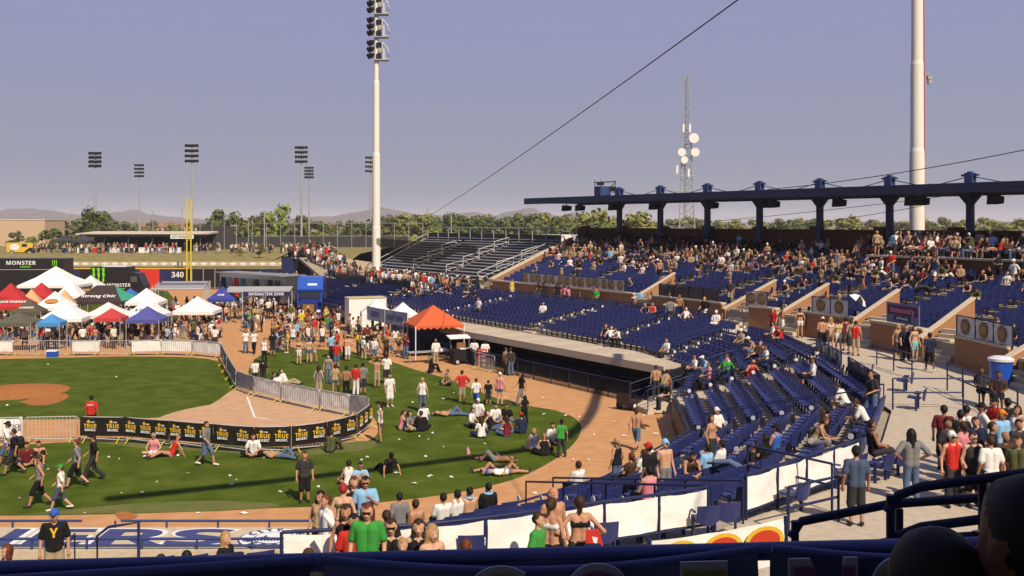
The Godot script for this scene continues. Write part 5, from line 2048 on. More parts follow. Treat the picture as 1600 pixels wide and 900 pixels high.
	for x in [-0.9, 0.9]:
		wheel(wb, Vector3(x, 0.35, 0.9), 0.35, Vector3(0, 0, 1))
	# orange van on the bank
	var ov := thing("parked_van", D(36, 397, 176), "orange and black painted van parked on the grass bank", "van")
	var om := MB.new()
	om.plate(PackedVector2Array([Vector2(-2.4, 0.35), Vector2(2.5, 0.35), Vector2(2.5, 1.1), Vector2(1.7, 1.25), Vector2(1.1, 1.95), Vector2(-2.4, 2.0)]), Vector3.ZERO, Vector3.RIGHT, Vector3.UP, 1.9)
	put(om, "body", mats["gold"], ov)
	var on := MB.new()
	on.plate(PackedVector2Array([Vector2(0.6, 0.4), Vector2(2.52, 0.4), Vector2(2.52, 1.05), Vector2(1.6, 1.15)]), Vector3(0, 0, 0.01), Vector3.RIGHT, Vector3.UP, 1.94)
	put(on, "bonnet_print", mats["black_vinyl"], ov)
	var og := MB.new()
	og.box(Vector3(0.7, 1.55, 0.96), Vector3(0.9, 0.5, 0.02))
	put(og, "side_window", mats["glass_dark"], ov)
	var op := MB.new()
	op.plate(circle(0.55, 12), Vector3(-1.0, 1.25, 0.97), Vector3(1.6, 0, 0), Vector3.UP, 0.02)
	put(op, "painted_oval", mats["paper"], ov)
	for x in [-1.5, 1.6]:
		for s in [-1.0, 1.0]:
			wheel(ov, Vector3(x, 0.35, 0.85 * s), 0.35, Vector3(0, 0, 1))

# ---- crowd barriers
var barrier_bars: ArrayMesh

func barrier(a: Vector3, b: Vector3, label: String, cover := "", feet := true) -> Node3D:
	var o := thing("crowd_barrier", a, label, "barrier", "steel crowd barriers on the field")
	var x := (b - a)
	var ln := x.length()
	o.rotation.y = atan2(-x.z, x.x)
	var fr := MB.new()
	fr.tube([Vector3(0.03, 0.12, 0), Vector3(0.03, 1.02, 0), Vector3(0.1, 1.1, 0), Vector3(ln - 0.1, 1.1, 0), Vector3(ln - 0.03, 1.02, 0), Vector3(ln - 0.03, 0.12, 0), Vector3(0.03, 0.2, 0)], 0.022, 5)
	put(fr, "frame", mats["aluminium"], o)
	var bars := MB.new()
	var n := int(ln / 0.15)
	for k in range(1, n):
		bars.box(Vector3(ln * k / n, 0.65, 0), Vector3(0.016, 0.9, 0.016))
	tag(put(bars, "bars", mats["aluminium"], o), "", "", "", "stuff")
	if feet:
		for f in [0.25, ln - 0.25]:
			var ft := MB.new()
			ft.tube([Vector3(f, 0.03, 0.36), Vector3(f, 0.22, 0.1), Vector3(f, 0.22, -0.1), Vector3(f, 0.03, -0.36)], 0.024, 5)
			put(ft, "foot", mats["yellow"], o)
	if cover != "":
		var lo := 0.3
		var cm: Material = {"white": mats["banner_white"], "grey": mats["mesh_grey"], "black": mats["black_vinyl"]}[cover]
		var zz := -0.05 if cover == "white" else 0.05
		put(cloth(Vector3(0, lo, zz), Vector3(ln, lo, zz), 0.82, int(absf(a.x) * 31), 0.03, 12, 4), "cover_sheet", cm, o)
	return o

func barrier_run(pts: Array, covers: Array, words: Array) -> Array:
	# pts: barrier ends on the ground
	var out := []
	for k in pts.size() - 1:
		out.append(barrier(pts[k], pts[k + 1], words[k], covers[k]))
	return out

func make_barriers() -> void:
	mat("mesh_grey", lin(0.20, 0.20, 0.22), 0.7)
	var ends := []
	for q in [[-30, 556], [20, 556], [68, 556], [112, 556], [156, 556], [205, 556], [252, 555], [300, 556], [345, 560]]:
		ends.append(G(q[0], q[1]))
	var cov := ["white", "", "", "white", "", "white", "white", "white"]
	var wd := ["white covered crowd barrier at the left end of far row", "bare steel crowd barrier second in the far row", "bare steel crowd barrier before the small blue tent", "white covered crowd barrier between bare ones, far row", "bare steel crowd barrier before the purple tent", "white covered crowd barrier below the purple tent", "white covered crowd barrier below the lone white tent", "white covered crowd barrier at far row's right corner"]
	barrier_run(ends, cov, wd)
	ends = [G(346, 562), G(350, 572), G(355, 582), G(361, 594), G(369, 608)]
	cov = ["grey", "grey", "grey", "grey"]
	wd = ["grey covered barrier, farthest of the four beside the dirt path", "grey covered barrier, second of four beside the dirt path", "grey covered barrier, third of four beside the dirt path", "grey covered barrier, nearest of the four beside the dirt path"]
	barrier_run(ends, cov, wd)
	ends = [G(370, 610), G(397, 620), G(439, 630), G(500, 643), G(548, 652), G(577, 657)]
	cov = ["grey", "white", "white", "white", "grey"]
	wd = ["grey covered barrier at left end of the curved white row", "white covered barrier beside the seated white shirts", "white covered barrier in the middle of curved white row", "white covered barrier at right of the curved white row", "grey covered barrier where white and black rows meet"]
	barrier_run(ends, cov, wd)
	ends = [G(126, 691), G(196, 692), G(266, 698), G(335, 704), G(398, 709), G(455, 708), G(510, 700), G(556, 687), G(579, 668)]
	cov = ["black", "black", "black", "black", "black", "black", "black", "black"]
	wd = []
	for k in 8:
		wd.append("black banner barrier with gold star lettering, %s from left" % ORDINALS[k])
	var run := barrier_run(ends, cov, wd)
	for k in run.size():
		var o: Node3D = run[k]
		var ln: float = ends[k].distance_to(ends[k + 1])
		var n := maxi(1, int(round(ln / 0.84)))
		for i in n:
			var x := (i + 0.5) * ln / n
			letters("TRUE", 0.165, mats["gold"], o, Vector3(x, 0.74, 0.14), Basis(), 1.05)
			letters("MUSIC", 0.105, mats["paper"], o, Vector3(x, 0.57, 0.14), Basis(), 1.1)
			var st := MB.new()
			var pts := PackedVector2Array()
			for q in 10:
				var r := 0.10 if q % 2 == 0 else 0.045
				pts.append(Vector2(sin(TAU * q / 10.0), cos(TAU * q / 10.0)) * r)
			st.plate(pts, Vector3(x - 0.08, 0.92, 0.135), Vector3.RIGHT, Vector3.UP, 0.01)
			put(st, "star", mats["gold"], o)
			letters("CTM", 0.06, mats["paper"], o, Vector3(x + 0.1, 0.9, 0.14))
	barrier(G(38, 692), G(122, 690), "bare steel barrier left of the black banner barriers")
	var wbn := barrier(G(-50, 694), G(34, 692), "white covered barrier at the left edge near walkers", "white")
	letters("OCK", 0.16, mats["letter_blue"], wbn, Vector3(2.0, 0.75, 0.14))
	barrier(P(-4.6, -1.6, 0), P(-7.1, -1.6, 0), "bare steel barrier leaning before the dugout fence")

# ---- beer stalls
func make_stalls() -> void:
	var W := [0.74, 0.73, 0.72]
	tent(560, 612, 489, 467, W, "white peaked tent left behind the beer banner", 0.2)
	tent(604, 652, 491, 472, W, "white peaked tent right behind the beer banner", 0.2)
	var o := thing("red_marquee", V(-5.6, 71.5, 0), "orange red marquee with scalloped edge over the serving tables", "tent", "", 0.35)
	var top := MB.new()
	var e := 2.35
	var hw := 1.75
	var ap := Vector3(0, 3.65, 0)
	var cs := [Vector3(-hw, e, hw), Vector3(hw, e, hw), Vector3(hw, e, -hw), Vector3(-hw, e, -hw)]
	for k in 4:
		top.tri(cs[k], cs[(k + 1) % 4], ap)
	put(top, "canopy", mats["orange_canvas"], o)
	var val := MB.new()
	for k in 4:
		var a: Vector3 = cs[k]
		var b: Vector3 = cs[(k + 1) % 4]
		for i in 8:
			var p := a.lerp(b, i / 8.0)
			var q := a.lerp(b, (i + 1) / 8.0)
			var m := (p + q) * 0.5
			val.quad(p - Vector3.UP * 0.12, q - Vector3.UP * 0.12, q, p)
			val.tri(p - Vector3.UP * 0.12, m - Vector3.UP * 0.27, q - Vector3.UP * 0.12)
	put(val, "scalloped_valance", mats["orange_canvas"], o)
	for k in 4:
		var leg := MB.new()
		leg.tube([Vector3(cs[k].x, 0, cs[k].z), cs[k]], 0.04, 6)
		put(leg, "leg", mats["white_paint"], o)
	var bk := MB.new()
	bk.box(Vector3(0, 1.1, -hw + 0.05), Vector3(3.4, 2.2, 0.04))
	put(bk, "blue_back_sheet", tint([0.03, 0.06, 0.22]), o)
	# banner of the beer stall
	var a := D(573, 497, 78)
	var b := D(637, 507, 72)
	var bn := thing("stall_banner", Vector3(a.x, 0, a.z), "pale blue banner reading draft beer between poles", "banner")
	var off := -bn.position
	var hgt := 1.05
	a.y = 2.0
	b.y = 2.0
	mat("banner_blue", lin(0.30, 0.33, 0.44), 0.6)
	put(cloth(a, b, hgt, 3, 0.02), "sheet", mats["banner_blue"], bn, off)
	var x := (b - a).normalized()
	var z := x.cross(Vector3.UP)
	letters("BEER", 0.42, mats["letter_blue"], bn, off + a.lerp(b, 0.24) + Vector3.UP * 0.52 + z * 0.09, Basis(x, Vector3.UP, z))
	letters("DRAFT BEER", 0.42, mats["letter_blue"], bn, off + a.lerp(b, 0.72) + Vector3.UP * 0.48 + z * 0.09, Basis(x, Vector3.UP, z), 0.8)
	for q in [a, a.lerp(b, 0.46), b]:
		var pm := MB.new()
		pm.tube([Vector3(q.x, 0, q.z), Vector3(q.x, 3.1, q.z)], 0.035, 5)
		put(pm, "pole", mats["white_paint"], bn, off)
	# tables and the food cart
	for q in [[655, 553, "folding table with grey top under the red marquee"], [690, 551, "folding table holding white trays by marquee leg"]]:
		var t := thing("folding_table", G(q[0], q[1] + 14), q[2], "table", "", 0.35)
		var tm := MB.new()
		tm.box(Vector3(0, 0.74, 0), Vector3(1.6, 0.05, 0.75))
		put(tm, "table_top", mats["galvanised"], t)
		for sx in [-0.7, 0.7]:
			for sz in [-0.3, 0.3]:
				var lm := MB.new()
				lm.tube([Vector3(sx, 0, sz), Vector3(sx, 0.72, sz)], 0.02, 5)
				put(lm, "leg", mats["galvanised"], t)
	for q in [Vector3(0.1, 0, 0), Vector3(-0.4, 0, 0.1)]:
		var ice := MB.new()
		ice.lathe(Vector3.ZERO, [Vector2(0.3, 0), Vector2(0.26, 0.1), Vector2(0.12, 0.16), Vector2(0, 0.17)], 10)
		var on := put(ice, "white_tray", mats["paper"], null, G(690, 565) + Vector3.UP * 0.768 + q)
		tag(on, "heaped white tray on the serving table, %s" % ("right one" if q.x > 0 else "left one"), "tray", "white trays")
	var ct := thing("food_cart", G(722, 568), "black wheeled food cart with white flap and tray", "cart", "", 0.4)
	var cm := MB.new()
	cm.box(Vector3(0, 0.62, 0), Vector3(1.5, 0.75, 0.9))
	put(cm, "cart_body", mats["black"], ct)
	var lid := MB.new()
	lid.box(Vector3(-0.15, 1.78, -0.3), Vector3(1.5, 0.05, 0.8), Basis(Vector3.RIGHT, 0.2))
	put(lid, "white_flap", mats["paper"], ct)
	var tray := MB.new()
	tray.box(Vector3(0.1, 1.03, 0.2), Vector3(0.7, 0.05, 0.4))
	put(tray, "white_tray", mats["paper"], ct)
	for sx in [-0.65, 0.65]:
		var pm := MB.new()
		pm.tube([Vector3(sx, 0.9, -0.4), Vector3(sx, 1.75, -0.4)], 0.025, 5)
		put(pm, "support", mats["galvanised"], ct)
		wheel(ct, Vector3(sx * 0.8, 0.2, 0.4), 0.2, Vector3(0, 0, 1))
	var bx := MB.new()
	bx.box(Vector3(0, 0.2, 0), Vector3(0.6, 0.4, 0.45))
	tag(put(bx, "cardboard_box", mats["wood"], null, G(724, 568) + Vector3(-0.15, 1.0, -0.2)), "brown cardboard box under the white flap of food cart", "box")
	var cr := thing("soda_crate_stack", G(754, 573), "red and white stack of drink crates by dugout fence", "crates")
	for k in 4:
		var m := MB.new()
		m.box(Vector3(0, 0.15 + k * 0.29, 0), Vector3(0.55, 0.26, 0.45))
		put(m, "crate", mats["red"], cr)
		var s := MB.new()
		s.box(Vector3(0, 0.15 + k * 0.29, 0.228), Vector3(0.4, 0.12, 0.01))
		put(s, "white_mark", mats["paper"], cr)
	var cl := thing("cooler_box", G(82, 558), "blue and white cooler box beside far barriers", "cooler")
	var c1 := MB.new()
	c1.box(Vector3(0, 0.2, 0), Vector3(0.7, 0.4, 0.42))
	put(c1, "body", mats["truck_blue"], cl)
	var c3 := MB.new()
	c3.box(Vector3(0, 0.46, 0), Vector3(0.72, 0.1, 0.44))
	put(c3, "lid", mats["paper"], cl)

# ---- bleachers, outfield wall, foul pole
func make_outfield() -> void:
	var d := 147.0
	var wl := thing("outfield_wall", V(-60, d, 0), "long dark outfield wall with yellow top line behind tents", "wall")
	var off := -wl.position
	var lo := (-60.0 - 800.0) / FOCAL * d
	var x := lo
	var pal := ["navy", "black_vinyl", "navy", "navy", "black_vinyl"]
	var k := 0
	while x < (440.0 - 800.0) / FOCAL * d:
		var m := MB.new()
		m.box(V(x + 1.45, d, 1.37), Vector3(2.86, 2.74, 0.3))
		var c: String = pal[k % 5]
		if absf(x - (214 - 800) / FOCAL * d) < 1.5:
			c = "red"
		put(m, "wall_panel", mats[c], wl, off)
		x += 2.9
		k += 1
	var y := MB.new()
	y.bar(V(lo, d, 2.79), V((296.0 - 800) / FOCAL * d, d, 2.79), 0.34, 0.12)
	put(y, "yellow_line", mats["gold"], wl, off)
	letters("340", 0.8, mats["paper"], wl, off + V((278.0 - 800) / FOCAL * d, d - 0.17, 1.9))
	var pp := MB.new()
	for s in [-0.3, 0.3]:
		pp.tube([Vector3(s, 0, 0), Vector3(s, 13.0, 0)], 0.11, 8)
	for i in 6:
		pp.tube([Vector3(-0.3, 3.0 + i * 1.98, 0), Vector3(0.3, 3.0 + i * 1.98, 0)], 0.03, 5)
	var fp := thing("foul_pole", V((295.0 - 800) / FOCAL * (d - 0.5), d - 0.5, 0), "tall yellow double foul pole at the outfield wall", "foul pole")
	put(pp, "pole_frame", mats["yellow"], fp)
	# low fence with pale diamond panels, grass bank and plateau
	var pf := thing("bank_fence", V(-60, 153, 0), "low pale patterned fence along the grass bank", "fence")
	off = -pf.position
	x = (95.0 - 800) / FOCAL * 153
	k = 0
	while x < (440.0 - 800) / FOCAL * 153:
		var m := MB.new()
		m.box(V(x + 0.75, 153, 3.25), Vector3(1.46, 0.62, 0.06))
		put(m, "fence_panel", mats["tan_wall"], pf, off)
		var di := MB.new()
		di.plate(PackedVector2Array([Vector2(-0.6, 0), Vector2(0, -0.22), Vector2(0.6, 0), Vector2(0, 0.22)]), V(x + 0.75, 152.96, 3.25), Vector3.RIGHT, Vector3.UP, 0.02)
		put(di, "diamond", mats["paper"], pf, off)
		x += 1.5
		k += 1
	var bank := MB.new()
	bank.quad(V(-140, 150, 2.4), V(-26, 150, 2.4), V(-26, 172, 4.2), V(-140, 172, 4.2))
	bank.quad(V(-140, 172, 4.2), V(-26, 172, 4.2), V(-26, 240, 4.3), V(-140, 240, 4.3))
	setting(bank, "grass_bank", mats["bank_grass"])
	# framed black fence and navy wall right of the pole
	var ff := thing("windscreen_fence", V(-42, 143, 0), "black windscreen fence with steel frame right of foul pole", "fence")
	off = -ff.position
	for i in 3:
		var a := (300.0 + i * 18 - 800) / FOCAL * 143
		var m := MB.new()
		m.box(V(a + 0.8, 143, 1.55), Vector3(1.56, 2.6, 0.06))
		put(m, "windscreen", mats["black_vinyl"], ff, off)
		var p := MB.new()
		p.tube([V(a, 142.9, 0), V(a, 142.9, 3.0)], 0.06, 5)
		put(p, "post", mats["galvanised"], ff, off)

func make_bleachers() -> void:
	var o := P(36, 13, 0)
	var bl := thing("bleachers", o, "large grey aluminium bleachers left of the blue seat sections", "bleachers")
	var off := -o
	for row in 14:
		var f := row / 13.0
		var w := lerpf(13.4, 26.5, f)
		var h := lerpf(3.7, 6.9, f)
		var s0 := lerpf(19.5, 25.0, f)
		var s1 := lerpf(43.0, 55.0, f)
		var cuts := [0.0, 0.31, 0.345, 0.655, 0.69, 1.0]
		for c in [0, 2, 4]:
			var a: float = lerpf(s0, s1, cuts[c])
			var b: float = lerpf(s0, s1, cuts[c + 1])
			var m := MB.new()
			m.bar(P(a, w, h + 0.44), P(b, w, h + 0.44), 0.32, 0.07)
			put(m, "bench", mats["aluminium"], bl, off)
			var m2 := MB.new()
			m2.bar(P(a, w - 0.45, h), P(b, w - 0.45, h), 0.5, 0.06)
			put(m2, "footboard", mats["galvanised"], bl, off)
			var m3 := MB.new()
			m3.bar(P(a, w + 0.1, h + 0.2), P(b, w + 0.1, h + 0.2), 0.04, 0.34)
			put(m3, "riser", mats["dull_metal"], bl, off)
	for e in [[0.33, 2], [0.33, 5], [0.33, 8], [0.67, 3], [0.67, 6], [0.67, 9], [0.33, 11], [0.03, 4], [0.03, 8]]:
		var f: float = e[1] / 13.0
		var s := lerpf(lerpf(19.5, 25.0, f), lerpf(43.0, 55.0, f), e[0])
		var w := lerpf(13.4, 26.5, f)
		var h := lerpf(3.7, 6.9, f)
		var m := MB.new()
		m.tube([P(s, w - 0.6, h), P(s, w - 0.6, h + 1.0), P(s, w + 1.3, h + 1.45), P(s, w + 1.3, h + 0.4)], 0.045, 5)
		m.tube([P(s, w - 0.6, h + 0.55), P(s, w + 1.3, h + 0.95)], 0.035, 5)
		put(m, "stair_rail", mats["aluminium"], bl, off)
	var fr := MB.new()
	fr.tube([P(43.2, 13, 3.7), P(43.2, 13, 4.8), P(55.2, 26.8, 8.0), P(55.2, 26.8, 6.9)], 0.05, 5)
	fr.tube([P(19.2, 13, 3.7), P(19.2, 13, 4.9), P(24.6, 26.8, 8.1), P(24.6, 26.8, 6.9)], 0.05, 5)
	fr.tube([P(19.2, 13, 4.3), P(24.6, 26.8, 7.5)], 0.04, 5)
	fr.tube([P(43.2, 13, 4.2), P(55.2, 26.8, 7.5)], 0.04, 5)
	put(fr, "end_rail", mats["aluminium"], bl, off)
	var deck := MB.new()
	deck.quad(P(19.5, 12.6, 3.5), P(43, 12.6, 3.5), P(55, 27, 6.6), P(25, 27, 6.6))
	put(deck, "underframe", mats["charcoal_metal"], bl, off)
	# fence on top
	var bf := thing("bleacher_fence", P(40, 27.4, 6.9), "steel post fence along the top of grey bleachers", "fence")
	off = -bf.position
	for i in 12:
		var m := MB.new()
		var p := P(26 + i * 2.7, 27.4, 6.6)
		m.tube([p, p + Vector3.UP * 2.3], 0.06, 5)
		put(m, "post", mats["galvanised"], bf, off)
	for h in [7.6, 8.9]:
		var m := MB.new()
		m.tube([P(26, 27.4, h), P(55.7, 27.4, h)], 0.05, 5)
		put(m, "rail", mats["galvanised"], bf, off)
	put(cloth(P(26, 27.45, 6.6), P(55.7, 27.45, 6.6), 1.6, 5, 0.02, 20, 3), "wind_screen", mats["charcoal_metal"], bf, off)
	# blue benches below
	var bb := thing("blue_benches", P(34, 4, 0), "dark blue bench rows behind the blue truck", "bleachers")
	off = -bb.position
	for row in 8:
		var w := 2.6 + row * 0.85
		var h := 1.35 + row * 0.17
		for c in [[26.0, 35.0], [36.2, 47.0]]:
			var m := MB.new()
			m.bar(P(c[0], w, h + 0.4), P(c[1], w, h + 0.4), 0.34, 0.06)
			m.bar(P(c[0], w + 0.28, h + 0.66), P(c[1], w + 0.28, h + 0.66), 0.06, 0.34)
			put(m, "bench", mats["seat_blue"], bb, off)
			var m2 := MB.new()
			m2.bar(P(c[0], w + 0.1, h - 0.3), P(c[1], w + 0.1, h - 0.3), 0.84, 0.6)
			put(m2, "tier", mats["charcoal_metal"], bb, off)
	var wk := MB.new()
	wk.quad(P(23, 9.4, WALK - 0.05), P(48, 9.4, WALK - 0.05), P(44, 13.5, WALK - 0.05), P(16, 14.5, WALK - 0.05))
	setting(wk, "far_cross_aisle", mats["step_concrete"])
	# black fabric on the rails of that aisle, and the draped net
	for q in [[26.0, 32.0, "black printed fabric on the rail behind white beer tents"], [36.0, 44.0, "black printed fabric on the rail right of blue truck"]]:
		var r := thing("fabric_rail", P(q[0], 9.5, WALK), q[2], "railing")
		var m := MB.new()
		m.tube([P(q[0], 9.5, WALK + 1.05), P(q[1], 9.5, WALK + 1.05)], 0.04, 5)
		put(m, "top_rail", mats["rail_blue"], r, -r.position)
		put(cloth(P(q[0], 9.5, WALK), P(q[1], 9.5, WALK), 0.98, 8, 0.03), "fabric", mats["black_vinyl"], r, -r.position)
	var nm := mat("net_film", lin(0.012, 0.011, 0.010), 0.9)
	nm.transparency = BaseMaterial3D.TRANSPARENCY_ALPHA
	nm.albedo_color.a = 0.72
	var dn := MB.new()
	var na := D(588, 372, 108)
	var nb := D(745, 384, 100)
	for i in 16:
		var f0 := i / 16.0
		var f1 := (i + 1) / 16.0
		var a := na.lerp(nb, f0)
		var b := na.lerp(nb, f1)
		var da := 0.35 + 1.9 * sin(PI * minf(1.0, f0 * 1.15 + 0.05))
		var db := 0.35 + 1.9 * sin(PI * minf(1.0, f1 * 1.15 + 0.05))
		var sg := Vector3.UP * 0.5
		dn.quad(a - Vector3.UP * da - sg * f0, b - Vector3.UP * db - sg * f1, b, a)
	tag(put(dn, "draped_net", nm), "black net draped from the white mast over grey bleachers", "net")
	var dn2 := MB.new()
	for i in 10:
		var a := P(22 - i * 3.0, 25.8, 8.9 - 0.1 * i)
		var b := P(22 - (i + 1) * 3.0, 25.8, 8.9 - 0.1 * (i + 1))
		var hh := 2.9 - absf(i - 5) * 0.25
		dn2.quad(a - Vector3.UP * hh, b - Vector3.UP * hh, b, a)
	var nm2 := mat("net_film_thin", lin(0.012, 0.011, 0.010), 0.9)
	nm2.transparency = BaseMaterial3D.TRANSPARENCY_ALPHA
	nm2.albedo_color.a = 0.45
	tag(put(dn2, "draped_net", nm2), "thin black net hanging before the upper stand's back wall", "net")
	# covered stair head and tan wall left of the mast
	var sh := thing("stair_shelter", P(60, 12, 0), "navy draped shelter at the head of crowded stairs", "shelter")
	off = -sh.position
	var c0 := D(466, 440, 128)
	c0.y = 0
	var bm := MB.new()
	bm.box(c0 + Vector3(0, 2.6, 0), Vector3(3.6, 5.2, 3.0))
	put(bm, "body", mats["navy"], sh, off)
	var op := MB.new()
	op.box(c0 + Vector3(0.5, 3.4, 1.52), Vector3(1.3, 3.0, 0.04))
	put(op, "doorway", mats["black"], sh, off)
	var rm := MB.new()
	rm.quad(c0 + Vector3(-3.0, 4.7, 1.8), c0 + Vector3(-0.6, 5.8, 1.8), c0 + Vector3(-0.6, 5.9, -1.8), c0 + Vector3(-3.0, 4.8, -1.8))
	rm.quad(c0 + Vector3(-0.6, 5.8, 1.8), c0 + Vector3(2.1, 5.3, 1.8), c0 + Vector3(2.1, 5.4, -1.8), c0 + Vector3(-0.6, 5.9, -1.8))
	put(rm, "drape", mats["black_vinyl"], sh, off)
	var sr := MB.new()
	sr.tube([c0 + Vector3(1.9, 5.3, 1.8), c0 + Vector3(5.2, 1.6, 2.6)], 0.08, 5)
	put(sr, "slanted_rail", mats["aluminium"], sh, off)
	var tw := thing("tan_wall", D(545, 418, 124), "pale tan wall behind the crowd left of white mast", "wall")
	var t0 := D(500, 402, 124)
	var tm := MB.new()
	tm.plate(PackedVector2Array([Vector2(0.0, 0), Vector2(7.4, 0), Vector2(7.4, 3.4), Vector2(0.0, 4.5)]), Vector3(t0.x + 0.4, 1.0, t0.z), Vector3.RIGHT, Vector3.UP, 0.3)
	put(tm, "wall_face", mats["tan_wall"], tw, -tw.position)
	var ramp := MB.new()
	var r0 := D(482, 400, 127)
	var r1 := D(540, 441, 116)
	ramp.bar(r0 + Vector3(1, -0.3, 0), r1, 4.5, 0.3)
	setting(ramp, "stair_ramp", mats["step_concrete"])

# ---------------------------------------------------------------- what lies beyond the field
func crown_mesh(kind: int, sd: int) -> ArrayMesh:
	var r := RandomNumberGenerator.new()
	r.seed = sd
	var m := MB.new()
	var lobes := []
	var n: int = [9, 8, 7, 6][kind]
	for k in n:
		var y := r.randf_range(0.35, 0.92)
		var spread := 0.34 * (1.0 - absf(y - 0.58) * 1.1)
		if kind == 2:
			spread = 0.13
			y = 0.25 + 0.68 * k / n
		lobes.append([Vector3(r.randf_range(-1, 1) * spread, y, r.randf_range(-1, 1) * spread), r.randf_range(0.11, 0.2) * (0.85 if kind == 2 else 1.0)])
	for l in lobes:
		for k in 85:
			var dir := Vector3(r.randfn(), r.randfn(), r.randfn()).normalized()
			var p: Vector3 = l[0] + dir * l[1] * pow(r.randf(), 0.4)
			var a := Vector3(r.randfn(), r.randfn(), r.randfn()).normalized()
			var b := a.cross(dir)
			if b.length() < 0.1:
				continue
			b = b.normalized()
			a = b.cross((dir + a * 0.4).normalized()).normalized()
			var s := r.randf_range(0.02, 0.045)
			m.quad(p - a * s - b * s * 0.7, p + a * s - b * s * 0.5, p + a * s * 0.8 + b * s, p - a * s + b * s * 0.6)
	return m.mesh()

func trunk_mesh(kind: int) -> ArrayMesh:
	var m := MB.new()
	m.tube([Vector3.ZERO, Vector3(0.01, 0.3, 0), Vector3(0, 0.62, 0.01)], 0.035, 7, 0.015)
	if kind != 2:
		m.tube([Vector3(0.005, 0.25, 0), Vector3(0.16, 0.52, 0.05)], 0.02, 5, 0.008)
		m.tube([Vector3(0.005, 0.3, 0), Vector3(-0.15, 0.56, -0.06)], 0.02, 5, 0.008)
		m.tube([Vector3(0.0, 0.3, 0), Vector3(0.02, 0.6, 0.15)], 0.018, 5, 0.008)
	return m.mesh()

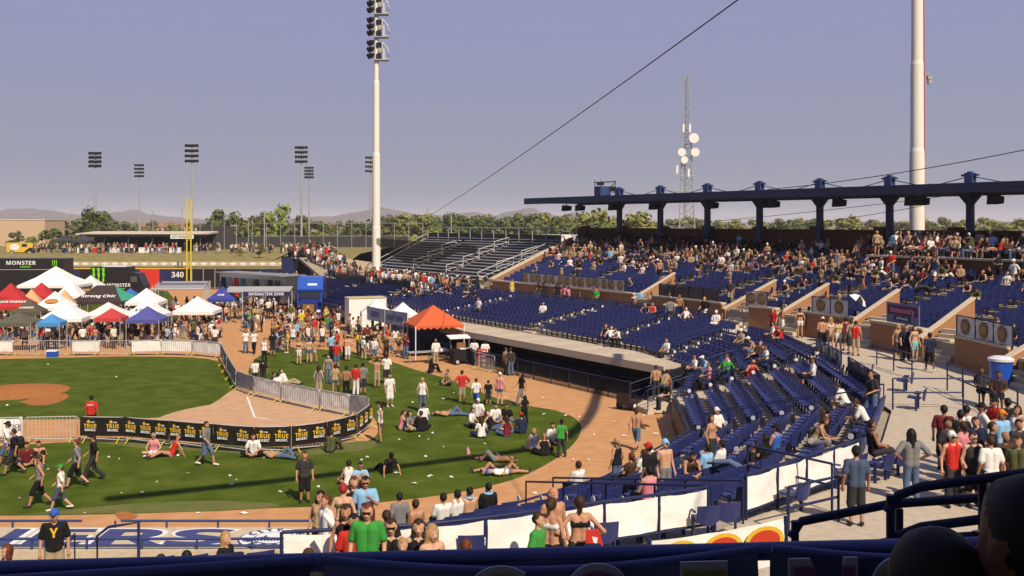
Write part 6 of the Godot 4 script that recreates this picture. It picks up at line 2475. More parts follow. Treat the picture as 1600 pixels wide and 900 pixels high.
func make_trees() -> void:
	var greens := [[0.082, 0.112, 0.032], [0.20, 0.205, 0.05], [0.18, 0.24, 0.06], [0.11, 0.13, 0.052]]
	for k in 4:
		var c: Array = greens[k]
		var fm := mat("foliage_%d" % k, lin(c[0], c[1], c[2]), 0.8)
		fm.backlight_enabled = true
		fm.backlight = Color(0.3, 0.3, 0.2)
	mat("bark", lin(0.09, 0.065, 0.045), 0.9)
	var crowns := []
	var trunks := []
	for kind in 3:
		trunks.append(trunk_mesh(kind))
		var row := []
		for v in 3:
			row.append(crown_mesh(kind, kind * 10 + v + 1))
		crowns.append(row)
	var list := []    # px, top y, distance, kind, foliage, words, width
	list.append([150, 332, 250, 0, 0, "dense dark tree behind pavilion under the leftmost floodlight mast", 1.0])
	list.append([108, 345, 240, 0, 3, "low spreading tree beside the beige building", 1.5])
	list.append([128, 347, 245, 0, 0, "second low tree right of the beige building", 1.4])
	list.append([22, 364, 190, 0, 3, "bushy tree before the beige building's left half", 1.2])
	list.append([48, 370, 190, 0, 1, "yellowish shrub before the beige building's right half", 1.3])
	list.append([95, 361, 200, 0, 0, "round dark green tree left of the pavilion roof", 1.4])
	list.append([168, 350, 300, 0, 3, "small dark tree between houses and pavilion roof", 1.2])
	list.append([352, 331, 245, 0, 0, "broad dark tree behind the dark batting backdrop", 1.1])
	list.append([388, 341, 250, 1, 1, "yellow green tree right of the broad dark tree", 1.3])
	list.append([407, 339, 255, 0, 0, "dark tree between yellow green tree and tall poplar", 1.0])
	list.append([432, 322, 245, 2, 2, "tall bright green poplar left of the paired floodlight masts", 1.0])
	list.append([456, 341, 260, 1, 3, "brownish open tree right of the tall poplar", 1.2])
	list.append([925, 336, 210, 1, 1, "large pale green tree left of the roof columns", 1.2])
	list.append([995, 340, 220, 1, 1, "rounded pale tree between first two roof columns", 1.3])
	list.append([923, 350, 190, 0, 3, "darker bush below the large pale green tree", 1.6])
	list.append([405, 386, 165, 0, 3, "low dark shrub on the bank below the backdrop", 1.6])
	list.append([375, 388, 168, 0, 1, "low brown green shrub on the bank, left one", 1.4])
	var i := 0
	var x := 588.0
	while x < 965:
		list.append([x, rnd(337, 345), rnd(250, 360), 0 if rng.randf() < 0.6 else 1, [0, 3, 1, 0][rng.randi() % 4], "", rnd(1.1, 1.5)])
		x += rnd(9, 15)
	x = 965.0
	while x < 1600:
		list.append([x, rnd(342, 349), rnd(330, 450), 0, [0, 3, 1][rng.randi() % 3], "", rnd(1.2, 1.7)])
		x += rnd(15, 24)
	x = 90.0
	while x < 590:
		list.append([x, rnd(347, 352), rnd(330, 460), 0, [0, 3, 1][rng.randi() % 3], "", rnd(1.2, 1.6)])
		x += rnd(18, 32)
	var band := {}
	for t in list:
		var top: float = EYE + (348.0 - t[1]) / FOCAL * t[2]
		var ground := 3.8 if t[2] < 180 else (4.2 if t[2] < 200 and t[0] < 300 else 0.0)
		var h: float = top - ground
		var label: String = t[5]
		if label == "":
			var seg := "left of the white mast" if t[0] < 590 else ("beyond the grey bleachers" if t[0] < 880 else ("behind the roof columns" if t[0] < 1280 else "behind the right masts"))
			var tone: String = ["dark green", "yellow green", "bright green", "dull green"][t[4]]
			var key := "%s treeline tree %s" % [tone, seg]
			band[key] = band.get(key, 0) + 1
			var nth: int = band[key]
			label = "%s, %s from left" % [key, ORDINALS[nth - 1] if nth <= 12 else "%dth" % nth]
		var kind: int = t[3]
		var o := thing("tree", Vector3((t[0] - 800.0) / FOCAL * t[2], ground, -t[2]), label, "tree", "trees beyond the ballpark", rnd(0, 6))
		o.scale = Vector3(h * t[6], h * 1.08, h * t[6])
		put(trunks[kind], "trunk", mats["bark"], o)
		put(crowns[kind][i % 3], "crown", mats["foliage_%d" % t[4]], o)
		i += 1
	# a palm
	var pp := D(140, 333, 240)
	var pt := thing("palm_tree", Vector3(pp.x, 0, pp.z), "slim fan palm left of the dense dark tree", "tree")
	var tm := MB.new()
	tm.tube([Vector3.ZERO, Vector3(0.1, pp.y - 0.8, 0)], 0.25, 7, 0.16)
	put(tm, "trunk", mats["bark"], pt)
	var fr := MB.new()
	for k in 22:
		var a := TAU * k / 22.0
		var up := rnd(-0.5, 0.9)
		var dir := Vector3(cos(a), up, sin(a)).normalized()
		var side := dir.cross(Vector3.UP).normalized() * 0.16
		var c := Vector3(0.1, pp.y - 0.8, 0)
		fr.quad(c - side * 0.3, c + dir * 1.2 - side, c + dir * 1.7 - Vector3.UP * 0.3, c + dir * 1.2 + side)
	put(fr, "crown", mats["foliage_3"], pt)

func make_mountains() -> void:
	var prof := [[-200, 338], [-80, 332], [0, 329], [40, 325], [95, 332], [150, 340], [190, 332], [207, 327], [232, 335], [300, 342], [420, 344], [480, 340], [520, 337], [560, 331], [592, 323], [622, 329], [660, 335], [700, 336], [742, 332], [770, 337], [800, 330], [830, 324], [852, 333], [880, 338], [897, 330], [914, 340], [960, 346], [1100, 347], [1400, 347], [1800, 346]]
	var m := MB.new()
	var ns := FastNoiseLite.new()
	ns.seed = 3
	ns.frequency = 0.035
	var d := 4200.0
	var cols := []
	for k in 260:
		var px := -200.0 + k * 2000.0 / 259.0
		var y := 347.0
		for j in prof.size() - 1:
			if px >= prof[j][0] and px <= prof[j + 1][0]:
				y = lerpf(prof[j][1], prof[j + 1][1], smoothstep(0, 1, (px - prof[j][0]) / (prof[j + 1][0] - prof[j][0])))
		var top := EYE + (348.0 - y) / FOCAL * d + ns.get_noise_1d(px) * 6.0
		var col := []
		for r in 7:
			var f := r / 6.0
			var hh := top * (1.0 - absf(f - 0.5) * 2.0) if r != 3 else top
			var dd := d + (f - 0.5) * 900.0 + ns.get_noise_2d(px * 1.7, r * 40.0) * 130.0
			if r > 0 and r < 6 and r != 3:
				hh *= 1.0 + ns.get_noise_2d(px * 2.0, r * 17.0) * 0.35
			col.append(V((px - 800.0) / FOCAL * d, dd, maxf(hh, -2.0)))
		cols.append(col)
	for k in cols.size() - 1:
		for r in 6:
			m.quad(cols[k][r], cols[k + 1][r], cols[k + 1][r + 1], cols[k][r + 1])
	textured("mountain_rock", noise_tex(0.02, lin(0.07, 0.055, 0.05), lin(0.13, 0.10, 0.085), 256, 5, 61), 0.004, 1.0)
	setting(m, "mountains", mats["mountain_rock"])

func make_buildings() -> void:
	mat("stucco", lin(0.50, 0.37, 0.26), 0.9)
	mat("stucco_pale", lin(0.58, 0.47, 0.36), 0.9)
	mat("roof_tile", lin(0.30, 0.16, 0.10), 0.9)
	var b := thing("beige_building", D(28, 390, 230), "large windowless beige building at the far left", "building")
	b.position.y = 4.0
	var m := MB.new()
	m.box(Vector3(0, 3.05, 0), Vector3(17.0, 6.1, 10))
	put(m, "wall", mats["stucco"], b)
	var cp := MB.new()
	cp.box(Vector3(0, 6.15, 0), Vector3(17.2, 0.25, 10.2))
	put(cp, "parapet", mats["stucco_pale"], b)
	var an := MB.new()
	an.box(Vector3(-6.0, 2.2, 6.0), Vector3(5.0, 4.4, 2.5))
	put(an, "porch", mats["stucco"], b)
	var ar := MB.new()
	ar.box(Vector3(-6.0, 4.5, 6.0), Vector3(5.6, 0.35, 3.2))
	put(ar, "porch_roof", mats["roof_tile"], b)
	# houses of the suburb
	var hs := [[115, 345, 620], [158, 350, 480], [180, 349, 500], [222, 348, 560], [243, 349, 500], [262, 346, 520], [288, 348, 620], [318, 349, 560], [342, 350, 650], [472, 349, 600], [500, 348, 640], [524, 348, 600], [548, 349, 620], [668, 347, 650], [700, 348, 700], [880, 348, 600], [942, 350, 420]]
	for k in hs.size():
		var q: Array = hs[k]
		var top: float = EYE + (348.0 - q[1]) / FOCAL * q[2]
		var h := thing("house", Vector3((q[0] - 800.0) / FOCAL * q[2], 0, -q[2]), "%s stucco house with low tiled roof in the distant suburb, %s from left" % ["pale" if k % 2 else "beige", ORDINALS[k] if k < 12 else "%dth" % (k + 1)], "house", "houses of the distant suburb", rnd(-0.3, 0.3))
		var w := rnd(9, 14)
		var e: float = top - 1.7
		var hm := MB.new()
		hm.box(Vector3(0, e * 0.5, 0), Vector3(w, e, 9))
		put(hm, "wall", mats["stucco_pale"] if k % 2 else mats["stucco"], h)
		var rm := MB.new()
		var rw := w * 0.5 + 0.5
		var c := [Vector3(-rw, e, 5), Vector3(rw, e, 5), Vector3(rw, e, -5), Vector3(-rw, e, -5)]
		var r0 := Vector3(-rw * 0.45, top, 0)
		var r1 := Vector3(rw * 0.45, top, 0)
		rm.quad(c[0], c[1], r1, r0)
		rm.quad(c[2], c[3], r0, r1)
		rm.tri(c[1], c[2], r1)
		rm.tri(c[3], c[0], r0)
		put(rm, "roof", mats["roof_tile"], h)
		for x in [-0.3, 0.05, 0.33]:
			var wm := MB.new()
			wm.box(Vector3(x * w, e - 1.6, 4.52), Vector3(1.3, 1.4, 0.06))
			put(wm, "window", mats["glass_dark"], h)
	# long white bus roof behind the bleachers
	var bus := thing("white_bus", D(878, 372, 135), "long white bus roof behind the grey bleachers", "bus")
	bus.position.y = 5.0
	var bm := MB.new()
	bm.box(Vector3(0, 1.75, 0), Vector3(5.4, 2.3, 2.5))
	put(bm, "body", mats["white_paint"], bus)
	var bg := MB.new()
	bg.box(Vector3(0, 1.7, 1.26), Vector3(4.9, 0.5, 0.03))
	put(bg, "side_windows", mats["glass_dark"], bus)
	for x in [-1.8, 1.8]:
		wheel(bus, Vector3(x, 0.45, 1.1), 0.45, Vector3(0, 0, 1))
	# pavilion with a broad dark roof
	var pv := thing("food_pavilion", V(-68, 186, 4.2), "long open pavilion with pale roof and dark shade", "pavilion")
	var rf := MB.new()
	rf.box(Vector3(0, 3.35, -2), Vector3(23.5, 0.3, 9), Basis(Vector3.RIGHT, 0.04))
	put(rf, "roof", mats["stucco_pale"], pv)
	var so := MB.new()
	so.box(Vector3(0.5, 2.95, 2.4), Vector3(23.0, 0.5, 0.25))
	put(so, "fascia", mats["black"], pv)
	var bk := MB.new()
	bk.box(Vector3(0, 1.6, -5.5), Vector3(23, 3.2, 0.3))
	put(bk, "back_wall", mats["charcoal_metal"], pv)
	for k in 6:
		var pm := MB.new()
		pm.tube([Vector3(-11 + k * 4.4, 0, 2.2), Vector3(-11 + k * 4.4, 3.0, 2.2)], 0.12, 6)
		put(pm, "post", mats["charcoal_metal"], pv)
	var sg := MB.new()
	sg.box(Vector3(7.8, 2.75, 2.65), Vector3(4.2, 0.75, 0.08))
	put(sg, "sign", mats["paper"], pv)
	letters("CITY BURGERS", 0.4, mats["letter_blue"], pv, Vector3(7.8, 2.75, 2.71))
	var cols := ["navy", "white_paint", "red", "white_paint", "navy", "white_paint", "lilac_panel", "white_paint"]
	for k in 8:
		var t := thing("serving_counter", V(-78.2 + k * 2.7, 177, 4.2), "%s fronted counter before the pavilion, %s from left" % [["navy", "white", "red", "white", "navy", "white", "lilac", "white"][k], ORDINALS[k]], "counter", "counters before the pavilion")
		var cm := MB.new()
		cm.box(Vector3(0, 0.45, 0), Vector3(1.9, 0.9, 0.7))
		put(cm, "counter_front", mats[cols[k]], t)
		var ct := MB.new()
		ct.box(Vector3(0, 0.93, 0), Vector3(2.0, 0.06, 0.8))
		put(ct, "counter_top", mats["emblem_white"], t)
	for k in 2:
		var o := thing("black_tent", V(-80.6 + k * 3.4, 181, 4.2), ["left", "right"][k] + " one of two black peaked tents beside the pavilion", "tent")
		var t := MB.new()
		var cs := [Vector3(-1.5, 2.1, 1.5), Vector3(1.5, 2.1, 1.5), Vector3(1.5, 2.1, -1.5), Vector3(-1.5, 2.1, -1.5)]
		for j in 4:
			t.tri(cs[j], cs[(j + 1) % 4], Vector3(0, 3.2, 0))
			t.quad(cs[j] - Vector3.UP * 0.35, cs[(j + 1) % 4] - Vector3.UP * 0.35, cs[(j + 1) % 4], cs[j])
		put(t, "canopy", mats["charcoal_metal"], o)
		for j in 4:
			var l := MB.new()
			l.tube([cs[j] * Vector3(1, 0, 1), cs[j]], 0.04, 5)
			put(l, "leg", mats["black"], o)
	# batting backdrop and the practice fields' fences
	var bb := thing("batting_backdrop", V(-58, 200, 4.2), "dark square batting backdrop with steel poles", "backdrop")
	var q := MB.new()
	q.box(Vector3(-1.0, 2.3, 0), Vector3(7.3, 4.6, 0.2))
	put(q, "screen", mats["charcoal_metal"], bb)
	for k in 5:
		var pm := MB.new()
		pm.tube([Vector3(-4 + k * 2.4, 0, 0.3), Vector3(-4 + k * 2.4, 5.4, 0.3)], 0.07, 5)
		put(pm, "pole", mats["galvanised"], bb)
	var cf := thing("chain_link_fence", V(-45, 205, 4.2), "long tall chain link fence with steel posts behind bank", "fence")
	for k in 13:
		var pm := MB.new()
		pm.tube([Vector3(-8 + k * 2.9, 0, 0), Vector3(-8 + k * 2.9, 5.2 if k % 3 else 6.2, 0)], 0.06, 5)
		put(pm, "post", mats["galvanised"], cf)
	for h in [2.6, 5.2]:
		var rm := MB.new()
		rm.tube([Vector3(-8, h, 0), Vector3(26.8, h, 0)], 0.04, 5)
		put(rm, "rail", mats["galvanised"], cf)
	var lw := MB.new()
	lw.box(V(-42, 215, 5.3), Vector3(40, 2.4, 0.3))
	tag(put(lw, "practice_field_wall", mats["charcoal_metal"]), "long grey wall behind the chain link fence", "wall")
	var strip := MB.new()
	strip.quad(V(-140, 240, 4.3), V(30, 240, 4.3), V(60, 420, 4.35), V(-240, 420, 4.35))
	setting(strip, "practice_lawn", mats["grass"])
	for k in 12:
		var px: float = [80, 95, 111, 122, 170, 239, 253, 284, 413, 668, 705, 985][k]
		var d: float = [300, 280, 260, 300, 330, 260, 240, 280, 205, 330, 220, 400][k]
		var ty: float = [328, 332, 337, 338, 328, 331, 337, 327, 330, 326, 334, 327][k]
		var top := D(px, ty, d)
		var pl := thing("utility_pole", Vector3(top.x, 0, top.z), "thin dark pole on the skyline, %s from left" % ORDINALS[k], "pole", "thin poles on the skyline")
		var pm := MB.new()
		pm.tube([Vector3.ZERO, Vector3(0, top.y, 0)], 0.13, 5)
		put(pm, "shaft", mats["galvanised"], pl)
		var hm := MB.new()
		hm.box(Vector3(0, top.y, 0), Vector3(0.9, 0.12, 0.2))
		put(hm, "crossarm", mats["galvanised"], pl)

# ---------------------------------------------------------------- who stands and sits where
func low_pick(px: float, py: float) -> Array:
	var best := 1e9
	var res := []
	for row in LOW_ROWS:
		var t := 0.0
		while t < 11.4:
			var p := low_point(t, (row + 0.5) / LOW_ROWS)
			p.y = low_floor(t, row)
			var s := screen_of(p)
			var e := (s - Vector2(px, py)).length_squared()
			if e < best:
				best = e
				res = [p, t, row]
			t += 0.04
	var to := low_point(res[1], 0) - low_point(res[1], 1)
	res.append(facing(to))
	return res

const SOUTH := 0.0          # facing the camera is +z
const CELL_NEAR := 0.022

# [px, py of the feet or seat, pose, turn in degrees (0 faces the camera, 90 right, 180 away), outfit, extra words]
func make_field_people() -> void:
	var g := "people on the field lawn and track"
	var L := [
		[143, 678, "stand", 180, ["tee", "red", "long", "black", "short", "black", 2], "steward in bright red shirt behind the black banner barriers", {}],
		[22, 742, "walk", -80, ["tee", "black", "shorts", "charcoal", "short", "brown"], "person in black tee with dark backpack walking at left edge", {}],
		[13, 728, "walk", -95, ["tee", "white", "shorts", "denim", "cap", "black"], "person in white tee and black cap behind the backpack wearer", {}],
		[62, 792, "walk", -75, ["tank", "grey", "shorts", "black", "cap", "brown"], "person in grey tank top and brown cap walking left", {"hat": "brown", "shoe": "charcoal"}],
		[95, 798, "walk", -80, ["tee", "white", "shorts", "slate", "cap", "brown", 0], "child in white and blue tee with green cap", {"hat": "green", "tall": 0.88, "shoe": "white"}],
		[120, 762, "walk", -80, ["tee", "grey", "shorts", "black", "short", "auburn", 0], "person in grey tee and long black shorts walking left", {}],
		[146, 752, "walk", -70, ["tee", "black", "long", "charcoal", "cap", "black"], "person all in black with black cap before black banners", {}],
		[42, 728, "cross", 20, ["tee", "maroon", "shorts", "black", "short", "black"], "person in maroon tee sitting cross-legged on lawn at left", {}],
		[60, 725, "knees", 30, ["bare", "tan", "shorts", "black", "short", "black"], "", {}],
		[240, 712, "cross", 10, ["tank", "pink", "skirt", "white", "tail", "blond", 0], "blond person in pale pink top sitting before black banners", {"shades": true}],
		[268, 713, "prop", -60, ["tank", "red", "skirt", "pink", "tail", "brown", 1], "person in red and pink dress sitting before black banners", {}],
		[322, 728, "walk", 75, ["tee", "grey", "shorts", "denim", "short", "black", 1], "person in grey tee and denim shorts walking past black banners", {"shoe": "white"}],
		[396, 713, "cross", 0, ["tee", "white", "shorts", "black", "short", "black", 1], "person in white tee sitting alone before black banners", {}],
		[437, 716, "lie", 70, ["tee", "tan", "long", "denim", "short", "brown", 1], "person in pale blue jeans lying with knees up", {}],
		[517, 707, "knees", 160, ["tee", "olive", "long", "charcoal", "short", "brown", 1], "person in olive tee sitting with back turned by black banners", {}],
		[476, 785, "stand", 15, ["tee", "charcoal", "shorts", "black", "short", "brown", 1], "person all in black standing alone on the lawn", {}],
		[606, 740, "prop", -150, ["tee", "black", "long", "black", "tail", "black", 1], "person all in black sitting back on the shadow stripe", {}],
		[594, 692, "stand", -75, ["tank", "white", "short_shorts", "slate", "tail", "black", 1], "person in white tank top standing beside the black banner end", {}],
		[609, 636, "stand", 30, ["tee", "white", "shorts", "white", "short", "black", 1], "person all in white standing on the open lawn", {"shoe": "white"}],
		[660, 644, "stand", 170, ["tank", "white", "long", "denim", "tail", "blond", 0], "blond person in white top and jeans standing on lawn", {}],
		[722, 630, "akimbo", 190, ["tee", "red", "shorts", "khaki", "short", "brown", 1], "person in red tee and khaki shorts, back turned", {}],
		[744, 636, "walk", 175, ["tee", "white", "shorts", "blue", "short", "brown", 0], "child in white tee and blue shorts beside red tee", {"tall": 0.85}],
		[763, 633, "stand", 185, ["tee", "black", "shorts", "charcoal", "short", "black", 1], "child all in black between white tee and pink top", {"tall": 0.75}],
		[781, 634, "stand", 160, ["tank", "pink", "short_shorts", "denim", "cap", "blond", 0], "person in pink tank top and white cap on track", {"hat": "white"}],
		[815, 633, "walk", -70, ["tee", "black", "long", "grey", "long", "black", 1], "person in black top and grey trousers walking on track", {}],
		[790, 586, "stand", 120, ["tee", "khaki", "long", "charcoal", "short", "brown", 1], "person in khaki tee standing close by dugout fence", {}],
		[798, 587, "stand", -160, ["tee", "charcoal", "long", "denim", "short", "brown", 1], "person in charcoal tee and jeans by dugout fence", {}],
		[741, 570, "stand", 170, ["tee", "white", "shorts", "charcoal", "short", "black", 2], "person in white tee right beside the food cart", {}],
		[758, 572, "stand", 190, ["tee", "white", "shorts", "black", "short", "black", 2], "person in white tee behind the red crates", {}],
		[681, 570, "stand", 200, ["long", "white", "long", "khaki", "bald", "black", 2], "person in white smock serving under the red marquee", {}],
		[673, 583, "knees", 120, ["tee", "black", "long", "black", "long", "black", 1], "person all in black sitting by the food tables", {}],
		[700, 602, "cross", -40, ["tee", "tan", "shorts", "charcoal", "short", "black", 1], "person in tan tee sitting at edge of lawn", {}],
		[628, 672, "knees", 100, ["tank", "pink", "shorts", "grey", "tail", "brown", 0], "person in pink top sitting at left of the trio", {}],
		[638, 674, "cross", 80, ["tee", "grey", "shorts", "khaki", "long", "brown", 0], "person in grey tee sitting in the trio", {}],
		[658, 674, "cross", 185, ["tee", "black", "shorts", "black", "short", "brown", 1], "person in black tee sitting back turned in the trio", {}],
		[662, 660, "cross", 210, ["tee", "white", "shorts", "denim", "short", "black", 1], "person in white tee sitting behind the black tee trio", {}],
		[704, 650, "lie", 95, ["bare", "tan", "long", "denim", "short", "brown", 1], "person in light jeans lying flat on the open lawn", {}],
		[737, 668, "cross", 70, ["tee", "white", "shorts", "black", "short", "black", 1], "", {}],
		[752, 684, "cross", 200, ["tee", "white", "long", "navy", "long", "brown", 1], "", {}],
		[747, 652, "cross", 0, ["tee", "white", "shorts", "denim", "cap", "brown", 0], "", {"hat": "white"}],
		[774, 661, "cross", 20, ["tee", "white", "shorts", "black", "short", "black", 1], "", {}],
		[770, 672, "prop", 60, ["tank", "black", "shorts", "denim", "long", "brown", 0], "", {}],
		[792, 661, "cross", -20, ["tee", "black", "shorts", "denim", "short", "black", 2], "", {}],
		[792, 682, "cross", 200, ["tank", "maroon", "long", "denim", "long", "brown", 1], "", {}],
		[815, 677, "cross", 210, ["tee", "navy", "shorts", "navy", "cap", "brown", 1], "", {"hat": "red"}],
		[820, 664, "shift", 200, ["tee", "black", "long", "black", "long", "black", 1], "", {"tall": 0.8}],
		[834, 704, "cross", 0, ["tank", "white", "skirt", "white", "long", "blond", 0], "person in white sitting at left of the lawn's corner group", {}],
		[850, 712, "cross", 190, ["tank", "black", "shorts", "black", "tail", "blond", 0], "blond person in black top sitting in lawn's corner group", {}],
		[863, 694, "cross", 30, ["tee", "white", "shorts", "denim", "short", "black", 1], "person in white tee sitting behind the green top", {}],
		[877, 715, "shift", 190, ["tee", "green", "long", "charcoal", "tail", "black", 1], "person in green top standing at lawn's right corner", {"tall": 0.9}],
		[775, 722, "lie", -100, ["bare", "tan", "shorts", "grey", "short", "black", 2], "shirtless person lying on the shadow stripe", {}],
		[775, 738, "lie", -70, ["tank", "black", "short_shorts", "slate", "bob", "brown", 1], "person in black top lying beside blue cap sleeper", {}],
		[790, 742, "lie", 110, ["tee", "white", "short_shorts", "grey", "cap", "brown", 1], "person in white tee and blue cap lying on lawn", {"hat": "blue"}],
		[994, 704, "walk", 150, ["bare", "tan", "shorts", "denim", "short", "brown", 1], "shirtless person in denim shorts walking on the track", {}],
		[545, 760, "cross", 190, ["tank", "white", "skirt", "navy", "short", "black", 1], "person in white and navy top sitting on front lawn", {}],
		[563, 762, "knees", 10, ["tee", "sky-blue", "shorts", "tan", "short", "black", 1], "person in pale blue tee and sunglasses sitting on front lawn", {"shades": true}],
		[399, 603, "stand", 175, ["tee", "white", "long", "charcoal", "short", "brown", 1], "person in white tee leaning at the curved white barriers", {"tall": 0.9}],
		[411, 603, "stand", 185, ["tee", "black", "long", "charcoal", "short", "black", 1], "person in black tee leaning at the curved white barriers", {"tall": 0.9}],
		[427, 606, "cross", 100, ["tee", "black", "long", "black", "short", "black", 1], "person in black tee sitting behind the curved white barriers", {}],
		[434, 608, "cross", 200, ["tee", "white", "long", "navy", "short", "black", 1], "person in white tee sitting behind the curved white barriers", {}],
		[447, 600, "prop", 80, ["tee", "white", "long", "khaki", "short", "brown", 1], "person in white tee and khakis sitting behind white barriers", {}],
		[498, 620, "stand", 170, ["tank", "grey", "shorts", "khaki", "long", "brown", 0], "", {}],
		[524, 618, "shift", 190, ["tank", "tan", "short_shorts", "denim", "tail", "brown", 1], "", {}],
		[541, 622, "stand", 180, ["bare", "tan", "long", "black", "short", "black", 2], "", {}],
		[556, 618, "stand", 170, ["tee", "red", "long", "white", "short", "brown", 1], "", {}],
		[567, 616, "stand", 200, ["tee", "grey", "shorts", "charcoal", "short", "black", 1], "", {}],
		[589, 606, "raised", 180, ["bare", "tan", "shorts", "khaki", "short", "brown", 1], "shirtless person with hands behind head on lawn", {}],
		[604, 600, "stand", 190, ["tee", "white", "shorts", "charcoal", "short", "black", 1], "", {}],
		[513, 600, "stand", 10, ["tank", "grey", "long", "denim", "long", "brown", 0], "", {}],
		[526, 575, "folded", 180, ["tee", "red", "shorts", "denim", "short", "brown", 1], "", {}],
		[518, 560, "stand", 185, ["tee", "sky-blue", "long", "charcoal", "short", "black", 1], "", {}],
		[543, 564, "akimbo", 175, ["bare", "tan", "shorts", "white", "short", "brown", 0], "", {}],
		[467, 570, "stand", 170, ["bikini", "black", "skirt", "white", "tail", "blond", 0], "", {}],
		[483, 568, "stand", 190, ["bikini", "tan", "short_shorts", "denim", "tail", "brown", 0], "", {}],
		[490, 567, "shift", 170, ["tank", "tan", "short_shorts", "white", "long", "brown", 1], "", {}],
		[413, 568, "stand", 0, ["tank", "white", "long", "black", "tail", "brown", 1], "person in white tank top alone on the lawn's left tip", {}],
		[384, 552, "stand", 20, ["tee", "white", "long", "denim", "long", "brown", 1], "person in white tee and jeans on the dirt path", {}],
		[397, 553, "walk", 0, ["tee", "white", "long", "black", "tail", "brown", 1], "person in white tee and black trousers on dirt path", {}],
		[426, 556, "stand", 180, ["tee", "black", "shorts", "charcoal", "short", "black", 1], "", {}],
		[436, 547, "stand", 200, ["tee", "navy", "shorts", "charcoal", "short", "black", 1], "", {}],
		[448, 544, "shift", 160, ["tee", "charcoal", "long", "denim", "short", "brown", 1], "", {}],
		[458, 545, "stand", 175, ["tank", "white", "short_shorts", "slate", "tail", "blond", 0], "", {}],
	]
	for q in L:
		var ex: Dictionary = q[6]
		var e := outfit(q[4])
		for k in ["hat", "shoe", "shades"]:
			if ex.has(k):
				e[k] = ex[k]
		var at := G(q[0], q[1])
		var where := "in lawn circle" if q[0] > 720 else "at the crowd's near edge"
		var o := person(at, deg_to_rad(float(q[3])), q[2], e, where, g, CELL_NEAR if q[1] > 630 else 0.028, ex.get("tall", 1.0), q[5])
		if q[0] == 22:
			var bp := MB.new()
			bp.lathe(Vector3.ZERO, [Vector2(0.0, -0.24), Vector2(0.13, -0.22), Vector2(0.16, -0.05), Vector2(0.14, 0.14), Vector2(0.07, 0.23), Vector2(0.0, 0.24)], 10)
			var bn := put(bp, "backpack", mats["black"], null, at + Vector3(0, 1.22, 0) - Vector3(sin(o.rotation.y), 0, cos(o.rotation.y)) * 0.22)
			tag(bn, "black backpack on the walker in black tee at left edge", "backpack")
		if q[0] == 143:
			letters("EVENT", 0.07, mats["paper"], o, Vector3(0, 1.32, -0.135), Basis(Vector3.UP, PI)).name = "shirt_print"
	# the throng before the truck
	var spots := []
	var tries := 0
	while spots.size() < 118 and tries < 5000:
		tries += 1
		var px := rnd(345, 640)
		var py := rnd(503, 566)
		if py > 528 and px < 425 or py > 552 and px < 520 or px < 400 and py > 520 and rng.randf() < 0.6:
			continue
		var p := G(px, py)
		var ok := true
		for s in spots:
			if s.distance_to(p) < 0.5:
				ok = false
				break
		if ok:
			spots.append(p)
	for p in spots:
		var e := random_outfit()
		var s := screen_of(p)
		var where := "left of the blue truck" if s.x < 440 else ("before the blue truck" if s.x < 530 else "by the beer tents")
		person(p, rnd(-PI, PI), ["stand", "stand", "shift", "shift", "folded", "akimbo", "walk", "drink"][rng.randi() % 8], e, where, "throng between tents and lawn", 0.034, rnd(0.93, 1.05))

